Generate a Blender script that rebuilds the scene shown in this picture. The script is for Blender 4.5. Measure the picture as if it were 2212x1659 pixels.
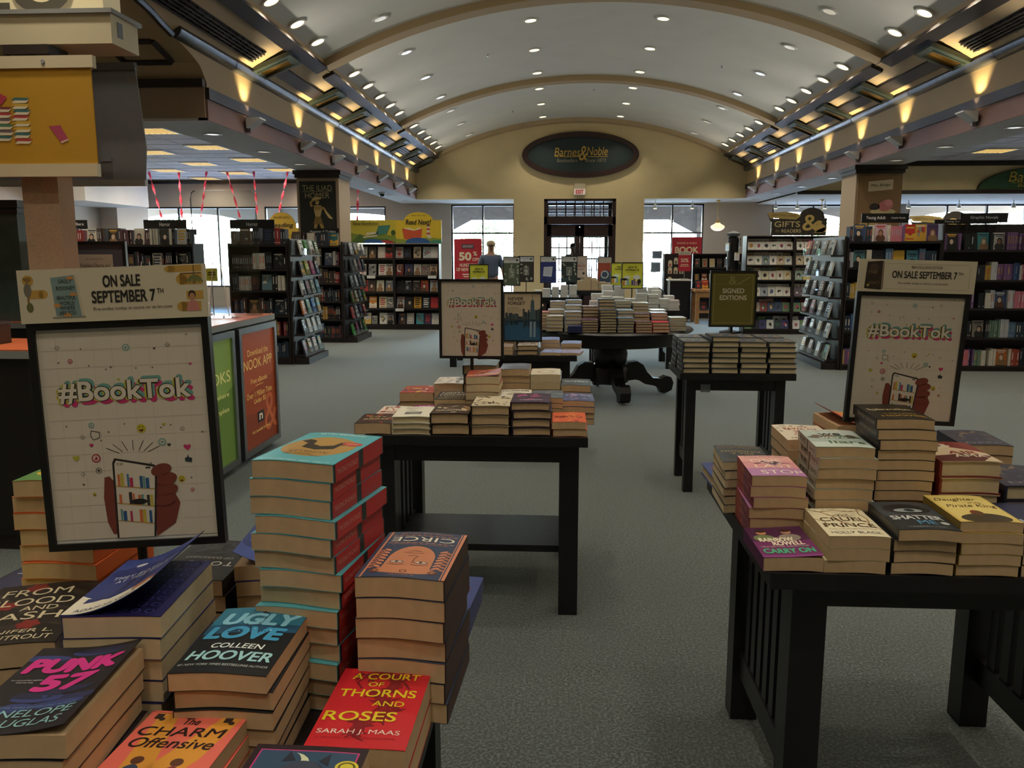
import bpy, bmesh, math, random
from mathutils import Vector, Matrix, Euler
R = math.radians
PI = math.pi
for o in list(bpy.data.objects):
    bpy.data.objects.remove(o)
SC = bpy.context.scene
COL = SC.collection

# ---------------------------------------------------------------- camera
cam = bpy.data.cameras.new('camera')
cam.sensor_width = 36.0
cam.lens = 36.0 * 1770.0 / 2212.0
cam.clip_start = 0.05
cam.clip_end = 300
camo = bpy.data.objects.new('camera', cam)
COL.objects.link(camo)
camo.location = (0, 0, 1.52)
camo.rotation_euler = (PI / 2 - R(9.037), 0, R(3.321))
SC.camera = camo

# ---------------------------------------------------------------- view, world, sun
SC.view_settings.view_transform = 'Standard'
SC.view_settings.look = 'None'
SC.view_settings.exposure = 0.2
SC.view_settings.gamma = 1.0
SC.view_settings.use_curve_mapping = False
SC.cycles.use_denoising = True
SC.cycles.use_adaptive_sampling = True
SC.cycles.adaptive_threshold = .04
SC.cycles.max_bounces = 6
SC.cycles.diffuse_bounces = 3
SC.cycles.glossy_bounces = 3
SC.cycles.transparent_max_bounces = 6
SC.cycles.sample_clamp_indirect = 4.0
SC.cycles.caustics_reflective = False
SC.cycles.caustics_refractive = False

W = bpy.data.worlds.new('sky')
SC.world = W
W.use_nodes = True
nt = W.node_tree
bg = nt.nodes['Background']
sky = nt.nodes.new('ShaderNodeTexSky')
sky.sky_type = 'NISHITA'
sky.sun_disc = False
sky.sun_elevation = R(68)
sky.sun_rotation = R(150)
nt.links.new(sky.outputs[0], bg.inputs[0])
bg.inputs[1].default_value = 13.0

def sun():
    l = bpy.data.lights.new('sun', 'SUN')
    l.energy = 250.0
    l.angle = R(0.6)
    l.color = (1, .95, .87)
    o = bpy.data.objects.new('sun', l)
    COL.objects.link(o)
    o.rotation_euler = (R(20), R(9), 0)
sun()

def portal(x, y, z, w, h):
    l = bpy.data.lights.new('window_portal', 'AREA')
    l.shape = 'RECTANGLE'
    l.size = w
    l.size_y = h
    l.cycles.is_portal = True
    o = bpy.data.objects.new('window_portal', l)
    COL.objects.link(o)
    o.location = (x, y, z)
    o.rotation_euler = (-PI / 2, 0, 0)
    return o

# lamp powers (watts) used by the fixtures' own builders
P_DOWN = 7.5
P_TROFFER = 20.0
P_SCONCE = 50.0
P_UP = 4.5
WARM = (1.0, .78, .50)
WARM2 = (1.0, .89, .70)

# ---------------------------------------------------------------- colour + materials
def lin(c):
    if isinstance(c, str):
        c = c.lstrip('#')
        c = [int(c[i:i + 2], 16) / 255 for i in (0, 2, 4)]
    return tuple(((v / 12.92) if v <= .04045 else ((v + .055) / 1.055) ** 2.4) for v in c[:3])

MATS = {}
def mat(name, col, rough=.6, metal=0.0, noise=None, bump=None, emit=None, spec=.5, coat=0):
    """col sRGB hex; noise=(scale, amount) tints the base colour; bump=(scale,strength)"""
    m = bpy.data.materials.new(name)
    m.use_nodes = True
    n = m.node_tree
    b = n.nodes['Principled BSDF']
    c = lin(col)
    b.inputs['Base Color'].default_value = (*c, 1)
    b.inputs['Roughness'].default_value = rough
    b.inputs['Metallic'].default_value = metal
    b.inputs['Specular IOR Level'].default_value = spec
    b.inputs['Coat Weight'].default_value = coat
    if noise or bump:
        tc = n.nodes.new('ShaderNodeTexCoord')
    if noise:
        t = n.nodes.new('ShaderNodeTexNoise')
        t.inputs['Scale'].default_value = noise[0]
        t.inputs['Detail'].default_value = 3
        n.links.new(tc.outputs['Object'], t.inputs['Vector'])
        r = n.nodes.new('ShaderNodeMapRange')
        r.inputs['From Min'].default_value = .3
        r.inputs['From Max'].default_value = .7
        r.inputs['To Min'].default_value = 1 - noise[1]
        r.inputs['To Max'].default_value = 1 + noise[1]
        n.links.new(t.outputs['Fac'], r.inputs['Value'])
        mx = n.nodes.new('ShaderNodeVectorMath')
        mx.operation = 'SCALE'
        mx.inputs[0].default_value = c
        n.links.new(r.outputs[0], mx.inputs['Scale'])
        n.links.new(mx.outputs[0], b.inputs['Base Color'])
    if bump:
        t2 = n.nodes.new('ShaderNodeTexNoise')
        t2.inputs['Scale'].default_value = bump[0]
        n.links.new(tc.outputs['Object'], t2.inputs['Vector'])
        bp = n.nodes.new('ShaderNodeBump')
        bp.inputs['Strength'].default_value = bump[1]
        bp.inputs['Distance'].default_value = .01
        n.links.new(t2.outputs['Fac'], bp.inputs['Height'])
        n.links.new(bp.outputs[0], b.inputs['Normal'])
    if emit:
        b.inputs['Emission Color'].default_value = (*lin(emit[0]), 1)
        b.inputs['Emission Strength'].default_value = emit[1]
    MATS[name] = m
    return m

def mat_glass(name, tint='#f4fbff', gloss=.06):
    m = bpy.data.materials.new(name)
    m.use_nodes = True
    n = m.node_tree
    n.nodes.remove(n.nodes['Principled BSDF'])
    out = n.nodes['Material Output']
    t = n.nodes.new('ShaderNodeBsdfTransparent')
    t.inputs[0].default_value = (*lin(tint), 1)
    g = n.nodes.new('ShaderNodeBsdfGlossy')
    g.inputs['Roughness'].default_value = .02
    lw = n.nodes.new('ShaderNodeLayerWeight')
    pw = n.nodes.new('ShaderNodeMath')
    pw.operation = 'POWER'
    pw.inputs[1].default_value = 4.0
    n.links.new(lw.outputs['Facing'], pw.inputs[0])
    f = n.nodes.new('ShaderNodeMath')
    f.operation = 'MULTIPLY_ADD'
    f.inputs[1].default_value = .5
    f.inputs[2].default_value = .03
    n.links.new(pw.outputs[0], f.inputs[0])
    mx = n.nodes.new('ShaderNodeMixShader')
    n.links.new(f.outputs[0], mx.inputs[0])
    n.links.new(t.outputs[0], mx.inputs[1])
    n.links.new(g.outputs[0], mx.inputs[2])
    n.links.new(mx.outputs[0], out.inputs[0])
    MATS[name] = m
    return m

def mat_print(name, rough=.45, emit=0.0, coat=0.0):
    """printed paper: colour from the mesh's own 'Col' attribute"""
    m = bpy.data.materials.new(name)
    m.use_nodes = True
    n = m.node_tree
    b = n.nodes['Principled BSDF']
    a = n.nodes.new('ShaderNodeAttribute')
    a.attribute_name = 'Col'
    n.links.new(a.outputs['Color'], b.inputs['Base Color'])
    b.inputs['Roughness'].default_value = rough
    b.inputs['Coat Weight'].default_value = coat
    b.inputs['Coat Roughness'].default_value = .3
    if emit:
        n.links.new(a.outputs['Color'], b.inputs['Emission Color'])
        b.inputs['Emission Strength'].default_value = emit
    MATS[name] = m
    return m

mat_print('print', .42)
mat_print('print_matte', .7)
mat_print('print_lit', .5, .22)
mat('carpet', '#7b8782', .95, noise=None, spec=.3)
def carpet_nodes():
    n = MATS['carpet'].node_tree
    b = n.nodes['Principled BSDF']
    tc = n.nodes.new('ShaderNodeTexCoord')
    t = n.nodes.new('ShaderNodeTexNoise')
    t.inputs['Scale'].default_value = 100
    t.inputs['Detail'].default_value = 4
    t.inputs['Roughness'].default_value = .8
    n.links.new(tc.outputs['Object'], t.inputs['Vector'])
    cr = n.nodes.new('ShaderNodeValToRGB')
    e = cr.color_ramp.elements
    e[0].position = .40
    e[0].color = (*lin('#101413'), 1)
    e[1].position = .49
    e[1].color = (*lin('#272e2e'), 1)
    x = e.new(.60)
    x.color = (*lin('#666e6b'), 1)
    n.links.new(t.outputs['Fac'], cr.inputs[0])
    t2 = n.nodes.new('ShaderNodeTexNoise')
    t2.inputs['Scale'].default_value = 1.1
    n.links.new(tc.outputs['Object'], t2.inputs['Vector'])
    mr = n.nodes.new('ShaderNodeMapRange')
    mr.inputs['To Min'].default_value = .85
    mr.inputs['To Max'].default_value = 1.12
    n.links.new(t2.outputs['Fac'], mr.inputs['Value'])
    sc = n.nodes.new('ShaderNodeVectorMath')
    sc.operation = 'SCALE'
    n.links.new(cr.outputs[0], sc.inputs[0])
    n.links.new(mr.outputs[0], sc.inputs['Scale'])
    n.links.new(sc.outputs[0], b.inputs['Base Color'])
    bp = n.nodes.new('ShaderNodeBump')
    bp.inputs['Strength'].default_value = .5
    bp.inputs['Distance'].default_value = .004
    n.links.new(t.outputs['Fac'], bp.inputs['Height'])
    n.links.new(bp.outputs[0], b.inputs['Normal'])
carpet_nodes()
MATS['carpet'].node_tree.nodes['Principled BSDF'].inputs['Sheen Weight'].default_value = .75
MATS['carpet'].node_tree.nodes['Principled BSDF'].inputs['Sheen Tint'].default_value = (.78, .86, .88, 1)
MATS['carpet'].node_tree.nodes['Principled BSDF'].inputs['Sheen Roughness'].default_value = .5
mat('wall_paint', '#e4cf9e', .75, noise=(3, .03))
mat('wallpaper', '#b5a596', .85, noise=(90, .10), bump=(120, .15))
mat('vault_white', '#dedcd2', .8, noise=(2, .03))
mat('vault_tan', '#bca37c', .75, noise=(2, .03))
mat('frieze', '#bda479', .7, noise=(2, .03))
mat('mauve', '#7f6159', .7, noise=(4, .04))
mat('dark_trim', '#2b2320', .5, noise=(20, .15))
mat('cornice', '#565656', .35, metal=.7, noise=(9, .15))
mat('soffit', '#ddd8d3', .85, noise=(3, .03))
mat('tile', '#e6e1e6', .9, noise=(260, .07), bump=(300, .2))
mat('tile_grid', '#cfc9cc', .6)
mat('column_beige', '#a8937a', .8, noise=(70, .09))
mat('column_blue', '#9aa0a2', .8, noise=(70, .06))
mat('black_wood', '#18171a', .38, noise=(14, .25), spec=.45)
mat('shelf_wood', '#211a1a', .45, noise=(10, .25))
mat('counter_wood', '#16120f', .5, noise=(8, .3))
mat('laminate_orange', '#c9673f', .35, noise=(60, .08))
mat('grey_edge', '#8f9190', .45)
mat('black_metal', '#141416', .4)
mat('silver', '#9fa3a8', .3, metal=.9)
mat('brass', '#b78a28', .28, metal=.9, noise=(6, .15))
mat('fixture_green', '#38423c', .4, noise=(5, .1))
mat('pages_tan', '#d0b28c', .85, noise=(40, .07))
mat('pages_cream', '#d6c4a0', .85, noise=(40, .06))
mat('pages_white', '#e0e0dc', .85, noise=(40, .05))
mat('white_plastic', '#dcdcda', .5)
mat('cream_paint', '#cfc3a4', .5)
mat('lamp_lens', '#fff0c8', .5, emit=('#ffdd9a', 5.0))
mat('lamp_dim', '#d8d6cc', .25, metal=.3, emit=('#fff2d8', .35))
mat('troffer_lens', '#fff0cc', .5, emit=('#ffdf96', 2.4))
mat('globe', '#fff2d6', .4, emit=('#ffe6b8', .9))
mat('exit_face', '#d9d2c4', .5, emit=('#ffd9c8', .25))
mat_glass('glass')
mat_glass('acrylic', '#f2f6f8')
mat('oak', '#a97c4c', .5, noise=(12, .15))
mat('mahogany', '#35201d', .4, noise=(10, .2))
mat('leaf', '#34501e', .7, noise=(8, .3))
mat('bark', '#7a6a58', .9, noise=(20, .2))
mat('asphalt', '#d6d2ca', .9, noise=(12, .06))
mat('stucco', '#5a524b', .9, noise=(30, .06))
mat('car_white', '#f2f2f2', .2, coat=.5)
mat('tyre', '#1b1b1c', .8)
mat('skin', '#b98a70', .6, noise=(15, .06))
mat('skin_dark', '#8d6b58', .6, noise=(15, .06))
mat('shirt_blue', '#56627a', .85, noise=(40, .08))
mat('shirt_dark', '#26262c', .85, noise=(40, .08))
mat('shorts', '#5d5646', .85, noise=(40, .08))
mat('cap_tan', '#a5937c', .85, noise=(60, .08))
mat('hair_dark', '#221b18', .8, noise=(60, .2))
mat('shoe', '#4a4440', .7)
mat('ribbon', '#e0364b', .45)
mat('gray_panel', '#7d828a', .7, noise=(20, .03))
mat('teal_panel', '#4d5f60', .55, noise=(9, .15))
mat('plastic_box', '#e6e4de', .4)

# ---------------------------------------------------------------- mesh helpers
class MB:
    def __init__(s):
        s.v = []; s.f = []; s.c = []; s.cur = None
    def add(s, vs, fs, col=None):
        k = len(s.v)
        s.v += [tuple(p) for p in vs]
        for f in fs:
            s.f.append(tuple(i + k for i in f))
            s.c.append(col if col is not None else s.cur)
        return s
    def box(s, x0, y0, z0, x1, y1, z1, col=None, rot=None):
        vs = [(x0, y0, z0), (x1, y0, z0), (x1, y1, z0), (x0, y1, z0), (x0, y0, z1), (x1, y0, z1), (x1, y1, z1), (x0, y1, z1)]
        if rot is not None:
            vs = [tuple(rot @ Vector(p)) for p in vs]
        return s.add(vs, [(0, 3, 2, 1), (4, 5, 6, 7), (0, 1, 5, 4), (1, 2, 6, 5), (2, 3, 7, 6), (3, 0, 4, 7)], col)
    def cbox(s, cx, cy, cz, sx, sy, sz, col=None, rot=None):
        return s.box(cx - sx / 2, cy - sy / 2, cz - sz / 2, cx + sx / 2, cy + sy / 2, cz + sz / 2, col, rot)
    def quad(s, a, b, c, d, col=None):
        return s.add([a, b, c, d], [(0, 1, 2, 3)], col)
    def prism(s, pts, d0, d1, axis='y', col=None):
        """polygon pts (a,b) extruded along axis between d0,d1"""
        n = len(pts)
        def P(a, b, d):
            return {'y': (a, d, b), 'x': (d, a, b), 'z': (a, b, d)}[axis]
        vs = [P(a, b, d0) for a, b in pts] + [P(a, b, d1) for a, b in pts]
        fs = [tuple(range(n)), tuple(range(2 * n - 1, n - 1, -1))]
        for i in range(n):
            j = (i + 1) % n
            fs.append((i, i + n, j + n, j))
        return s.add(vs, fs, col)
    def lathe(s, prof, n=20, col=None, cx=0, cy=0, caps=True):
        """profile of (r,z)"""
        vs = []
        for r, z in prof:
            for i in range(n):
                a = 2 * PI * i / n
                vs.append((cx + r * math.cos(a), cy + r * math.sin(a), z))
        fs = []
        for k in range(len(prof) - 1):
            for i in range(n):
                j = (i + 1) % n
                fs.append((k * n + i, k * n + j, (k + 1) * n + j, (k + 1) * n + i))
        if caps:
            fs.append(tuple(range(n - 1, -1, -1)))
            m = (len(prof) - 1) * n
            fs.append(tuple(m + i for i in range(n)))
        return s.add(vs, fs, col)
    def tube(s, pts, r, n=8, col=None):
        pts = [Vector(p) for p in pts]
        rs = r if isinstance(r, (list, tuple)) else [r] * len(pts)
        vs = []
        for i, p in enumerate(pts):
            t = (pts[min(i + 1, len(pts) - 1)] - pts[max(i - 1, 0)]).normalized()
            up = Vector((0, 0, 1)) if abs(t.z) < .9 else Vector((1, 0, 0))
            a = t.cross(up).normalized(); b = t.cross(a)
            for k in range(n):
                w = 2 * PI * k / n
                vs.append(p + (a * math.cos(w) + b * math.sin(w)) * rs[i])
        fs = []
        for i in range(len(pts) - 1):
            for k in range(n):
                j = (k + 1) % n
                fs.append((i * n + k, i * n + j, (i + 1) * n + j, (i + 1) * n + k))
        fs.append(tuple(range(n - 1, -1, -1)))
        m = (len(pts) - 1) * n
        fs.append(tuple(m + k for k in range(n)))
        return s.add(vs, fs, col)
    def mesh(s, name, smooth=False):
        me = bpy.data.meshes.new(name)
        me.from_pydata(s.v, [], s.f)
        if any(c is not None for c in s.c):
            at = me.color_attributes.new('Col', 'FLOAT_COLOR', 'CORNER')
            buf = []
            for f, c in zip(s.f, s.c):
                l = (*lin(c if c is not None else '#888888'), 1.0)
                buf.extend(l * len(f))
            at.data.foreach_set('color', buf)
        bm = bmesh.new(); bm.from_mesh(me)
        bmesh.ops.recalc_face_normals(bm, faces=bm.faces)
        bm.to_mesh(me); bm.free()
        if smooth:
            me.shade_smooth()
            me.set_sharp_from_angle(angle=R(40))
        me.update()
        return me

def link(name, me, m, parent=None, loc=(0, 0, 0), rot=(0, 0, 0)):
    o = bpy.data.objects.new(name, me)
    COL.objects.link(o)
    if me is not None and m is not None and len(me.materials) == 0:
        me.materials.append(MATS[m] if isinstance(m, str) else m)
    o.parent = parent
    o.location = loc
    o.rotation_euler = rot
    return o
def part(name, mb, m, parent=None, loc=(0, 0, 0), rot=(0, 0, 0), smooth=False):
    return link(name, mb.mesh(name, smooth), m, parent, loc, rot)
def tag(o, label, cat, group=None, kind=None):
    if label: o['label'] = label
    if cat: o['category'] = cat
    if group: o['group'] = group
    if kind: o['kind'] = kind
    return o
def thing(name, label, cat, loc=(0, 0, 0), rot=(0, 0, 0), group=None):
    o = bpy.data.objects.new(name, None)
    COL.objects.link(o)
    o.empty_display_size = .05
    o.location = loc
    o.rotation_euler = (0, 0, rot) if isinstance(rot, (int, float)) else tuple(rot)
    return tag(o, label, cat, group)
def struct(o, label=None):
    o['kind'] = 'structure'
    if label: o['label'] = label
    return o
def copy_tree(o, parent=None):
    c = o.copy()
    COL.objects.link(c)
    c.parent = parent
    for ch in list(o.children):
        copy_tree(ch, c)
    return c
def lamp(kind, energy, color, parent, loc, rot=(0, 0, 0), **kw):
    l = bpy.data.lights.new('bulb', kind)
    l.energy = energy
    l.color = color
    for k, v in kw.items():
        setattr(l, k, v)
    o = bpy.data.objects.new('bulb', l)
    COL.objects.link(o)
    o.parent = parent
    o.location = loc
    o.rotation_euler = rot
    return o
ORD = ['first', 'second', 'third', 'fourth', 'fifth', 'sixth', 'seventh', 'eighth', 'ninth', 'tenth', 'eleventh', 'twelfth', 'thirteenth', 'fourteenth', 'fifteenth', 'sixteenth', 'seventeenth', 'eighteenth', 'nineteenth', 'twentieth']
def ordn(i):
    return ORD[i] if i < len(ORD) else 'far'

# ---------------------------------------------------------------- flat print (lettering, posters, covers)
_TX = {}
TMP = bpy.data.scenes.new('lettering_bench')       # empty helper scene, so text is meshed without re-evaluating the shop
def bench_mesh(o):
    TMP.collection.objects.link(o)
    with bpy.context.temp_override(scene=TMP, view_layer=TMP.view_layers[0]):
        dg = bpy.context.evaluated_depsgraph_get()
        dg.update()
    me = bpy.data.meshes.new_from_object(o.evaluated_get(dg), depsgraph=dg)
    bpy.data.objects.remove(o)
    return me
def text_geo(s, shear=0.0, bold=0.0, space=1.0):
    k = (s, shear, bold, space)
    if k in _TX: return _TX[k]
    cu = bpy.data.curves.new('t', 'FONT')
    cu.body = s
    cu.shear = shear
    cu.offset = bold
    cu.space_character = space
    cu.resolution_u = 5
    cu.fill_mode = 'FRONT'
    o = bpy.data.objects.new('t', cu)
    me = bench_mesh(o)
    vs = [(v.co.x, v.co.y) for v in me.vertices]
    fs = [tuple(p.vertices) for p in me.polygons]
    bpy.data.curves.remove(cu)
    bpy.data.meshes.remove(me)
    x0 = min(p[0] for p in vs); x1 = max(p[0] for p in vs)
    y0 = min(p[1] for p in vs); y1 = max(p[1] for p in vs)
    vs = [((x - x0) / (x1 - x0), (y - y0) / (y1 - y0)) for x, y in vs]
    _TX[k] = (vs, fs, (x1 - x0) / (y1 - y0))
    return _TX[k]

class Art:
    """flat print in unit coordinates on a W x L sheet, facing +Z, centred on the origin"""
    def __init__(s, W, L, eps=.0005):
        s.W = W; s.L = L; s.e = eps
        s.v = []; s.f = []; s.c = []
    def _p(s, u, v, ly):
        return ((u - .5) * s.W, (v - .5) * s.L, ly * s.e)
    def poly(s, pts, col, ly=1):
        k = len(s.v)
        s.v += [s._p(u, v, ly) for u, v in pts]
        s.f.append(tuple(range(k, k + len(pts)))); s.c.append(col)
        return s
    def rect(s, u0, v0, u1, v1, col, ly=1):
        return s.poly([(u0, v0), (u1, v0), (u1, v1), (u0, v1)], col, ly)
    def ell(s, cu, cv, ru, rv, col, ly=2, n=24, a0=0, a1=360, rot=0):
        pts = []
        m = n if a1 - a0 >= 360 else n + 1
        q = s.W / s.L
        for i in range(m):
            a = R(a0 + (a1 - a0) * i / n)
            x = ru * math.cos(a); y = rv * math.sin(a) / q
            c, t = math.cos(R(rot)), math.sin(R(rot))
            pts.append((cu + x * c - y * t, cv + (x * t + y * c) * q))
        return s.poly(pts, col, ly)
    def circ(s, cu, cv, r, col, ly=2, n=18):
        return s.ell(cu, cv, r, r * s.W / s.L, col, ly, n)
    def ring(s, cu, cv, r0, r1, col, ly=2, n=20, asp=1.0):
        q = s.W / s.L * asp
        for i in range(n):
            a, b = 2 * PI * i / n, 2 * PI * (i + 1) / n
            s.poly([(cu + r0 * math.cos(a), cv + r0 * q * math.sin(a)), (cu + r1 * math.cos(a), cv + r1 * q * math.sin(a)),
                    (cu + r1 * math.cos(b), cv + r1 * q * math.sin(b)), (cu + r0 * math.cos(b), cv + r0 * q * math.sin(b))], col, ly)
        return s
    def line(s, u0, v0, u1, v1, wd, col, ly=2):
        q = s.W / s.L
        dx, dy = u1 - u0, (v1 - v0) / q
        d = math.hypot(dx, dy) or 1
        nx, ny = -dy / d * wd / 2, dx / d * wd / 2
        return s.poly([(u0 + nx, v0 + ny * q), (u0 - nx, v0 - ny * q), (u1 - nx, v1 - ny * q), (u1 + nx, v1 + ny * q)], col, ly)
    def curve(s, pts, wd, col, ly=2):
        for a, b in zip(pts[:-1], pts[1:]):
            s.line(a[0], a[1], b[0], b[1], wd, col, ly)
        return s
    def text(s, t, cu, cv, w, h, col, ly=3, shear=0.0, bold=0.0, rot=0, space=1.0):
        if bold > .004:             # heavier strokes: the same word set again, shifted by the extra stroke width
            d = bold * 1.7
            dv = d * h
            du = d * h * s.L / s.W
            n = 8 if bold > .03 else 4
            for i in range(n):
                an = 2 * PI * i / n + (PI / 4 if n == 4 else 0)
                s.text(t, cu + du * math.cos(an), cv + dv * math.sin(an), w - 2 * du * .7, h - 2 * dv * .7, col, ly + .07 * i, shear, 0, rot, space)
            return s
        vs, fs, asp = text_geo(t, shear, 0.0, space)
        k = len(s.v)
        q = s.W / s.L
        c, n = math.cos(R(rot)), math.sin(R(rot))
        for x, y in vs:
            a = (x - .5) * w; b = (y - .5) * h / q
            s.v.append(s._p(cu + a * c - b * n, cv + (a * n + b * c) * q, ly))
        for f in fs:
            s.f.append(tuple(i + k for i in f)); s.c.append(col)
        return s
    def heart(s, cu, cv, r, col, ly=3, rot=0):
        pts = []
        q = s.W / s.L
        for i in range(24):
            t = 2 * PI * i / 24
            x = 16 * math.sin(t) ** 3 / 17 * r
            y = (13 * math.cos(t) - 5 * math.cos(2 * t) - 2 * math.cos(3 * t) - math.cos(4 * t)) / 17 * r
            c, n = math.cos(R(rot)), math.sin(R(rot))
            pts.append((cu + x * c - y * n, cv + (x * n + y * c) * q))
        return s.poly(pts, col, ly)
    def star(s, cu, cv, r, col, ly=3, n=4, inner=.3):
        q = s.W / s.L
        pts = []
        for i in range(2 * n):
            a = PI * i / n + PI / 2
            rr = r if i % 2 == 0 else r * inner
            pts.append((cu + rr * math.cos(a), cv + rr * math.sin(a) * q))
        return s.poly(pts, col, ly)
    def mesh(s, name='print', bend=None, cuts=9):
        me = bpy.data.meshes.new(name)
        me.from_pydata(s.v, [], s.f)
        at = me.color_attributes.new('Col', 'FLOAT_COLOR', 'CORNER')
        buf = []
        for f, c in zip(s.f, s.c):
            buf.extend((*lin(c), 1.0) * len(f))
        at.data.foreach_set('color', buf)
        bm = bmesh.new(); bm.from_mesh(me)
        for ax, lim in ((0, s.W / 2), (1, s.L / 2)):        # trim at the edge of the sheet
            for sg in (-1, 1):
                if any(v.co[ax] * sg > lim + 1e-5 for v in bm.verts):
                    no = [0, 0, 0]; no[ax] = sg
                    co = [0, 0, 0]; co[ax] = sg * lim
                    bmesh.ops.bisect_plane(bm, geom=bm.verts[:] + bm.edges[:] + bm.faces[:], plane_co=co, plane_no=no, clear_outer=True)
        if bend:
            for i in range(1, cuts):
                x = -s.W / 2 + s.W * i / cuts
                bmesh.ops.bisect_plane(bm, geom=bm.verts[:] + bm.edges[:] + bm.faces[:], plane_co=(x, 0, 0), plane_no=(1, 0, 0))
            for v in bm.verts:
                bend(v.co)
        for f in bm.faces:
            if f.normal.z < 0: f.normal_flip()
        bm.to_mesh(me); bm.free()
        me.update()
        return me
    def put(s, name, parent, loc, rot=(0, 0, 0), m='print', bend=None):
        return link(name, s.mesh(name, bend), m, parent, loc, rot)
UPR = (PI / 2, 0, 0)      # sheet standing, facing -Y
# ================================================================ STRUCTURE
YG, YF = 21.85, 23.7            # gable wall, outer facade
XL, XR, XC = -3.79, 4.75, .48   # nave sides and centre line
ZS, ZT = 2.93, 3.60             # soffit, tiled ceilings
AP, HW, ZC = 4.83, 4.27, 3.655  # vault apex, half width, cornice height
_sg = AP - ZC
RA = (HW * HW + _sg * _sg) / (2 * _sg)
def arc(h, off=0.0):
    return AP - (RA - math.sqrt(RA * RA - h * h)) + off
YB = -9.0                       # back of the shop, behind the camera
XW0, XW1 = -12.5, 13.0

floor = struct(part('floor', MB().box(XW0 - .2, YB - .2, -.1, XW1 + .2, YF + .1, 0), 'carpet'), 'grey green speckled loop carpet over the whole shop floor')

# --- vault: everything hangs under one ceiling root
ceil = struct(thing('ceiling', 'barrel vaulted ceiling with tan ribs and pale recessed panels', None))
ZONES = [-4.35, .95, 6.21, 11.48, 16.74, 21.725]
RW = .29
HS = 3.66                       # half width of the recessed panels
NA = 40
def zcross(y):                  # crown of the cross vault on the left
    q = 1 - ((y - 6.6) / 2.35) ** 2
    return 3.33 + .40 * math.sqrt(q) if q > 0 else 3.33
def haunch(sgn):
    m = MB()
    ys = [YB, 0, 4.25] + [4.25 + (8.95 - 4.25) * i / 24 for i in range(1, 25)] + [11.5, 16.7, YG]
    rows = []
    for y in ys:
        lo = HW
        if sgn < 0 and 4.25 < y < 8.95 and zcross(y) > ZC:
            while arc(lo) < zcross(y): lo -= .01
        rows.append([(XC + sgn * h, y, arc(h)) for h in [lo + (HS - lo) * i / 6 for i in range(7)]])
    for a, b in zip(rows[:-1], rows[1:]):
        for i in range(6):
            m.quad(a[i], a[i + 1], b[i + 1], b[i])
    return m
part('haunch', haunch(-1), 'vault_tan', ceil, smooth=True)
part('haunch', haunch(1), 'vault_tan', ceil, smooth=True)
def arcstrip(y0, y1, off=0.0, hs=HS):
    m = MB()
    p = [(XC + hs * (2 * i / NA - 1)) for i in range(NA + 1)]
    for a, b in zip(p[:-1], p[1:]):
        m.quad((a, y0, arc(a - XC, off)), (b, y0, arc(b - XC, off)), (b, y1, arc(b - XC, off)), (a, y1, arc(a - XC, off)))
    return m
REC = .10
for i, yc in enumerate(ZONES):
    y0, y1 = yc - RW / 2, yc + RW / 2
    if i == len(ZONES) - 1: y1 = YG
    m = arcstrip(y0, y1)
    for yy in (y0, y1):
        p = [(XC + HS * (2 * k / NA - 1)) for k in range(NA + 1)]
        for a, b in zip(p[:-1], p[1:]):
            m.quad((a, yy, arc(a - XC)), (b, yy, arc(b - XC)), (b, yy, arc(b - XC, REC + .01)), (a, yy, arc(a - XC, REC + .01)))
    part('rib', m, 'vault_tan', ceil)
edges = [YB] + [z for z in ZONES]
for a, b in zip(edges[:-1], edges[1:]):
    part('vault_panel', arcstrip(a, b, REC, HS + .03), 'vault_white', ceil, smooth=True)
for sgn in (-1, 1):
    x = XC + sgn * HS
    part('panel_return', MB().box(min(x, x + sgn * .03), YB, arc(HS) - .01, max(x, x + sgn * .03), YG, arc(HS) + REC + .05), 'vault_tan', ceil)
# dark boards along the lower edge of each recessed panel
for sgn in (-1, 1):
    for a, b in zip(edges[1:-1], edges[2:]):
        x = XC + sgn * 3.69
        z = arc(3.69)
        part('edge_board', MB().cbox(0, 0, 0, .17, b - a - RW - .02, .05, rot=Matrix.Rotation(sgn * -R(-24), 4, 'Y')), 'dark_trim', ceil, (x, (a + b) / 2, z - .02))
# short dark boards and air grilles on the haunch, between the brass fixtures
FIXY = [10.3, 12.5, 14.17, 15.85, 17.8, 19.45, 21.25]
for sgn in (-1, 1):
    x = XC + sgn * 4.02
    z = arc(4.02) - .012
    rot = (0, sgn * R(27), 0)
    for k, (a, b) in enumerate(zip(FIXY[:-1], FIXY[1:])):
        if k in (4, 5):
            g = MB()
            for q in range(4):
                g.cbox(-.075 + .05 * q, 0, -.01, .022, b - a - .5, .02)
            g.cbox(0, 0, .008, .2, b - a - .5, .006)
            part('air_grille', g, 'dark_trim', ceil, (x, (a + b) / 2, z), rot)
        else:
            part('flat_board', MB().cbox(0, 0, 0, .17, b - a - .46, .03), 'dark_trim', ceil, (x, (a + b) / 2, z), rot)
    g = MB()
    for q in range(5):
        g.cbox(-.08 + .04 * q, 0, -.012, .016, 2.6, .02)
    for q in range(14):
        g.cbox(0, -1.25 + q * .19, -.006, .2, .012, .02)
    g.cbox(0, 0, .008, .22, 2.66, .006)
    part('air_grille', g, 'dark_trim', ceil, (x, 8.55, z), rot)

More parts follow.
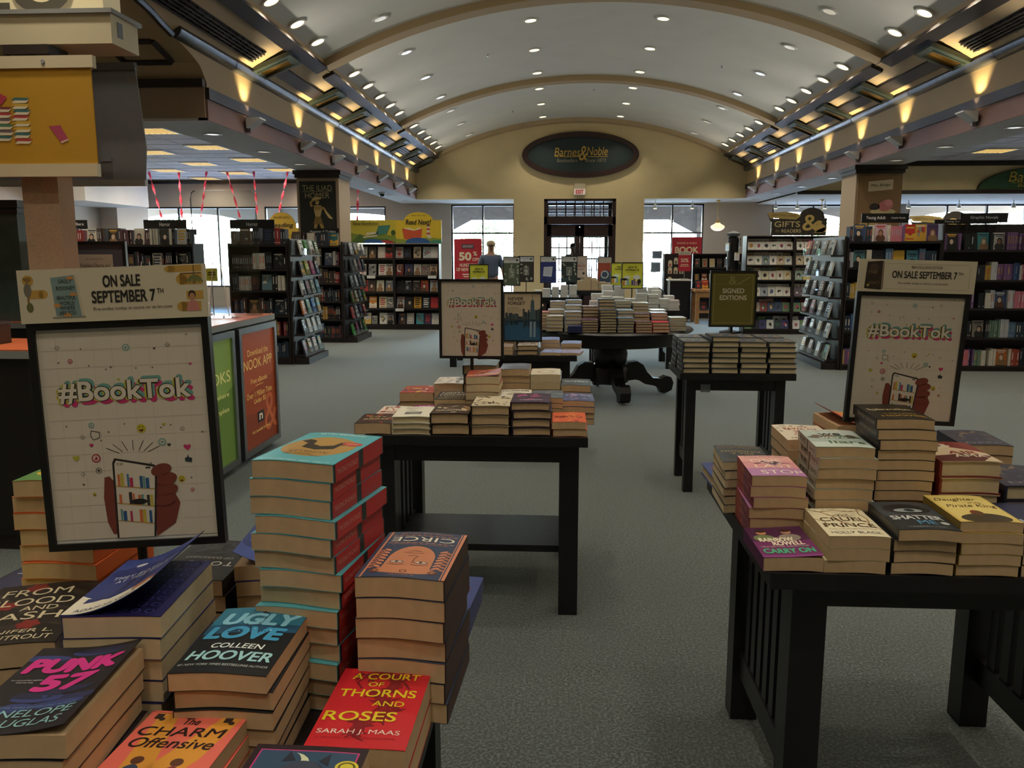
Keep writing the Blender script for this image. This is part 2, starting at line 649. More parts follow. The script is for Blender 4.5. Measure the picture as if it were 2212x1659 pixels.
# --- nave side beams: frieze, dark band, mauve band, soffit, cornice
def frieze(sgn):
    x = XL if sgn < 0 else XR
    m = MB()
    if sgn > 0:
        m.quad((x, YB, 3.25), (x, YG, 3.25), (x, YG, ZC + .02), (x, YB, ZC + .02))
    else:
        m.quad((x, YB, 3.25), (x, 4.25, 3.25), (x, 4.25, ZC + .02), (x, YB, ZC + .02))
        m.quad((x, 8.95, 3.25), (x, YG, 3.25), (x, YG, ZC + .02), (x, 8.95, ZC + .02))
        ys = [4.25 + (8.95 - 4.25) * i / 30 for i in range(31)]
        for a, b in zip(ys[:-1], ys[1:]):
            za, zb = min(zcross(a), ZC + .02), min(zcross(b), ZC + .02)
            m.quad((x, a, za), (x, b, zb), (x, b, ZC + .02), (x, a, ZC + .02))
    return m
wl = struct(thing('wall_nave_left', 'long beam along the left of the vault with frieze', None))
wr = struct(thing('wall_nave_right', 'long beam along the right of the vault with frieze', None))
part('frieze', frieze(-1), 'frieze', wl)
part('frieze', frieze(1), 'frieze', wr)
for (w, x, s, y0) in ((wl, XL, 1, 8.92), (wr, XR, -1, YB)):
    part('dark_band', MB().box(min(x, x + s * .035), y0, 3.15, max(x, x + s * .035), YG, 3.27), 'dark_trim', w)
    part('mauve_band', MB().box(min(x - s * .1, x + s * .012), y0, ZS + .002, max(x - s * .1, x + s * .012), YG, 3.15), 'mauve', w)
    xo = x - s * .72
    part('soffit', MB().box(min(x, xo), y0, ZS, max(x, xo), YF, ZS + .03), 'soffit', w)
    part('aisle_face', MB().box(min(xo, xo + s * .03), y0, ZS + .03, max(xo, xo + s * .03), YF, ZT + .05), 'wall_paint', w)
    part('back_fill', MB().box(min(x - s * .05, x - s * .02), y0, 3.1, max(x - s * .05, x - s * .02), YG, ZC), 'wall_paint', w)
    prof = [(0, -.055), (.05, -.05), (.085, -.02), (.10, .02), (.085, .055), (.05, .075), (-.02, .075)]
    cy0 = 8.2 if s > 0 else YB
    c = MB().prism([(x + s * a, ZC + b) for a, b in prof], cy0, YG, 'y')
    t = struct(part('trim_%d' % (1 if s > 0 else 2), c, 'cornice', smooth=True), 'rounded grey metal cornice along the %s side of the vault' % ('left' if s > 0 else 'right'))
    j = MB()
    for k in range(6):
        yy = 9.6 + k * 2.2
        j.prism([(x + s * a * 1.03, ZC + b * 1.03) for a, b in prof], yy, yy + .015, 'y')
    part('joint', j, 'dark_trim', t)
# cross vault opening on the left, near the camera
cv = struct(thing('wall_crossing', 'brown cross vault and beam opening to the left', None))
m = MB()
ys = [4.25 + (8.95 - 4.25) * i / 24 for i in range(25)]
for a, b in zip(ys[:-1], ys[1:]):
    def xr(y):
        lo = HW
        while arc(lo) < zcross(y) and lo > 3: lo -= .01
        return XC - lo
    m.quad((-9.0, a, zcross(a)), (xr(a), a, zcross(a)), (xr(b), b, zcross(b)), (-9.0, b, zcross(b)))
part('cross_vault', m, 'vault_tan', cv, smooth=True)
part('cross_beam', MB().box(-9.0, 8.90, ZS + .031, XL - .012, 9.3, 3.36), 'column_beige', cv)
part('cross_soffit', MB().box(-9.0, 8.90, ZS, XL - .721, 9.34, ZS + .03), 'soffit', cv)
part('groin_trim', MB().tube([(xr(y) + .02, y, zcross(y) - .01) for y in [8.15 - .25 * i for i in range(14)]], .035, 6), 'dark_trim', cv)
part('cross_beam', MB().box(-9.0, 3.9, ZS, XL, 4.25, 3.36), 'column_beige', cv)
part('beam_moulding', MB().box(-9.0, 8.85, 3.27, XL - .005, 8.91, 3.35), 'dark_trim', cv)
g = MB()
for (a, b) in ((-4.55, -4.05),):
    for y0, y1 in ((8.3, 8.72),):
        pts = [(a, y0), (b, y0), (b, y1), (a, y1)]
        for (p, q) in zip(pts, pts[1:] + pts[:1]):
            g.tube([(p[0], p[1], zcross(p[1]) - .01), (q[0], q[1], zcross(q[1]) - .01)], .035, 4)
part('vent_frame', g, 'dark_trim', cv)
part('dark_board', MB().box(-9, 7.62, zcross(7.7) - .03, -4.9, 7.78, zcross(7.7)), 'dark_trim', cv)
part('end_wall', MB().box(-9.05, 4.0, ZS, -9.0, 9.3, 4.0), 'column_beige', cv)

# --- gable wall with door opening
gw = struct(thing('wall_gable', 'beige gable wall at the end of the vault', None))
DX0, DX1, DZ = -.43, 1.44, 2.93
PX0, PX1 = -1.22, 2.16
m = MB()
p = [XL + .0 + (XR - XL) * i / 24 for i in range(25)]
for a, b in zip(p[:-1], p[1:]):
    m.prism([(a, ZS + .03), (b, ZS + .03), (b, arc(min(abs(b - XC), HW), .12)), (a, arc(min(abs(a - XC), HW), .12))], YG, YG + .2, 'y')
m.box(XL, YG, ZS, PX0, YG + .2, ZS + .03)
m.box(PX1, YG, ZS, XR, YG + .2, ZS + .03)
m.box(PX0, YG, 0, DX0, YG + .2, ZS + .03)
m.box(DX1, YG, 0, PX1, YG + .2, ZS + .03)
m.box(DX0, YG, DZ, DX1, YG + .2, ZS + .03)
m.box(PX0, YG + .2, 0, PX0 + .1, YF, ZS + .03)
m.box(PX1 - .1, YG + .2, 0, PX1, YF, ZS + .03)
part('gable', m, 'wall_paint', gw)
part('alcove_ceiling', MB().box(XL, YG + .19, ZS, PX0, YF, ZS + .03).box(PX1, YG + .19, ZS, XR, YF, ZS + .03), 'soffit', gw)
part('vestibule_ceiling', MB().box(PX0, YG + .2, ZS, PX1, YF, ZS + .03), 'soffit', gw)
part('baseboard', MB().box(PX0, YG - .02, 0, DX0, YG, .14).box(DX1, YG - .02, 0, PX1, YG, .14), 'dark_trim', gw)

# --- facade with windows
fw = struct(thing('wall_front', 'textured wallpaper front wall with tall shop windows', None))
WINS = [(-12.28, -8.78, 3, .55, 2.86), (-8.55, -5.0, 3, .55, 2.86), (-3.12, -1.30, 2, .12, 2.90), (2.27, 4.02, 2, .12, 2.90), (5.9, 9.3, 3, .9, 2.86), (9.6, 12.8, 3, .9, 2.86)]
m = MB()
xs = XW0
for (a, b, n, z0, z1) in WINS[:3]:
    m.box(xs, YF, 0, a, YF + .25, 5.4)
    m.box(a, YF, 0, b, YF + .25, z0); m.box(a, YF, z1, b, YF + .25, 5.4)
    xs = b
m.box(xs, YF, 0, DX0, YF + .25, 5.4)
m.box(DX0, YF, DZ, DX1, YF + .25, 5.4)
xs = DX1
for (a, b, n, z0, z1) in WINS[3:]:
    m.box(xs, YF, 0, a, YF + .25, 5.4)
    m.box(a, YF, 0, b, YF + .25, z0); m.box(a, YF, z1, b, YF + .25, 5.4)
    xs = b
m.box(xs, YF, 0, XW1, YF + .25, 5.4)
part('facade', m, 'wallpaper', fw)
for i, (a, b, n, z0, z1) in enumerate(WINS):
    w = struct(thing('window_%d' % (i + 1), 'tall black framed shop window in the front wall', None, ((a + b) / 2, YF + .1, 0)))
    hw = (b - a) / 2
    f = MB()
    t = .045
    f.box(-hw, -.05, z0, -hw + t, .05, z1); f.box(hw - t, -.05, z0, hw, .05, z1)
    f.box(-hw, -.05, z0, hw, .05, z0 + t); f.box(-hw, -.05, z1 - t, hw, .05, z1)
    part('window_frame', f, 'black_metal', w)
    rows = [z0, 2.1, z1] if z0 < .5 else [z0, z1]
    for k in range(1, n):
        x = -hw + 2 * hw * k / n
        part('mullion', MB().box(x - .022, -.04, z0, x + .022, .04, z1), 'black_metal', w)
    for zz in rows[1:-1]:
        part('transom_bar', MB().box(-hw, -.04, zz - .022, hw, .04, zz + .022), 'black_metal', w)
    for k in range(n):
        for z, zz in zip(rows[:-1], rows[1:]):
            x = -hw + 2 * hw * k / n
            part('pane', MB().box(x + .03, -.004, z + .03, x + 2 * hw / n - .03, .004, zz - .03), 'glass', w)
    portal((a + b) / 2, YF + .3, (z0 + z1) / 2, b - a, z1 - z0)
portal((DX0 + DX1) / 2, YF + .3, 1.45, DX1 - DX0, 2.8)

# --- doors: an inner and an outer pair of glazed double doors with transom
def door_set(name, y, label):
    d = struct(thing(name, label, None, (0, y, 0)))
    f = MB()
    f.box(DX0 - .06, -.05, 0, DX0 + .08, .1, DZ + .04); f.box(DX1 - .08, -.05, 0, DX1 + .06, .1, DZ + .04)
    f.box(DX0, -.05, DZ - .06, DX1, .1, DZ + .04); f.box(DX0, -.05, 2.28, DX1, .1, 2.47)
    part('door_frame', f, 'mahogany', d)
    a, b = DX0 + .08, DX1 - .08
    g = MB()
    for k in range(8):
        x = a + (b - a) * k / 7
        g.box(x - .014, -.03, 2.45, x + .014, .04, DZ - .06)
    g.box(a, -.03, 2.65, b, .04, 2.68)
    g.box(a, -.03, 2.45, b, .04, 2.48)
    part('transom_grid', g, 'mahogany', d)
    for k in range(7):
        for r in range(2):
            x0 = a + (b - a) * k / 7 + .016
            part('pane', MB().box(x0, 0, 2.485 + .2 * r, x0 + (b - a) / 7 - .032, .006, 2.645 + .2 * r), 'glass', d)
    mid = (a + b) / 2
    for s in (0, 1):
        x0, x1 = (a, mid - .005) if s == 0 else (mid + .005, b)
        lf = MB()
        lf.box(x0, -.02, .02, x0 + .11, .03, 2.26); lf.box(x1 - .11, -.02, .02, x1, .03, 2.26)
        lf.box(x0, -.02, .02, x1, .03, .5); lf.box(x0, -.02, 1.97, x1, .03, 2.26)
        leaf = part('door_leaf', lf, 'mahogany', d)
        gr = MB()
        for k in range(1, 3):
            x = x0 + .11 + (x1 - x0 - .22) * k / 3
            gr.box(x - .013, -.015, .5, x + .013, .025, 1.97)
        for k in range(1, 5):
            z = .5 + 1.47 * k / 5
            gr.box(x0 + .11, -.015, z - .013, x1 - .11, .025, z + .013)
        part('glazing_bars', gr, 'mahogany', leaf)
        part('pane', MB().box(x0 + .11, 0, .5, x1 - .11, .005, 1.97), 'glass', leaf)
        hx = x1 - .06 if s == 0 else x0 + .06
        part('push_handle', MB().tube([(hx, -.02, .95), (hx, -.06, .97), (hx, -.06, 1.28), (hx, -.02, 1.3)], .012), 'silver', leaf)
    return d
door_set('door_1', YG + .06, 'dark mahogany glazed double doors under a gridded transom')
door_set('door_2', YF + .06, 'outer pair of glazed dark doors beyond the vestibule')

# --- outer shell
wall_l = struct(part('wall_left', MB().box(XW0 - .2, YB, 0, XW0, YF + .25, 5.4), 'wallpaper'), 'textured wallpaper side wall on the left')
part('bulkhead', MB().box(XW0 + .01, 19.0, 2.75, XW0 + 1.4, 22.0, ZT), 'soffit', wall_l)
part('pier', MB().box(XW0 + .01, 22.0, 0, XW0 + .5, YF, ZT), 'wallpaper', wall_l)
struct(part('wall_right', MB().box(XW1, YB, 0, XW1 + .2, YF + .25, 5.4), 'wallpaper'), 'textured wallpaper side wall on the right')
struct(part('wall_back', MB().box(XW0 - .2, YB - .2, 0, XW1 + .2, YB, 5.4), 'wall_paint'), 'plain wall closing the shop behind the camera')
# --- right bulkhead and lowered cafe ceiling
rb = struct(thing('wall_bulkhead', 'beige bulkhead over the right aisle with dark mouldings', None))
part('bulkhead_face', MB().box(5.47, 19.8, 2.92, XW1, 19.95, ZT), 'wall_paint', rb)
part('moulding', MB().box(5.47, 19.74, ZT - .1, XW1, 19.8, ZT), 'dark_trim', rb)
part('moulding', MB().box(5.47, 19.76, 2.88, XW1, 19.8, 2.96), 'dark_trim', rb)
part('lowered_ceiling', MB().box(5.47, 19.8, 2.87, XW1, YF, 2.9), 'soffit', rb)
struct(part('trim_3', MB().box(XW0, YF - .06, ZT - .09, -4.5, YF, ZT), 'dark_trim'), 'dark crown moulding along the top of the left front wall')

# --- tiled aisle ceilings
tile_me = MB().box(-.352, -.352, 0, .352, .352, .012).mesh('tile')
troff_at = set()
def tiles(root, x0, x1, y0, y1, skip):
    nx, ny = int((x1 - x0) / .73), int((y1 - y0) / .73)
    g = MB()
    for i in range(nx + 1):
        x = x0 + i * .73
        g.box(x - .012, y0, ZT - .006, x + .012, y0 + ny * .73, ZT + .004)
    for j in range(ny + 1):
        y = y0 + j * .73
        g.box(x0, y - .012, ZT - .006, x0 + nx * .73, y + .012, ZT + .004)
    part('ceiling_grid', g, 'tile_grid', root)
    for i in range(nx):
        for j in range(ny):
            if (i, j) in skip: continue
            link('tile', tile_me, 'tile', root, (x0 + (i + .5) * .73, y0 + (j + .5) * .73, ZT))
    part('backing', MB().box(x0 - .3, y0 - .3, ZT + .1, x1 + .6, y1 + .6, ZT + .13), 'tile', root)
TL = (-12.42, 9.35)
TR = (5.52, 9.35)
skipL, skipR = set(), set()
TROFF = []
for (i, jj) in ((7, (0, 3, 6, 9, 12, 15, 18)), (5, (1, 4, 7, 10, 13, 16)), (3, (0, 3, 6, 9, 12, 15, 18)), (1, (1, 4, 7, 10, 13, 16))):
    for j in jj:
        skipL.add((i, j)); TROFF.append(('left', i, j, TL))
for (i, jj) in ((2, (1, 4, 7, 10)), (4, (2, 5, 8, 11)), (6, (0, 3, 6, 9))):
    for j in jj:
        skipR.add((i, j)); TROFF.append(('right', i, j, TR))
cl = struct(thing('ceiling_left', 'tiled acoustic ceiling over the left aisle', None))
tiles(cl, TL[0], -4.52, TL[1], YF, skipL)
cr = struct(thing('ceiling_right', 'tiled acoustic ceiling over the right aisle', None))
tiles(cr, TR[0], 12.9, TR[1], 19.8, skipR)
# plain ceilings over the rear of the shop, behind the camera
part('rear_ceiling', MB().box(XW0, YB, ZT, XL, 3.9, ZT + .1).box(XW0, 3.9, ZT, -9.0, 9.4, ZT + .1).box(-9, 3.9, 3.75, -4.2, 9.3, 3.9), 'tile', cl)
part('rear_ceiling', MB().box(XR + .72, YB, ZT, XW1, 9.4, ZT + .1), 'tile', cr)
part('rear_drop', MB().box(XL - .03, YB, ZS, XL, 3.9, 3.3), 'mauve', wl)

struct(part('roof', MB().box(XW0 - .3, YB - .3, 5.4, XW1 + .3, YF + .3, 5.5), 'stucco'), 'unseen flat roof slab added above the shop to keep sky light out')  # added out of view, stops sky light leaking in over the vault
# --- columns
def column(name, x0, x1, y0, y1, label):
    c = struct(thing(name, label, None))
    part('shaft', MB().box(x0, y0, 0, x1, y1, ZS), 'column_beige', c)
    part('capital', MB().box(x0 - .05, y0 - .05, ZS - .07, x1 + .05, y1 + .05, ZS - .002), 'dark_trim', c)
    part('capital', MB().box(x0 - .025, y0 - .025, ZS - .13, x1 + .025, y1 + .025, ZS - .07), 'dark_trim', c)
    part('base', MB().box(x0 - .02, y0 - .02, 0, x1 + .02, y1 + .02, .15), 'dark_trim', c)
    return c
column('wall_column_left', -4.53, -3.80, 14.2, 14.95, 'square beige column with dark capital left of the aisle')
column('wall_column_right', 4.77, 5.5, 13.9, 14.6, 'square beige column with dark capital right of the aisle')
# ================================================================ LIGHT FIXTURES
random.seed(5)
dl_trim = MB().lathe([(.085, .012), (.105, .012), (.11, -.008), (.105, -.014), (.082, -.012)], 24, caps=False).mesh('trim', True)
dl_lens = MB().lathe([(.001, -.004), (.083, -.004), (.083, -.007), (.001, -.009)], 24).mesh('lens')
dl_lens2 = MB().lathe([(.001, -.004), (.083, -.004), (.083, -.007), (.001, -.009)], 24).mesh('lens')
SIDE = [(.85, 0), (1.73, 0), (2.6, 0), (3.46, 0), (4.27, 0)]
MIDY = [.95, 2.7, 4.45]
def downlight(h, y, lit, label, group, power):
    x = XC + h
    z = arc(abs(h), REC)
    a = math.asin(h / RA)
    t = thing('downlight', label, 'ceiling light', (x, y, z - .012), (0, a, 0), group)
    link('trim', dl_trim, 'white_plastic', t)
    link('lens', dl_lens if lit else dl_lens2, 'lamp_lens' if lit else 'lamp_dim', t)
    if power:
        lamp('AREA', power, WARM2, t, (0, 0, -.03), (0, -a, 0), shape='DISK', size=.15, spread=R(105))
PANELN = ['third', 'second', 'first']
rowsdef = [(-3.53, 5, True, 'along the left edge board'), (-2.77, 3, False, 'in the left dim row'), (-.94, 3, True, 'left of the vault crown'),
           (.97, 3, True, 'right of the vault crown'), (2.78, 3, False, 'in the right dim row'), (3.51, 5, True, 'along the right edge board')]
for pi, (a, b) in enumerate(zip(edges[:-1], edges[1:])):
    off = b - 5.27 + .14
    for (h, n, lit, where) in rowsdef:
        ys = [off + s[0] for s in SIDE] if n == 5 else [off + q for q in MIDY]
        for k, y in enumerate(ys):
            if y < -4.2: continue
            vis = y > 9.0
            if vis:
                nm = {4: 'nearest the gable wall', 3: 'between the two middle ribs', 2: 'nearest the camera'}.get(pi, '')
                lab = '%s downlight %s, %s in panel %s' % ('glowing' if lit else 'dim', where, ordn(k), nm)
            else:
                lab = 'round recessed downlight in the vault behind the camera'
            if not vis and not lit: continue
            downlight(h, y, lit, lab, 'vault downlights' if vis else 'vault downlights behind the camera', P_DOWN if lit else 0)

# brass pocket fixtures on the haunches
def pocket(sgn, y, k):
    side = 'left' if sgn < 0 else 'right'
    h = 3.98
    t = thing('wall_lantern', 'dark framed brass ceiling fixture on the %s haunch, %s from the gable wall' % (side, ordn(6 - k)), 'light fixture',
              (XC + sgn * h, y, arc(h) - .02), (0, sgn * R(22), 0), 'brass haunch fixtures')
    f = MB()
    f.box(-.27, -.23, -.05, .27, -.13, 0); f.box(-.27, .13, -.05, .27, .23, 0)
    f.box(-.27, -.13, -.05, -.18, .13, 0); f.box(.18, -.13, -.05, .27, .13, 0)
    part('frame', f, 'fixture_green', t)
    part('reflector', MB().box(-.18, -.13, -.04, .18, .13, -.012), 'brass', t)
    part('lip', MB().box(-.2, -.15, -.065, .2, -.13, -.045).box(-.2, .13, -.065, .2, .15, -.045), 'fixture_green', t)
for sgn in (-1, 1):
    for k, y in enumerate(FIXY):
        pocket(sgn, y, k)
# wedge shaped uplights under the frieze
def sconce(sgn, y, k, rear=False):
    side = 'left' if sgn < 0 else 'right'
    x = XL if sgn < 0 else XR
    t = thing('wall_sconce', 'small wedge shaped uplight on the %s beam, %s from the gable wall' % (side, ordn(6 - k)), 'wall light',
              (x - sgn * .02, y, 3.02), (0, 0, 0 if sgn < 0 else PI), 'wedge uplights')
    if rear: tag(t, 'small wedge shaped uplight on the %s beam out of view beside the camera' % side, 'wall light', 'wedge uplights beside the camera')
    part('bracket', MB().box(-.01, -.02, -.06, .05, .02, .10), 'silver', t)
    m = MB()
    for yy in (-.02,):
        m.prism([(.03, .10), (.03, -.02), (.20, .085), (.20, .10)], -.1, .1, 'y')
    part('wedge_shade', m, 'white_plastic', t)
    part('lens', MB().box(.04, -.05, .101, .14, .05, .104), 'lamp_lens', t)
    if not rear: lamp('SPOT', P_SCONCE, (1, .80, .42), t, (.085, 0, .12), (PI, R(-5), 0), spot_size=R(76), spot_blend=.7, shadow_soft_size=.05)
    lamp('AREA', P_UP, (1, .94, .82), t, (.17, 0, .13), (PI, R(52), 0), shape='DISK', size=.1, spread=R(110))
for sgn in (-1, 1):
    for k, y in enumerate([10.0, 12.07, 13.74, 15.4, 17.2, 18.9, 20.6]):
        sconce(sgn, y, k)
for y in (8.3, 6.6, 4.9, 3.0, 1.2, -.7, -2.5):
    sconce(1, y, 0, True)
    if y < 4: sconce(-1, y, 0, True)
# troffers in the tiled ceilings
tf = MB()
tf.box(-.35, -.35, -.02, .35, -.31, .01); tf.box(-.35, .31, -.02, .35, .35, .01)
tf.box(-.35, -.31, -.02, -.31, .31, .01); tf.box(.31, -.31, -.02, .35, .31, .01)
tf_me = tf.mesh('frame')
tl_me = MB().box(-.31, -.31, 0, .31, .31, .008).mesh('lens')
lv = MB()
for k in range(1, 6):
    lv.box(-.31 + .62 * k / 6 - .006, -.31, -.018, -.31 + .62 * k / 6 + .006, .31, -.003)
    lv.box(-.31, -.31 + .62 * k / 6 - .006, -.018, .31, -.31 + .62 * k / 6 + .006, -.003)
lv_me = lv.mesh('louvre')
for (side, i, j, o) in TROFF:
    t = thing('troffer_light', 'square louvred light over the %s aisle, %s tile column, %s row from the camera' % (side, ordn(i), ordn(j)), 'ceiling light',
              (o[0] + (i + .5) * .73, o[1] + (j + .5) * .73, ZT - .003), 0, 'troffer lights over the %s aisle' % side)
    link('frame', tf_me, 'white_plastic', t)
    link('lens', tl_me, 'troffer_lens', t)
    link('louvre', lv_me, 'cream_paint', t)
    lamp('AREA', P_TROFFER, WARM2, t, (0, 0, -.04), shape='SQUARE', size=.55, spread=R(160))
# rear troffers over the unseen back of the shop light the near tables
for (x, y) in ((-7.5, -5), (-7.5, -1), (8.5, -5), (8.5, -1), (8.5, 3), (8.5, 6.5), (-10.5, 2), (-10.5, 6)):
    t = thing('troffer_light', 'square louvred ceiling light behind the camera', 'ceiling light', (x, y, ZT - .003), 0, 'troffer lights behind the camera')
    link('frame', tf_me, 'white_plastic', t)
    link('lens', tl_me, 'troffer_lens', t)
    lamp('AREA', P_TROFFER, WARM2, t, (0, 0, -.04), shape='SQUARE', size=.55, spread=R(160))
# small recessed cans in the soffits
for sgn in (-1, 1):
    for k, y in enumerate((9.9, 11.6, 13.2, 16.2, 18.2, 20.2, 22.3)):
        x = (XL - .36) if sgn < 0 else (XR + .36)
        t = thing('soffit_light', 'small round recessed light in the %s soffit, %s from the camera' % ('left' if sgn < 0 else 'right', ordn(k)), 'ceiling light', (x, y, ZS + .001), 0, 'soffit can lights')
        link('trim', dl_trim, 'white_plastic', t)
        link('lens', dl_lens2, 'lamp_dim', t)
# sprinkler heads / detectors
for k, (h, y) in enumerate(((-1.7, 14.1), (2.2, 14.6), (.2, 18.0), (-1.6, 19.6))):
    t = thing('sprinkler_head', 'tiny white sprinkler head in the vault panel, %s from the camera' % ordn(k), 'sprinkler', (XC + h, y, arc(h, REC)), 0, 'vault sprinkler heads')
    part('escutcheon', MB().lathe([(.03, 0), (.035, -.006), (.012, -.012)], 12), 'white_plastic', t)
    part('nozzle', MB().lathe([(.01, -.01), (.01, -.03), (.018, -.034)], 10), 'silver', t)
for k, (x, y, z) in enumerate(((-9.2, 15.6, ZT), (-4.15, 19.3, ZS))):
    t = thing('ceiling_dome', 'small dark dome camera under the left %s' % ('tiled ceiling' if k == 0 else 'soffit'), 'camera dome', (x, y, z - .003))
    part('ring', MB().lathe([(.09, 0), (.09, -.03), (.07, -.035)], 18), 'white_plastic', t)
    part('dome', MB().lathe([(.07, -.03), (.06, -.07), (.035, -.095), (.001, -.10)], 18), 'black_metal', t, smooth=True)
# schoolhouse pendants and track heads on the right
def pendant(x, y, ztop, label):
    t = thing('pendant_lamp', label, 'pendant lamp', (x, y, ztop - .002), 0, 'schoolhouse pendants')
    part('canopy', MB().lathe([(.06, 0), (.06, -.015), (.015, -.035)], 16), 'brass', t)
    part('stem', MB().lathe([(.008, -.03), (.008, -.55)], 8), 'brass', t)
    part('fitter', MB().lathe([(.012, -.53), (.05, -.56), (.055, -.6)], 16), 'brass', t)
    part('shade', MB().lathe([(.05, -.59), (.085, -.62), (.17, -.67), (.185, -.70), (.165, -.745), (.10, -.79), (.06, -.80), (.001, -.805)], 24), 'globe', t, smooth=True)
    lamp('POINT', 5, WARM2, t, (0, 0, -.9), shadow_soft_size=.1)
pendant(4.2, 22.6, ZS, 'white schoolhouse pendant lamp before the right entrance window')
pendant(6.6, 21.6, 2.87, 'white schoolhouse pendant lamp above the greeting card sign')
def track_head(x, y, z, k):
    t = thing('track_spotlight', 'small white track spotlight under the right entrance ceiling, %s from the left' % ordn(k), 'spotlight', (x, y, z - .002), 0, 'track spotlights')
    part('stem', MB().lathe([(.012, 0), (.012, -.10)], 8), 'white_plastic', t)
    part('head', MB().lathe([(.02, -.08), (.045, -.10), (.055, -.16), (.05, -.2)], 14), 'white_plastic', t, smooth=True)
    part('lens', MB().lathe([(.001, -.199), (.045, -.201), (.04, -.206)], 14), 'lamp_lens', t)
for k, (x, y, z) in enumerate(((2.56, 22.9, ZS), (3.56, 22.9, ZS), (5.55, 22.0, 2.87), (6.1, 22.0, 2.87), (6.8, 22.0, 2.87), (8.9, 22.0, 2.87), (10.15, 22.0, 2.87), (11.5, 22.0, 2.87))):
    track_head(x, y, z, k)
# exit sign
t = thing('exit_sign', 'lit exit sign with red letters above the entrance doors', 'exit sign', (.49, YG - .002, 3.02))
part('housing', MB().box(-.15, -.06, 0, .15, 0, .16), 'white_plastic', t)
part('mount_plate', MB().box(-.14, -.03, .16, .14, 0, .30), 'cream_paint', t)
part('face', MB().box(-.14, -.065, .01, .14, -.06, .15), 'exit_face', t)
a = Art(.28, .14, .002)
a.text('EXIT', .5, .5, .72, .74, '#d8203a', bold=.03)
a.put('lettering', t, (0, -.066, .08), UPR)
# ================================================================ DISPLAY TABLES
TZ = .78
def display_table(name, label, x0, x1, y0, y1, inset=.05, leg=.075, slats=5, shelf=None, apron=.075, z=TZ, price=None):
    t = thing(name, label, 'table', ((x0 + x1) / 2, (y0 + y1) / 2, 0))
    w, d = (x1 - x0) / 2, (y1 - y0) / 2
    part('tabletop', MB().box(-w, -d, z - .04, w, d, z), 'black_wood', t)
    a, b = w - inset, d - inset
    for sx in (-1, 1):
        for sy in (-1, 1):
            lx, ly = sx * (a - leg / 2), sy * (b - leg / 2)
            part('leg', MB().box(lx - leg / 2, ly - leg / 2, 0, lx + leg / 2, ly + leg / 2, z - .04), 'black_wood', t)
    for sy in (-1, 1):
        y = sy * (b - .02)
        part('apron', MB().box(-a + leg, y - .012, z - .04 - apron, a - leg, y + .012, z - .04), 'black_wood', t)
    for sx in (-1, 1):
        x = sx * (a - .035)
        part('apron', MB().box(x - .012, -b + leg, z - .04 - apron * .7, x + .012, b - leg, z - .04), 'black_wood', t)
        part('stretcher', MB().box(x - .014, -b + leg, .16, x + .014, b - leg, .24), 'black_wood', t)
        n = slats
        for k in range(n):
            y = (-b + leg) + (2 * (b - leg)) * (k + 1) / (n + 1)
            part('slat', MB().box(x - .01, y - .022, .24, x + .01, y + .022, z - .04 - apron * .7), 'black_wood', t)
    if shelf:
        part('lower_shelf', MB().box(-a + .05, shelf[1], shelf[0] - .03, a - .05, shelf[2], shelf[0]), 'black_wood', t)
    if price:
        part('price_plate', MB().box(-a + leg + .03, -b - .006 + .008, z - .125, -a + leg + .09, -b + .008, z - .075), 'gray_panel', t)
    return t
display_table('display_table', 'black slatted table under the tall paperback stacks in the left foreground', -1.13, -.205, .64, 1.71)
display_table('display_table', 'black slatted table in the middle with books in three rows', -.80, .12, 3.265, 4.09, .035, .08, 5, shelf=(.25, -.22, .2))
display_table('display_table', 'black slatted table at the right edge of the view', .50, 1.47, 1.86, 2.70, .075, .085, 6)
display_table('display_table', 'small black table carrying the block of signed hardcovers', .755, 1.47, 5.12, 5.67, .05, .06, 3, price=True)
display_table('display_table', 'small black table behind the middle table, under the skyline poster', -.6, .13, 5.97, 6.52, .05, .06, 3)
# round pedestal table
rt = thing('pedestal_table', 'large round black pedestal table with scrolled feet, stacked with hardcovers', 'table', (.55, 8.86, 0))
ZR = .75
part('tabletop', MB().lathe([(.80, ZR - .045), (.86, ZR - .04), (.875, ZR - .022), (.86, ZR - .004), (.84, ZR)], 56), 'black_wood', rt, smooth=True)
part('apron', MB().lathe([(.73, ZR - .17), (.75, ZR - .16), (.75, ZR - .045)], 56), 'black_wood', rt, smooth=True)
part('column', MB().lathe([(.15, .13), (.20, .15), (.205, .30), (.19, .32), (.165, .35), (.18, .38), (.19, .46), (.17, .54), (.185, .56), (.16, .575), (.155, .62)], 28), 'black_wood', rt, smooth=True)
foot = [(1.12 * q, w) for q, w in [(.17, .36), (.26, .37), (.32, .33), (.36, .25), (.42, .185), (.50, .175), (.55, .205), (.60, .19), (.625, .13), (.61, .05), (.56, .02), (.50, .02), (.48, .075), (.43, .10), (.34, .12), (.28, .16), (.24, .17), (.17, .16)]]
for k in range(4):
    c = part('scroll_foot', MB().prism([(x - 0, z) for x, z in foot], -.055, .055, 'y'), 'black_wood', rt, (0, 0, 0), (0, 0, R(10 + 90 * k)))
    part('glide', MB().lathe([(.02, 0), (.02, .022)], 10, cx=.61), 'silver', c)

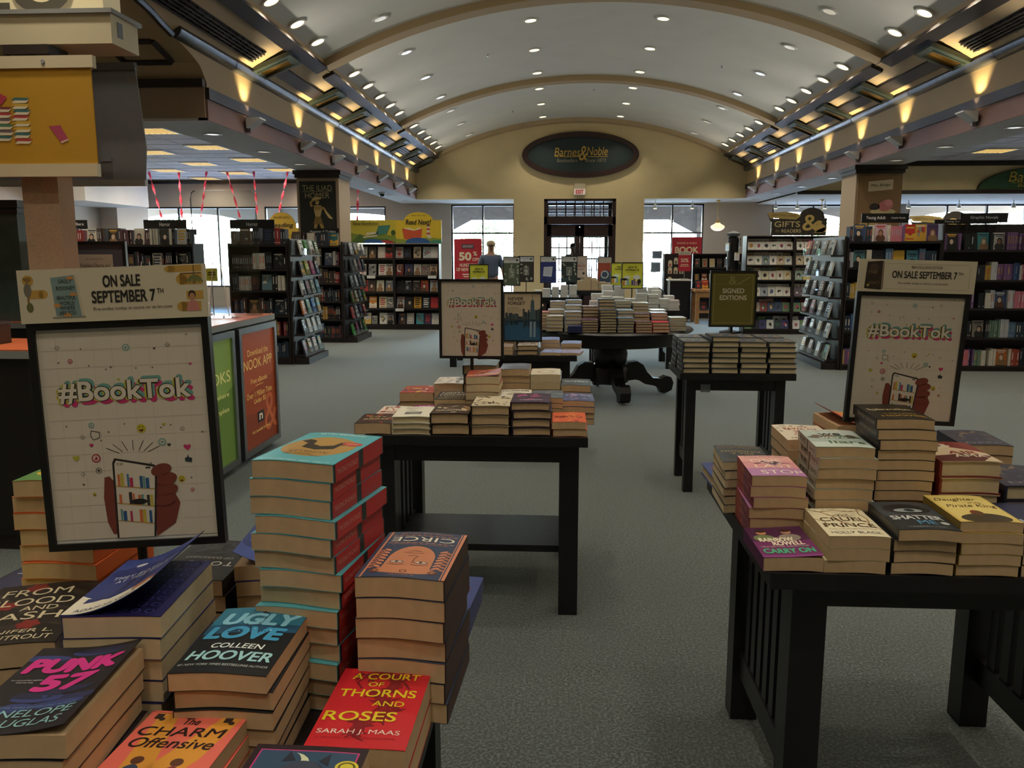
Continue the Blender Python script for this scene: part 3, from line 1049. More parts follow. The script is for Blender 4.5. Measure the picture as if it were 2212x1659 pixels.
# ================================================================ BOOKS
def wavefn(a, w, ph=0.0):
    if not a: return lambda x: 0.0
    return lambda x: a * (1 - (2 * x / w) ** 2) + a * .35 * math.sin(2 * PI * x / w + ph)
_BM = {}
def book_meshes(kind, w, l, t, front, spine, back, wave=0.0, curl=0.0, ph=0.0, page_col=None):
    key = (kind, w, l, t, front, spine, back, wave, curl, ph)
    if key in _BM: return _BM[key]
    g = wavefn(wave, w, ph)
    n = 10 if (wave or curl) else 1
    th, ov, ovs = (.0006, .0, .0) if kind == 'pb' else (.003, .004, .002)
    cov = MB(); pg = MB()
    def sheet(m, x0, x1, y0, y1, za, zb, ga, gb, col, nn):
        xs = [x0 + (x1 - x0) * i / nn for i in range(nn + 1)]
        vs = []
        for x in xs:
            vs += [(x, y0, za + ga(x)), (x, y1, za + ga(x)), (x, y1, zb + gb(x)), (x, y0, zb + gb(x))]
        fs = [(0, 1, 2, 3)]
        for i in range(nn):
            a, b = 4 * i, 4 * (i + 1)
            fs += [(a, b, b + 1, a + 1), (a + 1, b + 1, b + 2, a + 2), (a + 2, b + 2, b + 3, a + 3), (a + 3, b + 3, b, a)]
        e = 4 * nn
        fs.append((e + 3, e + 2, e + 1, e))
        m.add(vs, fs, col)
    cf = (lambda x: g(x) + curl * max(0.0, (x + w * .12) / (w * .62)) ** 2) if curl else g
    hw, hl = w / 2, l / 2
    sheet(cov, -hw, hw, -hl, hl, t - th, t, cf, cf, front, n)
    sheet(cov, -hw, hw, -hl, hl, 0, th, g, g, back, n)
    ge = g(-hw)
    cov.box(-hw - (.0 if kind == 'pb' else .003), -hl, 0 + ge, -hw + max(th, .001), hl, t + ge, spine)
    sheet(pg, -hw + max(th, .0012), hw - ov - .0008, -hl + ov + .0004, hl - ov - .0004, th + .0002, t - th - .0002, g, g, None, n)
    r = (cov.mesh('cover'), pg.mesh('page_block'), cf, t)
    _BM[key] = r
    return r
class Bk:
    def __init__(s, kind='pb', w=.14, l=.21, t=.03, front='#888888', spine=None, back=None, pages='pages_tan', art=None, sart=None, wave=.0022, curl=0.0, ph=0.0):
        s.kind, s.w, s.l, s.t = kind, w, l, t
        s.front = front; s.spine = spine or front; s.back = back or s.spine
        s.pages = pages; s.art = art; s.sart = sart; s.wave = wave; s.curl = curl; s.ph = ph
        s.am = {}; s.sm = None
    def place(s, label, loc, rot, group=None, printed=True, top=False, name=None):
        curl = s.curl if top else 0.0
        cm, pm, cf, t = book_meshes(s.kind, s.w, s.l, s.t, s.front, s.spine, s.back, s.wave, curl, s.ph)
        b = thing(name or ('paperback_book' if s.kind == 'pb' else 'hardcover_book'), label, 'book', loc, rot, group)
        c = link('cover', cm, 'print', b)
        pmat = s.pages
        if len(pm.materials) == 0: pm.materials.append(MATS[pmat])
        p = link('page_block', pm, None, b)
        if pm.materials[0] != MATS[pmat]:
            p.material_slots[0].link = 'OBJECT'; p.material_slots[0].material = MATS[pmat]
        if printed and s.art:
            if curl not in s.am:
                a = Art(s.w, s.l, .00016)
                s.art(a)
                fn = None
                if s.wave or curl:
                    def fn(co, cf=cf): co.z += cf(co.x)
                s.am[curl] = a.mesh('cover_print', fn)
            link('cover_print', s.am[curl], 'print', c, (0, 0, t + .0002))
        if s.sart:
            if s.sm is None:
                a = Art(s.l, s.t, .00016)
                s.sart(a)
                s.sm = a.mesh('spine_print')
            ge = wavefn(s.wave, s.w, s.ph)(-s.w / 2)
            link('spine_print', s.sm, 'print', c, (-s.w / 2 - (.0004 if s.kind == 'pb' else .0036), 0, s.t / 2 + ge), Euler((PI / 2, 0, -PI / 2)))
        return b
def stack(bk, phrase, x, y, rot, n, z0=TZ, group=None, jit=.003, seed=0, first_off=(0, 0), rjit=1.2):
    rng = random.Random(hash((round(x, 3), round(y, 3), n)) % 100000 + seed)
    z = z0 + .0004
    for i in range(n):
        top = i == n - 1
        k = n - 1 - i
        if n == 1: lab = phrase + ', lying alone'
        elif top: lab = phrase + ', topmost of its stack'
        else: lab = phrase + ', %s from top of its stack' % ordn(k)
        dx, dy = rng.uniform(-jit, jit), rng.uniform(-jit, jit)
        if top: dx += first_off[0]; dy += first_off[1]
        bk.place(lab, (x + dx, y + dy, z), (0, 0, R(rot + rng.uniform(-rjit, rjit))), group, printed=top, top=top)
        z += bk.t + .0006
    return z
CT = '#d9cdb8'
# ---------------- cover art
def art_achilles(a):
    a.rect(0, 0, 1, 1, '#56a8b5', 1)
    a.ell(.52, .50, .44, .32, '#b08a4a', 2, 30)
    a.poly([(.16, .36), (.24, .30), (.34, .33), (.37, .45), (.5, .50), (.63, .45), (.66, .33), (.78, .28), (.86, .34), (.76, .40), (.72, .42), (.71, .56), (.5, .62), (.30, .56), (.29, .42), (.22, .41)], '#2c2418', 3)
    a.text('#1 NEW YORK TIMES BESTSELLER', .5, .955, .84, .026, '#eaf2ee')
    a.text('THE', .36, .80, .12, .035, '#5a4420'); a.text('SONG OF', .60, .77, .34, .05, '#5a4420', 4); a.text('ACHILLES', .52, .69, .50, .058, '#5a4420', 4)
    a.ell(.18, .36, .13, .055, '#c4473f', 4); a.text('WINNER', .18, .36, .16, .025, '#f0d8c8', 5)
    a.text('MADELINE MILLER', .5, .06, .62, .04, '#eaf2ee', bold=.006)
def sp_achilles(a):
    a.rect(0, 0, 1, 1, '#2d3a38', 1)
    a.rect(.03, .0, .47, 1, '#c23a3c', 2); a.rect(.56, .0, .98, 1, '#c23a3c', 2)
    a.text('THE SONG OF ACHILLES', .25, .5, .38, .28, '#e0b0a0', 3)
def art_circe(a):
    a.rect(0, 0, 1, 1, '#33415c', 1)
    a.rect(0, 0, .035, 1, '#c98262', 2); a.rect(.05, 0, .062, 1, '#c98262', 2); a.rect(.93, 0, .955, 1, '#c98262', 2)
    C, D = '#c47f5c', '#6e4232'
    a.text('MADELINE MILLER', .5, .05, .66, .03, '#b9785a')
    for k in range(11):
        a.ell(.12 + .076 * k, .10, .036, .007, '#c98262', 2, 8); a.ell(.12 + .076 * k, .27, .036, .007, '#c98262', 2, 8)
    a.text('CIRCE', .5, .185, .78, .10, '#e8dfc8')
    a.text('THE #1 NEW YORK TIMES BESTSELLER', .5, .305, .7, .018, '#c98262')
    a.poly([(.5 + .27 * math.cos(R(180 + 9 * i)), .62 + .27 * math.sin(R(180 + 9 * i))) for i in range(21)] + [(.78, .84), (.22, .84)], C, 2)
    a.ell(.5, .86, .36, .07, C, 2.4)
    for s in (-1, 1):
        for k in range(7):
            a.ell(.5 + s * .335, .44 + .058 * k, .055, .017, '#c98262', 3, 12, rot=-s * 40)
            a.ell(.5 + s * .40, .46 + .058 * k, .05, .015, '#b06d4c', 3, 12, rot=s * 40)
        a.ell(.5 + s * .14, .70, .085, .024, '#33415c', 3); a.ell(.5 + s * .14, .70, .07, .015, '#e0c8b0', 4); a.circ(.5 + s * .14, .70, .02, '#33415c', 5)
        a.curve([(.5 + s * .04, .745), (.5 + s * .12, .765), (.5 + s * .24, .74)], .012, D, 4)
        for r in (.055, .035): a.ring(.5 + s * .33, .88, r - .012, r, D, 4, 14)
    a.ring(.5, .885, .028, .045, D, 4, 14)
    a.curve([(.46, .72), (.455, .62), (.43, .575), (.5, .56), (.55, .575)], .012, D, 4)
    a.curve([(.38, .50), (.5, .515), (.62, .50)], .012, D, 4); a.curve([(.42, .47), (.5, .458), (.58, .47)], .012, D, 4)
    a.text('A NOVEL', .5, .955, .3, .018, '#c98262')
def sp_circe(a):
    a.rect(0, 0, 1, 1, '#3a2c2c', 1)
    for k in range(4): a.rect(0, .12 + .22 * k, 1, .2 + .22 * k, '#6d4636', 2)
def art_ugly(a):
    a.rect(0, 0, 1, 1, '#12171d', 1)
    a.poly([(0, .55), (1, .62), (1, 1), (0, 1)], '#1d4e6e', 2); a.poly([(0, .7), (1, .74), (1, 1), (0, 1)], '#2a7796', 3)
    a.text('UGLY', .53, .80, .84, .19, '#8fd0e8', 5, shear=.12, bold=.035)
    a.text('LOVE', .47, .575, .84, .19, '#3f9ccb', 5, shear=.12, bold=.035)
    rg = random.Random(4)
    for k in range(16):
        a.circ(.5 + rg.gauss(0, .2), .70 + rg.gauss(0, .1), rg.uniform(.006, .014), '#10202a' if k % 3 else '#cfe9ee', 6, 6)
    for k in range(12): a.circ(.58 + rg.gauss(0, .1), .96 + rg.gauss(0, .025), rg.uniform(.012, .03), '#0c141a', 6, 7)
    a.text('COLLEEN', .5, .375, .56, .07, '#e9f1ee', 5, shear=.1, bold=.01)
    a.text('HOOVER', .5, .235, .88, .13, '#9fd2da', 5, shear=.1, bold=.02)
    a.text('#1 NEW YORK TIMES BESTSELLING AUTHOR', .5, .105, .92, .03, '#c4cdcc', 5, shear=.1)
def art_acotar(a):
    a.rect(0, 0, 1, 1, '#c4202c', 1)
    rg = random.Random(8)
    spine = [(.3, .9), (.45, .93), (.6, .9), (.7, .8), (.62, .7), (.5, .64), (.6, .55), (.68, .46), (.6, .34), (.45, .26), (.4, .14)]
    a.curve(spine, .12, '#8c1722', 2)
    for p in spine:
        for q in range(7):
            an = rg.uniform(0, 360)
            a.ell(p[0] + rg.uniform(-.1, .1), p[1] + rg.uniform(-.04, .04), .10, .012, '#7d1420', 2 + (q % 2) * .5, 10, rot=an)
    a.curve([(.70, .82), (.8, .88), (.78, .96)], .03, '#7d1420', 3); a.curve([(.3, .9), (.22, .8), (.3, .72)], .03, '#7d1420', 3)
    Y = '#d8c427'
    a.text('A COURT', .52, .885, .76, .085, Y, 5, bold=.008); a.text('OF', .44, .775, .17, .06, Y, 5, bold=.008)
    a.text('THORNS', .50, .655, .84, .10, Y, 5, bold=.012); a.text('AND', .66, .52, .34, .065, Y, 5, bold=.008)
    a.text('ROSES', .42, .36, .76, .115, Y, 5, bold=.012)
    a.text('SARAH J. MAAS', .47, .17, .84, .065, '#e6d8cc', 5)
    a.text('#1 NEW YORK TIMES BESTSELLING AUTHOR', .47, .105, .8, .02, '#8c1722', 5)
def art_charm(a):
    a.rect(0, 0, 1, 1, '#dd6a5c', 1)
    a.poly([(.10, .98), (.30, .98), (.62, 0), (.25, 0)], '#d49338', 2); a.poly([(.78, .98), (.96, .98), (.85, .5), (.5, 0), (.20, 0)], '#d49338', 2)
    for u in (.12, .84):
        a.rect(u - .04, .9, u + .04, .96, '#2a1d1a', 3); a.circ(u + .05, .9, .03, '#3a2722', 3)
    a.curve([(0, .985), (.2, .97), (.4, .985), (.6, .97), (.8, .985), (1, .97)], .012, '#b4473c', 3)
    a.text('The', .5, .885, .17, .075, '#2a1416', 5, shear=.2, bold=.01)
    a.text('CHARM', .48, .77, .86, .10, '#2a1416', 5, shear=.12, bold=.012, rot=2)
    a.text('Offensive', .48, .645, .82, .105, '#2a1416', 5, shear=.25, bold=.012, rot=2)
    for u in (.3, .68):
        a.circ(u, .46, .06, '#5a3426', 4); a.ell(u, .30, .10, .12, '#33405c' if u < .5 else '#7c2f3c', 4)
    a.text('ALISON COCHRUN', .5, .09, .8, .05, '#2a1416', 5)
def art_punk(a):
    a.rect(0, 0, 1, 1, '#17151f', 1)
    rg = random.Random(3)
    for k in range(14): a.ell(rg.uniform(.05, .95), rg.choice([.9, .84, .4, .34, .28]) + rg.uniform(-.04, .04), rg.uniform(.1, .26), .04, rg.choice(['#232a52', '#2c3a72', '#1d2140']), 2 + k * .05, 16)
    a.text('PUNK', .5, .75, .88, .18, '#c92a86', 5, shear=.08, bold=.045)
    a.text('57', .58, .535, .52, .19, '#c92a86', 5, shear=.08, bold=.045)
    a.text('We were perfect together.', .2, .575, .30, .016, '#d9d5d9', 5); a.text('Until we met.', .2, .55, .16, .016, '#d9d5d9', 5)
    a.text('PENELOPE', .5, .20, .84, .075, '#7fb0b4', 5, shear=.12); a.text('DOUGLAS', .5, .10, .76, .075, '#7fb0b4', 5, shear=.12)
    a.text('NEW YORK TIMES BESTSELLING AUTHOR', .5, .265, .8, .02, '#5f7f92', 5)
def art_both(a):
    a.rect(0, 0, 1, 1, '#2d3a77', 1)
    a.rect(0, .70, 1, 1, '#3a4c92', 2)
    for k in range(9): a.ell(.1 + .1 * k, .72 + .04 * math.sin(k * 2.3), .09, .07, '#24306a', 3, 12)
    a.poly([(0, 0), (1, 0), (1, .08), (.7, .22), (.4, .17), (0, .30)], '#d8d3c2', 3)
    a.poly([(.1, .17), (.5, .22), (.75, .20), (.8, .26), (.5, .28), (.1, .25)], '#2b376f', 4)
    a.ell(.80, .17, .14, .07, '#8c4f38', 4); a.ell(.8, .17, .11, .05, '#b06d48', 5)
    a.poly([(.35, .22), (.42, .4), (.38, .55), (.47, .56), (.5, .42), (.48, .24)], '#1b2450', 4); a.poly([(.56, .24), (.6, .42), (.57, .57), (.66, .57), (.67, .4), (.64, .22)], '#1b2450', 4)
    a.text('THEY BOTH DIE', .52, .60, .8, .055, '#cdd3dd', 6, space=1.2, bold=.008); a.text('AT THE END', .52, .52, .62, .05, '#cdd3dd', 6, space=1.2, bold=.008)
    a.text('ADAM SILVERA', .45, .05, .7, .045, '#26305c', 6, bold=.006)
    a.ell(.3, .83, .07, .03, '#dfe4ea', 5)
def art_under(a):
    a.rect(0, 0, 1, 1, '#241f52', 1)
    for k in range(9):
        for j in range(6): a.ring(.14 + .14 * j, .08 + .105 * k, .035, .05, '#4c55a0', 2, 10)
def art_blood(a):
    a.rect(0, 0, 1, 1, '#17120f', 1)
    rg = random.Random(2)
    for k in range(26):
        a.ell(rg.uniform(0, 1), rg.uniform(0, 1), .16, .02, '#2f2620', 2 + .02 * k, 10, rot=rg.uniform(0, 180))
    for (u, v) in ((.22, .30), (.62, .28), (.25, .62), (.4, .92)):
        for k in range(6): a.ell(u + .05 * math.cos(k), v + .03 * math.sin(k), .07, .03, '#7c1c1c', 3 + .05 * k, 10, rot=60 * k)
    T = '#cbbf9f'
    a.text('FROM', .45, .84, .68, .12, T, 5); a.text('BLOOD', .46, .67, .84, .12, T, 5); a.text('AND', .6, .545, .36, .07, T, 5); a.text('ASH', .56, .42, .6, .12, T, 5)
    a.text('JENNIFER L.', .5, .17, .8, .065, T, 5, shear=.1); a.text('ARMENTROUT', .5, .085, .86, .065, T, 5, shear=.1)
def art_henry(a):
    a.rect(0, 0, 1, 1, '#dc6b34', 1)
    a.rect(0, .0, 1, .42, '#dc6b34', 2); a.poly([(0, .5), (.5, .62), (1, .5), (1, 1), (0, 1)], '#5b8a4a', 2); a.ell(.6, .75, .3, .1, '#e0b53c', 3)
    a.text('WE MEET ON', .5, .42, .84, .09, '#f0e6d6', 5, bold=.02); a.text('EMILY HENRY', .5, .13, .84, .09, '#f0e6d6', 5, bold=.02)
def art_touch(a):
    a.rect(0, 0, 1, 1, '#1a1a1d', 1)
    a.text('TOUCH', .5, .62, .84, .10, '#c3bfb4', 5, space=1.3); a.text('a', .5, .78, .07, .05, '#c3bfb4', 5); a.text('OF DARKNESS', .5, .48, .7, .05, '#8f8c84', 5)
    rg = random.Random(7)
    for k in range(16): a.ell(rg.uniform(.1, .9), rg.uniform(.05, .4), .12, .02, '#34343a', 2 + .02 * k, 10, rot=rg.uniform(0, 180))
def art_yellow(a):
    a.rect(0, 0, 1, 1, '#d8cf2a', 1)
    for k in range(7): a.ell(.62 + .1 * math.cos(k), .55 + .08 * math.sin(k), .2, .035, '#3f6b3a' if k % 2 else '#2d5236', 2 + .1 * k, 14, rot=50 * k)
    a.text('DVERS', .6, .2, .6, .06, '#4f4a18', 4)
def art_dark(a):
    a.rect(0, 0, 1, 1, '#23263a', 1)
    a.rect(.08, .08, .92, .92, '#2b3050', 2); a.text('LOVE', .5, .3, .7, .14, '#c9d2de', 4)
def art_wolf(a):
    a.rect(0, 0, 1, 1, '#23151f', 1)
    a.rect(.06, .06, .94, .95, '#c2387c', 2); a.rect(.075, .07, .925, .94, '#2c4a66', 3)
    a.circ(.36, .78, .20, '#cfd3b0', 4); a.circ(.3, .82, .17, '#2c4a66', 5)
    a.ell(.52, .62, .24, .22, '#20283a', 6); a.ell(.50, .70, .2, .14, '#3a4256', 7, rot=20); a.ell(.52, .55, .15, .12, '#6e5148', 8)
    a.poly([(.30, .82), (.34, .93), (.42, .84)], '#20283a', 7); a.poly([(.62, .84), (.70, .92), (.72, .80)], '#20283a', 7)
    a.circ(.47, .60, .018, '#c84a4a', 9); a.circ(.58, .60, .018, '#c84a4a', 9)
    a.ell(.88, .80, .10, .06, '#d3c53a', 8); a.ring(.88, .80, .055, .075, '#5a541c', 9, asp=.85)
    a.ell(.78, .60, .09, .045, '#3f9a6a', 8); a.text('A NOVEL', .78, .6, .11, .03, '#17352a', 9)
    a.text('CEMETERY BOYS', .5, .2, .76, .1, '#d9d0b0', 9)
def art_carry(a):
    a.rect(0, 0, 1, 1, '#6d2560', 1)
    a.rect(0, .52, 1, 1, '#4a1c44', 2); a.rect(0, 0, 1, .05, '#8a3a86', 3)
    for (u, h, s) in ((.24, '#c98a66', '#6f7a52'), (.68, '#c08a70', '#8a7f74')):
        a.ell(u, .62, .19, .12, s, 3); a.circ(u, .80, .09, h, 4); a.ell(u, .86, .10, .05, '#3a2018', 5)
    a.text('RAINBOW', .42, .56, .60, .13, '#eadfc6', 6, bold=.02); a.text('ROWELL', .58, .43, .54, .13, '#eadfc6', 6, bold=.02)
    a.text('THE #1 NEW YORK TIMES BESTSELLER', .48, .325, .82, .035, '#d9cdb6', 6); a.text('CARRY ON', .5, .19, .86, .15, '#3fb486', 6, bold=.02)
def art_cruel(a):
    a.rect(0, 0, 1, 1, '#ddd3b4', 1)
    B = '#8a6a3c'
    br = [[(0, .95), (.2, .86), (.35, .7), (.42, .5), (.36, .3)], [(.35, .7), (.6, .66), (.85, .48)], [(.2, .86), (.45, .92), (.7, .86), (.95, .95)], [(.9, .98), (.86, .8), (.92, .62), (.86, .4), (1, .25)], [(.0, .6), (.14, .5), (.1, .3)], [(.42, .5), (.6, .36), (.8, .3)]]
    for b in br: a.curve(b, .022, B, 2)
    for b in br[:3]:
        for p in b: a.curve([p, (p[0] + .1, p[1] + .06)], .012, B, 2); a.curve([p, (p[0] - .08, p[1] + .05)], .012, B, 2)
    a.text('THE', .54, .72, .2, .06, '#4a3a24', 5); a.text('CRUEL', .48, .58, .78, .13, '#3b2c1c', 5, bold=.006); a.text('PRINCE', .50, .37, .86, .13, '#3b2c1c', 5, bold=.006)
    a.text('#1 NEW YORK TIMES BESTSELLING AUTHOR', .5, .235, .8, .018, '#3b3a34', 5); a.text('HOLLY BLACK', .5, .12, .82, .075, '#5b6670', 5, bold=.004)
def art_shatter(a):
    a.rect(0, 0, 1, 1, '#23292f', 1)
    a.rect(0, .45, 1, 1, '#3a4046', 2); a.ell(.5, .72, .40, .17, '#15181c', 3); a.ell(.50, .66, .24, .07, '#8d989c', 4); a.circ(.52, .66, .09, '#30404a', 5); a.circ(.52, .66, .045, '#0c0f12', 6)
    for k in range(9): a.line(.2 + .07 * k, .8, .14 + .085 * k, .93, .012, '#101215', 4)
    a.text('SHATTER', .5, .40, .84, .14, '#c6cccb', 7, bold=.02); a.text('ME', .58, .23, .3, .14, '#4f86a8', 7, bold=.02); a.text('TAHEREH MAFI', .5, .08, .6, .05, '#7c868c', 7)
    a.circ(.86, .22, .07, '#aeb4b2', 7)
def art_pirate(a):
    a.rect(0, 0, 1, 1, '#cdb25c', 1)
    a.rect(.05, .03, .95, .97, '#d7c377', 2)
    a.ell(.5, .12, .40, .16, '#3a2f1e', 3); a.ell(.46, .30, .10, .10, '#5a3a24', 3.5); a.circ(.42, .34, .05, '#8a2a24', 4)
    a.text('Daughter', .42, .80, .72, .14, '#4a2c18', 5, shear=.3); a.text('of the', .66, .68, .22, .06, '#4a2c18', 5, shear=.3); a.text('Pirate King', .54, .55, .84, .15, '#4a2c18', 5, shear=.3)
def art_stop(a):
    a.rect(0, 0, 1, 1, '#b67fb0', 1); a.rect(0, .36, 1, 1, '#d9949a', 2); a.rect(0, .7, 1, 1, '#e3a8a2', 3)
    a.text('Casey McQuiston', .5, .92, .8, .06, '#3c2a3c', 5, shear=.25); a.text('ONE', .47, .73, .60, .15, '#f0d8c4', 5, bold=.005); a.text('LAST', .55, .46, .72, .15, '#f0d8c4', 5, bold=.005); a.text('STOP', .60, .17, .76, .17, '#f0e0d4', 5, bold=.005)
    rg = random.Random(9)
    for k in range(20): a.ell(.55 + rg.gauss(0, .13), .60 + rg.gauss(0, .045), .045, .02, rg.choice(['#3c2a3c', '#e7d9cf', '#8a3f5c', '#5a5a78']), 6 + .05 * k, 8)
    a.rect(.2, .595, .9, .61, '#3c2a3c', 5.5)
def sp_stop(a):
    a.rect(0, 0, 1, 1, '#8c3f4c', 1); a.rect(0, 0, .5, 1, '#a04a48', 2); a.rect(.5, 0, .75, 1, '#7a3a58', 2)
    a.text('ONE LAST STOP', .6, .5, .5, .5, '#d99a9a', 4)
def art_liars(a):
    a.rect(0, 0, 1, 1, '#a9b7b0', 1)
    a.rect(0, .55, 1, 1, '#b9c4bf', 2); a.ell(.5, .55, .48, .09, '#5c6a5c', 3)
    for (u, c) in ((.2, '#6b5a48'), (.42, '#7a6b58'), (.8, '#4f4a3c')): a.ell(u, .58, .10, .10, c, 4)
    a.rect(0, 0, 1, .28, '#c2cfc6', 3)
    a.text('e. lockhart', .42, .91, .7, .07, '#c4b690', 5); a.text('we', .46, .70, .40, .13, '#2d3330', 6, bold=.02); a.text('were', .46, .5, .5, .1, '#c6d2cc', 6, bold=.02); a.text('liars', .62, .26, .62, .15, '#4d6a4a', 6, bold=.02)
def sp_liars(a):
    a.rect(0, 0, 1, 1, '#b9ad9a', 1)
    a.text('we were', .3, .55, .34, .6, '#3b3a34', 3, bold=.01); a.rect(.52, 0, .6, 1, '#6b5f50', 2); a.text('liars', .8, .5, .26, .5, '#4a4a40', 3)
def art_verity(a):
    a.rect(0, 0, 1, 1, '#1b1814', 1)
    a.ell(.6, .8, .35, .12, '#2b241a', 2, rot=15); a.ell(.4, .6, .45, .1, '#26211a', 2, rot=-10)
    a.curve([(.1, .66), (.2, .52), (.28, .66), (.36, .58), (.42, .64), (.46, .56), (.55, .64), (.6, .58), (.66, .68), (.7, .58), (.8, .66), (.9, .52)], .012, '#c9b98e', 4)
    a.text('Verity', .5, .60, .8, .13, '#c9b98e', 5, shear=.35, bold=-.012)
    a.text('COLLEEN', .55, .34, .56, .07, '#a8843c', 5, bold=.01); a.text('HOOVER', .56, .20, .76, .10, '#b08c3c', 5, bold=.015)
    a.circ(.9, .15, .04, '#b08c3c', 5)
def sp_verity(a):
    a.rect(0, 0, 1, 1, '#1d1b1a', 1)
    a.text('Verity', .38, .5, .3, .6, '#b9b0a0', 3, shear=.3); a.text('COLLEEN HOOVER', .74, .5, .4, .35, '#b9b0a0', 3)
def art_king(a):
    a.rect(0, 0, 1, 1, '#2c3037', 1)
    for k in range(5): a.ring(.15 + .18 * k, .12 + .03 * (k % 2), .06, .075, '#9a8250', 2, 12)
    a.curve([(.05, .6), (.2, .8), (.4, .9), (.7, .93), (.95, .8)], .014, '#9a8250', 3)
    a.text('TO', .35, .66, .15, .07, '#b09a64', 5); a.text('KILL A', .5, .52, .46, .09, '#b09a64', 5); a.text('KINGDOM', .5, .38, .82, .10, '#b09a64', 5); a.text('ALEXANDRA CHRISTO', .5, .06, .8, .04, '#b09a64', 5)
def art_ways(a):
    a.rect(0, 0, 1, 1, '#d9cdb8', 1)
    rg = random.Random(12)
    for k in range(26): a.ell(rg.uniform(.05, .95), rg.choice([rg.uniform(.04, .24), rg.uniform(.8, .97), rg.uniform(.3, .7)]), .045, .016, rg.choice(['#4a3a36', '#6a4a44']), 2, 8, rot=rg.uniform(0, 180))
    a.text('HOW TO', .5, .7, .5, .1, '#a4382e', 5, bold=.01); a.text('DIE', .45, .5, .5, .15, '#a4382e', 5, bold=.01); a.text('MY WAYS', .5, .3, .7, .12, '#a4382e', 5, bold=.01)
def art_redcream(a):
    a.rect(0, 0, 1, 1, '#cdb89a', 1)
    a.poly([(0, .55), (.4, .75), (1, .45), (1, 1), (0, 1)], '#7c2a24', 2); a.ell(.35, .78, .22, .12, '#d8cbb4', 3); a.ell(.34, .78, .08, .05, '#3a2420', 4)
    a.poly([(0, 0), (.7, 0), (1, .3), (.5, .35), (0, .25)], '#5a2420', 3)
    a.text('AIR', .58, .42, .5, .14, '#8a2020', 5, bold=.015); a.text('AMA', .62, .25, .55, .14, '#d9cdb8', 6, bold=.015); a.text('FE', .5, .84, .3, .12, '#8a2020', 6, bold=.015)
def art_navy(a):
    a.rect(0, 0, 1, 1, '#2b2c40', 1)
    rg = random.Random(15)
    for k in range(16): a.ell(rg.uniform(.1, .9), rg.uniform(.3, .9), .12, .03, rg.choice(['#4a3e3a', '#6a5a48', '#3a3f5a']), 2 + .05 * k, 10, rot=rg.uniform(0, 180))
    a.text('DEEP', .5, .14, .72, .09, '#8c8a90', 5)
def art_orion(a):
    a.rect(0, 0, 1, 1, '#35427a', 1); a.ell(.45, .38, .36, .11, '#8c2f4a', 2, rot=20); a.ell(.6, .3, .3, .07, '#a23a50', 3)
    a.text('NORION', .5, .62, .7, .09, '#b9c2da', 5, bold=.01); a.rect(0, .9, 1, 1, '#27305c', 2)
def art_pinkorange(a):
    a.rect(0, 0, 1, 1, '#c9584a', 1); a.poly([(0, 0), (.6, 0), (.3, 1), (0, 1)], '#cf8a34', 2); a.ell(.62, .55, .24, .12, '#d98a86', 3)
# ---------------- left foreground table
GL = 'paperbacks on the left foreground table'
stack(Bk(t=.0292, w=.14, l=.205, front='#56a8b5', spine='#56a8b5', art=art_achilles, sart=sp_achilles), 'teal paperback with gold oval and red spine panels', -.40, 1.322, 171, 14, group=GL, jit=.006, rjit=2)
stack(Bk(t=.0338, w=.143, l=.21, front='#33415c', spine='#3a2c2c', art=art_circe, sart=sp_circe, ph=1), 'navy paperback with a copper face on the cover', -.240, 1.305, 176.5, 7, group=GL)
stack(Bk(t=.0272, front='#12171d', spine='#12171d', art=art_ugly, pages='pages_tan', ph=2), 'black paperback with big blue lettering', -.468, 1.135, 1.3, 6, group=GL)
stack(Bk(t=.040, l=.212, front='#c4202c', spine='#a81c26', art=art_acotar, pages='pages_tan', wave=.001), 'bright red paperback with yellow title and dark creature', -.268, 1.105, -.5, 2, group=GL)
stack(Bk(t=.0245, front='#dd6a5c', spine='#c9584c', art=art_charm, wave=.001), 'coral and orange paperback with brush lettering', -.502, .938, -2, 4, group=GL)
stack(Bk(t=.031, l=.214, front='#17151f', art=art_punk, curl=.014, wave=.001), 'black and violet paperback with magenta title', -.648, .94, 4, 6, group=GL)
stack(Bk(t=.0325, l=.212, front='#241f52', spine='#2d3a77', art=art_under, pages='pages_cream', wave=.001), 'dark indigo ring patterned paperback under a curled cover', -.64, 1.168, 3.5, 7, group=GL)
stack(Bk(t=.037, w=.15, l=.228, front='#17120f', art=art_blood), 'thick black paperback with cream serif title and red leaves', -.822, 1.16, 14, 5, group=GL)
stack(Bk(t=.0303, front='#dc6b34', art=art_henry), 'orange paperback in the tall stack behind the big poster', -.905, 1.468, 180, 11, group=GL, jit=.005)
stack(Bk(t=.032, front='#1a1a1d', art=art_touch), 'matte black paperback behind the poster pole', -.70, 1.54, 180, 4, group=GL)
stack(Bk(t=.030, front='#3a4c92', spine='#2d3a77', art=art_both, curl=.03), 'blue paperback with a curled cover behind the teal stack', -.552, 1.56, 186, 5, group=GL)
stack(Bk(t=.030, front='#d8cf2a', art=art_yellow), 'yellow paperback with green leaves at the left edge', -1.01, 1.235, 6, 4, group=GL)
stack(Bk(t=.030, front='#23263a', art=art_dark), 'dark blue paperback at the far left edge', -1.055, 1.50, 175, 3, group=GL)
stack(Bk(t=.032, w=.15, front='#23151f', spine='#2a1a24', art=art_wolf, wave=.001), 'dark paperback with moon, curly haired figure and pink border', -.322, .872, -1, 3, group=GL)
stack(Bk(t=.028, front='#4a4f86', art=art_orion), 'blue violet paperback sticking out behind the copper face stack', -.235, 1.56, 176, 2, group=GL)
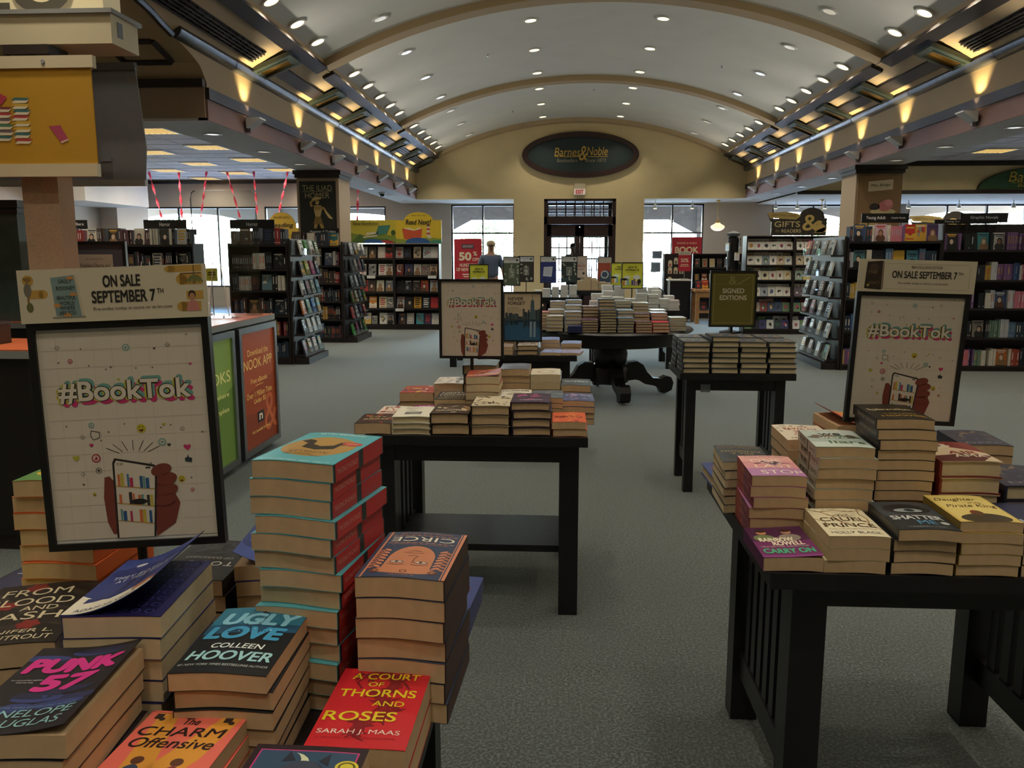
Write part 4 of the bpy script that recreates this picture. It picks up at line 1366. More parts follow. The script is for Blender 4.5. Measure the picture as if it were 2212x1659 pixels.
# the curled front cover of the indigo stack's topmost copy
def curled_cover():
    b = thing('paperback_book', 'blue paperback with white title, cover curling up on the indigo stack', 'book', (-.64, 1.168, TZ + 7 * .033 + .001), (0, 0, R(3.5)), GL)
    w, l = .14, .212
    def lift(x):
        q = max(0.0, (x + w * .42) / (w * .92))
        return .060 * q ** 1.7
    m = MB()
    n = 14
    xs = [-w / 2 + w * .93 * i / n for i in range(n + 1)]
    for x0, x1 in zip(xs[:-1], xs[1:]):
        z0, z1 = lift(x0), lift(x1)
        m.add([(x0, -l / 2, z0), (x1, -l / 2, z1), (x1, l / 2, z1), (x0, l / 2, z0), (x0, -l / 2, z0 + .0008), (x1, -l / 2, z1 + .0008), (x1, l / 2, z1 + .0008), (x0, l / 2, z0 + .0008)],
              [(0, 3, 2, 1), (4, 5, 6, 7), (0, 1, 5, 4), (2, 3, 7, 6)], '#3a4c92')
    c = part('cover', m, 'print', b)
    a = Art(w * .93, l, .00016)
    art_both(a)
    def fn(co):
        co.x -= w * .035
        co.z += lift(co.x)
    link('cover_print', a.mesh('cover_print', fn, 14), 'print', c, (0, 0, .0012))
curled_cover()
# ---------------- right foreground table
GR = 'paperbacks on the right foreground table'
stack(Bk(t=.034, front='#6d2560', spine='#5a1f52', art=art_carry, curl=.008), 'purple paperback with green title at the table corner', .555, 1.975, -1, 1, group=GR)
stack(Bk(t=.0295, front='#ddd3b4', spine='#cbb98c', art=art_cruel), 'cream paperback with bare brown branches', .702, 1.975, -1.5, 3, group=GR)
stack(Bk(t=.028, front='#23292f', art=art_shatter, ph=1), 'dark grey paperback with a large eye', .852, 1.972, -2, 4, group=GR, first_off=(.004, -.012))
stack(Bk(t=.0255, front='#cdb25c', spine='#8a7434', art=art_pirate), 'yellow parchment paperback with script title', .998, 1.972, -1, 5, group=GR)
stack(Bk(t=.028, front='#2a2622', art=art_dark), 'blackish paperback at the right frame edge', 1.145, 1.972, -1, 4, group=GR)
stack(Bk(t=.0283, front='#b67fb0', spine='#8c3f4c', back='#a04a48', art=art_stop, sart=sp_stop), 'pink and lilac paperback with white capitals', .575, 2.19, -2, 6, group=GR)
stack(Bk(t=.0245, front='#2c3037', art=art_king, pages='pages_cream'), 'charcoal paperback with gold swirls at the left edge', .548, 2.41, 178, 6, group=GR)
stack(Bk(t=.0272, w=.146, front='#a9b7b0', spine='#b9ad9a', art=art_liars, sart=sp_liars), 'pale grey green paperback with lowercase title', .742, 2.192, -3, 9, group=GR, jit=.004)
stack(Bk(t=.0262, w=.142, front='#1b1814', spine='#1d1b1a', art=art_verity, sart=sp_verity), 'black paperback with gold script in the tallest stack', .897, 2.205, -3, 12, group=GR, jit=.005, first_off=(-.006, 0))
stack(Bk(kind='hc', t=.043, w=.15, l=.215, front='#cdb89a', spine='#7c2a24', back='#7c2a24', art=art_redcream, pages='pages_cream'), 'thick hardcover with red boards and cream cover', 1.055, 2.2, -2, 5, group=GR)
stack(Bk(kind='hc', t=.038, w=.15, l=.215, front='#2b2c40', art=art_navy, pages='pages_cream'), 'navy hardcover right of the red boarded stack', 1.222, 2.2, -2, 4, group=GR)
stack(Bk(t=.030, front='#d9cdb8', spine='#cdbfa6', art=art_ways), 'off white paperback with red title and dark petals', .73, 2.43, 178, 7, group=GR)
stack(Bk(t=.029, front='#c9584a', art=art_pinkorange, curl=.035), 'coral paperback with a lifted cover behind the tallest stack', .89, 2.53, 182, 8, group=GR)
stack(Bk(t=.03, front='#2f2a38', art=art_navy), 'dark plum paperback in the back right row', 1.27, 2.53, -6, 6, group=GR)
stack(Bk(t=.03, front='#3c3644', art=art_navy), 'dusky paperback below the right hand poster', 1.10, 2.53, -3, 5, group=GR)
stack(Bk(kind='hc', t=.036, w=.15, l=.22, front='#35427a', art=art_orion, pages='pages_cream'), 'blue hardcover overhanging the back left table corner', .562, 2.635, 182, 1, group=GR)
# ---------------- middle table
GM = 'books on the middle table'
def blot(base, cols, seed, words=()):
    def f(a):
        a.rect(0, 0, 1, 1, base, 1)
        rg = random.Random(seed)
        for k in range(18): a.ell(rg.uniform(.08, .92), rg.uniform(.08, .92), rg.uniform(.06, .2), rg.uniform(.015, .05), rg.choice(cols), 2 + .05 * k, 12, rot=rg.uniform(0, 180))
        for (t, u, v, w, h, c) in words: a.text(t, u, v, w, h, c, 5, bold=.012)
    return f
def M(phrase, x, row, n, z, kind='pb', front='#777777', spine=None, art=None, rot=0, w=None, l=None, pages='pages_tan', **k):
    y = {1: 3.40, 2: 3.63, 3: 3.915}[row]
    ln = l or (.22 if kind == 'hc' else .205)
    stack(Bk(kind=kind, w=w or (.158 if kind == 'hc' else .14), l=ln, t=(z - TZ) / n - .0006, front=front, spine=spine, art=art, pages=pages, **k), phrase, x, y if row > 1 else 3.285 + ln / 2, rot, n, group=GM)
M('black and red paperback with gold title', -.772, 1, 1, .826, w=.15, front='#2a1512', art=blot('#2a1512', ['#7c2a20', '#a2502a', '#3a1c18'], 1, [('CITY', .5, .62, .5, .12, '#c9b27c'), ('BRASS', .5, .42, .7, .13, '#c9b27c')]))
M('white thin hardcover with small photograph', -.608, 1, 3, .855, 'hc', front='#e0dccb', spine='#cfc9b4', art=lambda a: (a.rect(0, 0, 1, 1, '#e0dccb', 1), a.text('Ethan', .4, .84, .4, .1, '#3a3a3a', 5), a.text('For', .4, .7, .2, .08, '#3a3a3a', 5), a.text('Her', .4, .57, .26, .08, '#3a3a3a', 5), a.rect(.25, .22, .7, .45, '#5a5a56', 3), a.ell(.5, .32, .15, .05, '#8a8a84', 4)), pages='pages_cream')
M('brown floral hardcover with black boards', -.446, 1, 2, .871, 'hc', front='#3a2a20', spine='#1c1614', art=blot('#3a2a20', ['#c9b08a', '#8a6a48', '#d8cbb0', '#5c4030'], 3, [('DAUGHTERS', .5, .3, .8, .1, '#e0d4bc')]))
M('black boarded hardcover with cream branch pattern', -.28, 1, 3, .905, 'hc', front='#cbbfa4', spine='#1d1615', art=blot('#cbbfa4', ['#4a3a2c', '#5c4a38', '#3a2c22'], 4))
M('deep violet hardcover with magenta smoke', -.112, 1, 4, .92, 'hc', front='#3a2a44', spine='#2a1c2c', art=blot('#3a2a44', ['#a03a6c', '#57405e', '#c86a90', '#2c2236'], 5, [('CROWN', .5, .25, .6, .1, '#b9a6c0')]))
M('orange red paperback at the front right corner', .045, 1, 2, .841, front='#d2603c', art=blot('#d2603c', ['#e08a4a', '#b8442c', '#8c2f20'], 6, [('IRON WAR', .5, .5, .84, .12, '#3a1814')]))
M('white paperback with red title upside down', -.74, 2, 1, .815, w=.15, rot=180, front='#dcd2c2', art=blot('#dcd2c2', ['#a43a34', '#cdbfae'], 7, [('HOOVER', .5, .2, .84, .15, '#7a2a28'), ('NOVEMBER', .5, .75, .86, .13, '#7a2a28')]))
M('magenta paperback with cream capitals', -.60, 2, 1, .82, front='#8c2f74', art=blot('#8c2f74', ['#a8468c', '#6d2058'], 8, [('ANNA', .5, .8, .7, .16, '#e6d6d6'), ('FRENCH', .5, .55, .84, .14, '#e6d6d6'), ('KISS', .5, .3, .6, .16, '#e6d6d6')]))
M('black paperback with cream stacked title', -.478, 2, 3, .885, front='#1d1d1c', art=lambda a: (a.rect(0, 0, 1, 1, '#1d1d1c', 1), a.text('NINTH', .5, .82, .8, .17, '#cfc8b0', 5, bold=.01), a.text('HOUSE', .5, .58, .84, .17, '#cfc8b0', 5, bold=.01), a.text('LEIGH', .5, .34, .74, .15, '#a89a70', 5), a.text('BARDUGO', .5, .12, .84, .13, '#a89a70', 5)))
M('red topped paperback in the tallest middle stack', -.335, 2, 6, .988, front='#9c3428', art=blot('#9c3428', ['#c8742c', '#d89a4a', '#6c1f1a'], 10, [('KINGDOM', .5, .25, .8, .12, '#e0c89a')]), curl=.012, w=.146, pages='pages_cream')
M('white paperback with black title behind the violet stack', -.195, 2, 5, .898, front='#ddd8cb', art=lambda a: (a.rect(0, 0, 1, 1, '#ddd8cb', 1), a.text('HOPELESS', .5, .8, .86, .12, '#2a2624', 5, bold=.02), a.ell(.5, .4, .3, .2, '#b0a694', 2)))
M('slate grey paperback with orange page edges', -.052, 2, 5, .896, front='#5a6470', art=blot('#5a6470', ['#6e7a88', '#48525e', '#8a949c'], 12))
M('blue grey paperback with pale castle cover', .085, 2, 4, .884, front='#48507a', art=blot('#48507a', ['#7a82a8', '#b98ab0', '#3a4066'], 13, [('PALACE', .5, .3, .8, .12, '#cdd2e2')]), rot=180)
M('multicoloured comic covered paperback', -.676, 3, 2, .866, w=.16, front='#a03c34', art=blot('#a03c34', ['#e0c23c', '#d8d2c2', '#3a2c4a', '#c8602c'], 14))
M('white paperback with black scribble pattern', -.523, 3, 4, .911, front='#ddd4ca', art=blot('#ddd4ca', ['#3a3230', '#6a5e58', '#cbbfb4'], 15))
M('large dark grey hardcover at the table back', -.372, 3, 5, 1.0, 'hc', front='#4c5056', spine='#2c2e32', art=blot('#4c5056', ['#6a6e74', '#3c4046'], 16))
M('grey blue paperback with silver title', -.208, 3, 6, .983, front='#5a6274', art=blot('#5a6274', ['#6c7486', '#4c5464'], 17, [('FALLEN', .5, .6, .7, .12, '#c2c6cc')]))
M('cream paperback with a tan oval', -.062, 3, 5, .958, front='#cfc4b0', art=lambda a: (a.rect(0, 0, 1, 1, '#cfc4b0', 1), a.ell(.5, .45, .32, .2, '#b0a084', 2), a.ell(.5, .45, .2, .12, '#d9cfbc', 3)), pages='pages_cream')
M('charcoal paperback with white flourished title', .08, 3, 4, .908, front='#2c2e38', rot=180, art=blot('#2c2e38', ['#3c3e4a', '#24262e'], 19, [('CARAVAL', .5, .45, .84, .18, '#d2d0c8')]))
# ---------------- signed hardcovers
def art_signed(a):
    a.rect(0, 0, 1, 1, '#39404a', 1); a.rect(0, .72, 1, .94, '#232830', 2); a.text('NIGHT HOUSE', .5, .83, .86, .1, '#c9ced4', 4, bold=.01)
    rg = random.Random(31)
    for k in range(20): a.ell(rg.uniform(.1, .9), rg.uniform(.1, .65), .12, .04, rg.choice(['#8a5a3c', '#c0a070', '#4a5a6a', '#2a3038']), 3 + .05 * k, 10, rot=rg.uniform(0, 180))
def sp_signed(a):
    a.rect(0, 0, 1, 1, '#22262c', 1); a.rect(.1, .3, .3, .7, '#b0b4b8', 2); a.rect(.4, .35, .8, .65, '#7c828a', 2)
sg = Bk(kind='hc', w=.165, l=.235, t=.0325, front='#39404a', spine='#22262c', art=art_signed, sart=sp_signed, pages='pages_cream', wave=0)
for r, yy in enumerate((5.252, 5.53)):
    for c in range(4):
        n = 7 if (c == 1 and r == 0) else 6
        stack(sg, 'dark signed hardcover, %s column of the %s row' % (ordn(c), 'front' if r == 0 else 'back'), .857 + c * .176, yy, 0, n, group='signed hardcovers', jit=.006, rjit=1.5)
# ---------------- small table under the skyline poster
GN = 'books on the small table under the skyline poster'
def N(phrase, x, y, n, t, col, rot=0, kind='pb', **k):
    stack(Bk(kind=kind, t=t, w=.148, l=.22, front=col, art=k.get('art') or blot(col, [col, '#9aa4c0', '#5a6488'], int(abs(x * 1000)))), phrase, x, y, rot, n, group=GN)
N('white and brown patterned paperback left of the skyline pole', -.42, 6.1, 2, .03, '#a8968a')
N('black spined hardcover with cream cover by the skyline pole', -.235, 6.1, 2, .035, '#2a2628', kind='hc', art=blot('#bfb2a2', ['#4a3028', '#7a3a34', '#2a2628'], 41))
N('single pale blue paperback at the front right', -.05, 6.09, 1, .022, '#8ea0d2', rot=-6)
N('single lavender paperback at the front right corner', .095, 6.1, 1, .018, '#a0a2cc', rot=-8)
N('blue topped paperback in the back row', -.07, 6.38, 3, .028, '#7f98d8')
N('light blue paperback at the back right corner', .095, 6.39, 2, .028, '#8aa4dc', rot=-6)
N('periwinkle hardcover in the back left row', -.24, 6.385, 2, .034, '#8490c4', kind='hc')
N('lilac paperback at the back left', -.42, 6.39, 3, .026, '#a4a6c8')
# ---------------- round table
GT = 'hardcovers on the round table'
rcol = ['#b9c0cc', '#8e9ab8', '#5a3440', '#3a3f4c', '#6a8aa0', '#5c4a52', '#b03038', '#c4cdd4', '#9a2a34', '#c9c2b4']
RTB = [  # phrase, x, y, n, ztop, front colour, spine colour
    ('white hardcover, front left column', -.043, 8.32, 4, .902, '#c9ccd2', '#b4b8bc'), ('pale blue hardcover, second front column', .132, 8.30, 5, .946, '#aebdd8', '#9aa8b8'),
    ('dark plum hardcover, third front column', .306, 8.22, 5, .874, '#5c3a58', '#3c2a34'), ('black edged hardcover, fourth and tallest front column', .478, 8.22, 8, .971, '#3a3f4a', '#2a2428'),
    ('steel blue hardcover, fifth front column', .654, 8.22, 5, .891, '#5c7696', '#3a4454'), ('brown grey hardcover with red boards, sixth front column', .824, 8.22, 4, .859, '#5c4c52', '#8a2a2c'),
    ('bright red hardcover, seventh front column', 1.002, 8.24, 3, .851, '#c23440', '#a82a34'), ('silver white hardcover at the right rim', 1.19, 8.44, 5, .882, '#c4ced6', '#9aa4ac'),
    ('cream hardcover at the left rim', -.19, 8.44, 6, .932, '#b9626c', '#c9bfae'),
    ('light grey hardcover, middle row behind the front left column', -.03, 8.57, 6, .949, '#b8c2d2', '#aab2bc'), ('ice blue hardcover, middle row second column', .143, 8.55, 6, .995, '#a8b8d4', '#97a5ba'),
    ('maroon lettered hardcover, middle row third column', .315, 8.48, 7, .989, '#6a2c38', '#3c2830'), ('slate hardcover, middle row fourth column', .478, 8.48, 9, 1.065, '#4a5264', '#363a48'),
    ('sky blue hardcover, middle row fifth column', .665, 8.48, 6, .952, '#8ab0d2', '#5c7486'), ('plum grey hardcover, middle row sixth column', .838, 8.48, 5, .918, '#5a4c60', '#3c3440'),
    ('blue white hardcover, middle row seventh column', 1.01, 8.50, 5, .927, '#a8b4d8', '#8a94a8'),
    ('dusty violet hardcover, back row left', -.015, 8.82, 8, 1.019, '#8a90b0', '#a8acb4'), ('powder blue hardcover, back row second', .15, 8.80, 9, 1.034, '#98a8c8', '#8a97ab'),
    ('grey hardcover, back row fifth', .667, 8.76, 9, 1.029, '#8a929c', '#6c747c'), ('patterned pale hardcover, back row sixth', .847, 8.76, 8, 1.01, '#b8bcb8', '#7c8288'),
    ('white hardcover, back row seventh', 1.03, 8.78, 5, .935, '#ccd4da', '#b2bac0'),
]
for i, (ph, x, y, n, z, fc, sc) in enumerate(RTB):
    stack(Bk(kind='hc', w=.163, l=.235, t=(z - ZR) / n - .0006, front=fc, spine=sc, back=sc, art=blot(fc, [fc, '#dfe4ea', sc], 50 + i), pages='pages_cream', wave=.0015), ph, x, y, [0, 3, -2, 1][i % 4], n, z0=ZR, group=GT)
stack(Bk(kind='pb', w=.1, l=.145, t=.021, front='#3c4a8c', spine='#2a2f5c', wave=0), 'small dark blue boxed book before the second column', .155, 8.12, 90, 3, z0=ZR, group=GT)
# ================================================================ POSTER STANDS
def art_booktok(a):
    P = '#d9cfc0'
    a.rect(0, 0, 1, 1, P, 1)
    for k in range(1, 9): a.rect(k / 9 - .0012, 0, k / 9 + .0012, 1, '#cbbfae', 2)
    for k in range(1, 12): a.rect(0, k / 12 - .001, 1, k / 12 + .001, '#cbbfae', 2)
    tx = ('#BookTok', .5, .715, .80, .105)
    T = lambda du, dv, c, ly, b: a.text(tx[0], tx[1] + du, tx[2] + dv, tx[3], tx[4], c, ly, bold=b)
    T(.022, -.014, '#c93672', 3, .05); T(.014, .012, '#6fa39a', 3.5, .045); T(-.010, -.002, '#c8bd3c', 3.8, .045)
    T(0, 0, '#2c2722', 4.5, .048); T(0, 0, '#e2d8c8', 5.5, .022)
    rg = random.Random(21)
    for (u, v) in ((.12, .93), (.78, .925), (.22, .50), (.83, .52), (.2, .32)): 
        for k in range(6):
            c, s = math.cos(k * PI / 3), math.sin(k * PI / 3)
            a.line(u + .006 * c, v + .005 * s, u + .016 * c, v + .012 * s, .003, '#4a4238', 3)
    for (u, v) in ((.26, .92), (.3, .84), (.12, .86), (.43, .83), (.58, .82), (.68, .82), (.9, .97), (.38, .52), (.28, .555), (.7, .53), (.76, .54), (.13, .555), (.95, .5), (.33, .48), (.62, .36), (.86, .28), (.4, .82), (.48, .555)):
        a.star(u, v, .009, '#3a342c', 3)
    for (u, v, r, c) in ((.27, .46, .014, '#c93672'), (.85, .43, .024, '#c93672'), (.17, .40, .022, '#b7b23a'), (.74, .445, .012, '#3a342c'), (.2, .27, .008, '#3a342c'), (.91, .83, .010, '#c93672'), (.47, .77, .010, '#b7b23a'), (.70, .91, .008, '#3a342c'), (.72, .545, .012, '#b7b23a')):
        a.heart(u, v, r, c, 4)
    for (u, v, r) in ((.53, .92, .022), (.28, .555, .018), (.70, .46, .024)):
        a.circ(u, v, r, '#7ea6a2', 3); a.circ(u, v, r * .62, '#d9cfc0', 4); a.heart(u, v, r * .4, '#5c8a8c', 5)
    for (u, v, r) in ((.29, .395, .027), (.19, .865, .015), (.86, .22, .013)):
        a.circ(u, v, r, '#b23a4a', 3); a.circ(u, v, r * .7, '#d9cfc0', 4); a.poly([(u - r * .4, v - r * .3), (u + r * .3, v - r * .3), (u + r * .4, v + r * .1), (u, v + r * .4)], '#b23a4a', 5)
    a.ring(.30, .335, .016, .019, '#3a342c', 3); a.heart(.30, .335, .010, '#3a342c', 4)
    for (u, v, r) in ((.58, .53, .028), (.80, .275, .022), (.26, .22, .011)):
        a.circ(u, v, r, '#c3b62f', 3); a.circ(u - r * .35, v + r * .25, r * .13, '#3a3420', 4, 8); a.circ(u + r * .35, v + r * .25, r * .13, '#3a3420', 4, 8)
        a.ell(u, v - r * .15, r * .5, r * .4, '#6e2a2a', 4, 14, 180, 360)
    a.curve([(.275, .53), (.30, .525), (.325, .52), (.325, .495), (.285, .485), (.27, .505), (.275, .53)], .004, '#3a342c', 4)
    a.poly([(.83, .36), (.87, .355), (.875, .375), (.855, .38), (.85, .395), (.843, .38), (.83, .378)], '#2f3c44', 4)
    for k in range(7):
        t = R(60 + 10 * k + k * 1.0)
        u0, v0 = .52 + .1 * math.cos(R(150 - 20 * k)), .405 + .02 * math.sin(R(150 - 20 * k))
        u1, v1 = .52 + .19 * math.cos(R(150 - 20 * k)), .41 + .065 * math.sin(R(150 - 20 * k))
        a.line(u0, v0, u1, v1, .004, '#4a4238', 3)
    # hand and phone
    S = '#7c3b30'
    a.poly([(.355, .02), (.325, .08), (.315, .2), (.33, .30), (.36, .305), (.385, .28), (.39, .02)], S, 4)
    a.poly([(.62, 0), (.74, .06), (.78, .16), (.70, .30), (.60, .28)], S, 4)
    for (u, v) in ((.68, .325), (.71, .28), (.71, .225), (.695, .18)): a.ell(u, v, .065, .030, S, 9, 16, rot=15)
    a.poly([(.375, .0), (.385, .37), (.40, .392), (.64, .352), (.655, .335), (.615, 0)], '#2a2422', 5)
    a.poly([(.388, .0), (.398, .365), (.41, .380), (.63, .342), (.642, .33), (.602, 0)], '#ddd3c4', 6)
    a.text('7:30', .43, .362, .04, .012, '#2a2422', 7); a.rect(.585, .335, .615, .343, '#2a2422', 7)
    for k, v in enumerate((.245, .16, .075)):
        a.line(.393, v + .012, .632 - .012 * k, v - .012, .008, '#c2a05c', 7)
        u = .41
        while u < .60:
            w = rg.uniform(.012, .022); h = rg.uniform(.04, .065)
            dv = v + .012 - (u - .393) * .10
            if rg.random() < .75:
                a.poly([(u, dv), (u + w, dv - .001), (u + w, dv + h), (u, dv + h)], rg.choice(['#b8325c', '#3f7aa0', '#2a5a8c', '#d0703c', '#c8b448', '#3c3230', '#6a9a94']), 8)
            u += w + .003
    a.ell(.53, .175, .05, .014, '#1f1b1c', 8.5)
BT = Art(.275, .355, .0002); art_booktok(BT); BT_ME = BT.mesh('poster_print')
def art_never(a):
    a.rect(0, 0, 1, 1, '#cdb99c', 1); a.rect(0, 0, 1, .44, '#28587c', 2); a.rect(0, .40, 1, .47, '#3c4a50', 3)
    a.text('NEVER', .30, .885, .42, .07, '#1f1d1c', 5, shear=.2, bold=.01); a.text('FORGET', .33, .79, .50, .07, '#1f1d1c', 5, shear=.2, bold=.01)
    for k, t in enumerate(('A time to remember', 'those whose lives were lost,', 'those who served and', 'those who carry on.')):
        a.text(t, .08 + [.15, .24, .19, .18][k], .70 - .032 * k, [.30, .48, .38, .36][k], .020, '#4a4038', 5)
    rg = random.Random(6)
    u = .02
    while u < 1:
        w = rg.uniform(.04, .08); h = rg.uniform(.05, .16) + (.08 if u > .5 else 0)
        c = rg.choice(['#46555a', '#3a484c', '#55636a'])
        a.rect(u, .45, min(u + w, 1), .45 + h, c, 4); a.rect(u, .43 - h * .8, min(u + w, 1), .43, rg.choice(['#2c4a5c', '#24404f']), 4)
        u += w * .8
    a.poly([(.70, .45), (.84, .45), (.82, .84), (.775, .87), (.73, .84)], '#4c6068', 5); a.rect(.768, .86, .782, .97, '#4c6068', 5)
    a.rect(.90, .45, .97, .66, '#3a484c', 5)
    for u in (.70, .80): a.rect(u, .07, u + .065, .40, '#7f97a8', 5)
def art_signed_poster(a):
    G = '#6d6426'; L = '#b9ad84'
    a.rect(0, 0, 1, 1, G, 1)
    for (x0, y0, x1, y1) in ((.05, .04, .95, .045), (.05, .955, .95, .96), (.05, .04, .056, .96), (.944, .04, .95, .96)): a.rect(x0, y0, x1, y1, L, 2)
    a.rect(.06, .775, .94, .779, '#948a54', 2)
    a.text('&', .48, .855, .19, .15, '#948a54', 3); a.line(.64, .80, .90, .93, .022, '#948a54', 3); a.line(.60, .785, .66, .81, .012, L, 3)
    a.text('SIGNED', .5, .655, .50, .09, '#d8cfb8', 4, bold=.02); a.text('EDITIONS', .5, .525, .62, .09, '#d8cfb8', 4, bold=.02); a.rect(.35, .445, .65, .449, '#948a54', 3)
def art_newpb(a):
    a.rect(0, 0, 1, 1, '#e6e84e', 1)
    a.text('NEW IN', .5, .83, .46, .09, '#1f1f18', 4, shear=.15, bold=.02); a.text('PAPERBACK', .5, .72, .68, .09, '#1f1f18', 4, shear=.15, bold=.02)
    a.text('your favorites are', .5, .63, .58, .04, '#3a3a28', 4); a.text('now softer', .5, .57, .3, .035, '#3a3a28', 4)
    a.ell(.25, .43, .16, .06, '#e6f0f2', 3); a.ell(.72, .43, .18, .09, '#e6f0f2', 3)
    for k in range(9): a.rect(.04 + .105 * k, .10, .13 + .105 * k, .26 + .05 * (k % 3), ['#d07a4a', '#e8e4d8', '#7ab0c8', '#c8d04a', '#3a4a7a', '#7a5a9a', '#b08ab0', '#3a3a3a', '#a8c060'][k], 3)
    a.rect(0, .06, 1, .10, '#b9b83c', 3); a.ell(.12, .34, .14, .05, '#22221e', 4); a.ell(.84, .25, .09, .1, '#22221e', 4)
def art_half(base, seed, kind):
    def f(a):
        a.rect(0, 0, 1, .80, base, 1); a.rect(0, .80, 1, 1, '#e4e6e8', 1)
        a.text('IT IS HALF PRICE', .42, .92, .66, .055, '#7c8490', 4); a.text('Buy Books', .42, .85, .3, .03, '#7c8490', 4); a.circ(.84, .90, .07, '#2c3436', 3)
        rg = random.Random(seed)
        if kind == 0:
            a.poly([(.15, .25), (.2, .60), (.8, .62), (.72, .22)], '#cdd4e2', 3)
            for k in range(7): a.rect(.26, .30 + .04 * k, .70, .31 + .04 * k, '#8c96b0', 4)
            for k in range(8): a.ell(rg.uniform(.1, .9), .1 + rg.uniform(-.04, .06), .1, .05, '#27305c', 4 + .1 * k, 8)
        else:
            for k in range(14): a.ell(rg.choice([.12, .88, .5]) + rg.uniform(-.06, .06), rg.uniform(.05, .75), .05, .06, '#b9bfb4', 3, 8, rot=rg.uniform(0, 180))
            for k in range(8): a.rect(.3, .26 + .045 * k, .70, .275 + .045 * k, '#c9cfc4', 4)
    return f
def art_topperL(a):
    a.rect(0, 0, 1, 1, '#d6cbb2', 1)
    O = '#c49a48'
    a.rect(.03, .78, .07, .96 - .1, O, 2); a.ell(.055, .80, .03, .1, O, 2); a.rect(.05, .46, .13, .62, O, 2); a.ell(.13, .54, .025, .08, O, 2); a.ell(.05, .62, .02, .13, '#7a7466', 3); a.ell(.055, .30, .018, .09, '#6a6a3a', 3); a.rect(.045, .22, .055, .86, '#8a6a3c', 2.5)
    a.poly([(.175, .84), (.30, .88), (.325, .10), (.19, .13)], '#7f9696', 3); a.poly([(.30, .88), (.315, .86), (.338, .12), (.325, .10)], '#c9bda4', 3); a.rect(.17, .08, .345, .11, '#8a8a7c', 2.5)
    for (t, v, w) in (('SALLY', .77, .07), ('ROONEY', .64, .10), ('BEAUTIFUL', .46, .10), ('WORLD', .36, .08), ('WHERE', .27, .08), ('ARE YOU', .18, .09)): a.text(t, .252, v, w, .07, '#34423c', 5, bold=.01)
    for (u, v) in ((.28, .82), (.29, .52), (.20, .32), (.25, .14)): a.ell(u, v, .02, .035, '#c98e4c', 4)
    a.text('ON SALE', .55, .74, .20, .22, '#26221f', 4, bold=.022); a.text('SEPTEMBER 7', .555, .45, .34, .23, '#26221f', 4, bold=.022); a.text('TH', .752, .525, .035, .09, '#26221f', 4, bold=.015)
    a.text('Pre-order today in store or at bn.com', .60, .22, .42, .075, '#26221f', 4)
    a.rect(.80, .86, .98, .98, O, 2); a.ell(.81, .92, .03, .06, O, 2); a.rect(.86, .62, .98, .84, O, 2); a.ell(.87, .72, .03, .10, O, 2); a.rect(.935, .62, .94, .98, '#5a4a2c', 3); a.rect(.87, .82, .975, .835, '#5a4a2c', 3)
    for k in range(6): a.ell(.91 + .012 * k, .72, .006, .09, '#7a7a48', 3.5, 8, rot=-40 + 16 * k)
    a.rect(.89, .34, .98, .50, O, 2); a.rect(.86, .12, .965, .30, O, 2); a.ell(.865, .21, .03, .09, O, 2); a.ell(.92, .43, .02, .08, '#3a2c20', 4); a.ell(.92, .40, .014, .06, '#c08a6c', 4.5); a.poly([(.885, .12), (.895, .28), (.915, .34), (.945, .30), (.955, .12)], '#c9827c', 3)
def art_topperR(a):
    a.rect(0, 0, 1, 1, '#d6cbb2', 1)
    for (x0, y0, x1, y1) in ((.24, .10, .94, .115), (.24, .87, .94, .885), (.945, .16, .95, .82)): a.rect(x0, y0, x1, y1, '#b9ad92', 2)
    a.poly([(.06, .10), (.07, .92), (.20, .96), (.205, .06)], '#33281f', 3); a.poly([(.205, .06), (.20, .96), (.215, .94), (.222, .10)], '#8a7c64', 3)
    a.ell(.13, .72, .04, .16, '#4c3c2e', 4); a.text('THE', .12, .60, .08, .09, '#8a7048', 5); a.text('LEGACY', .14, .28, .10, .09, '#8a7048', 5); a.circ(.09, .2, .012, '#b09a48', 5)
    a.text('B&N EXCLUSIVE EDITION', .58, .78, .26, .08, '#26221f', 4); a.text('ON SALE SEPTEMBER 7', .565, .55, .55, .22, '#26221f', 4, bold=.018); a.text('TH', .87, .61, .04, .08, '#26221f', 4)
    a.text('Pre-order today in store or at bn.com', .56, .28, .42, .08, '#26221f', 4)
def poster_stand(label, x, y, zb, zt, base_z, rotz, tilt, art=None, me=None, w=.298, topper=None, lean=0.0, pole_x=0.0, m='print_matte'):
    t = thing('poster_stand', label, 'poster stand', (x, y, base_z + .0005), (0, 0, R(rotz)))
    h = zt - zb
    part('base', MB().box(pole_x - .055, -.016, 0, pole_x + .055, .016, .008), 'black_metal', t)
    part('pole', MB().tube([(pole_x, .0, .006), (pole_x, .0, zb - base_z + .05)], .008, 10), 'black_metal', t)
    fr = MB()
    b = .012
    fr.box(-w / 2, -.012, 0, w / 2, .006, b); fr.box(-w / 2, -.012, h - b, w / 2, .006, h)
    fr.box(-w / 2, -.012, b, -w / 2 + b, .006, h - b); fr.box(w / 2 - b, -.012, b, w / 2, .006, h - b)
    f = part('frame', fr, 'black_metal', t, (0, -.006, zb - base_z), (R(tilt), R(lean), 0))
    part('poster_board', MB().box(-w / 2 + b, -.006, b, w / 2 - b, .004, h - b), 'white_plastic', f)
    if me is None:
        a = Art(w - 2 * b, h - 2 * b, .0003); art(a); me = a.mesh('poster_print')
    link('poster_print', me, m, f, (0, -.0065, h / 2), UPR)
    if topper:
        tw, thh = w + .008, .088
        tp = part('topper_card', MB().box(-tw / 2, -.016, h + .0005, tw / 2, -.012, h + thh), 'cream_paint', f)
        a = Art(tw, thh, .0002); topper(a)
        link('topper_print', a.mesh('topper_print'), 'print_matte', tp, (0, -.0164, h + thh / 2), UPR)
    return t
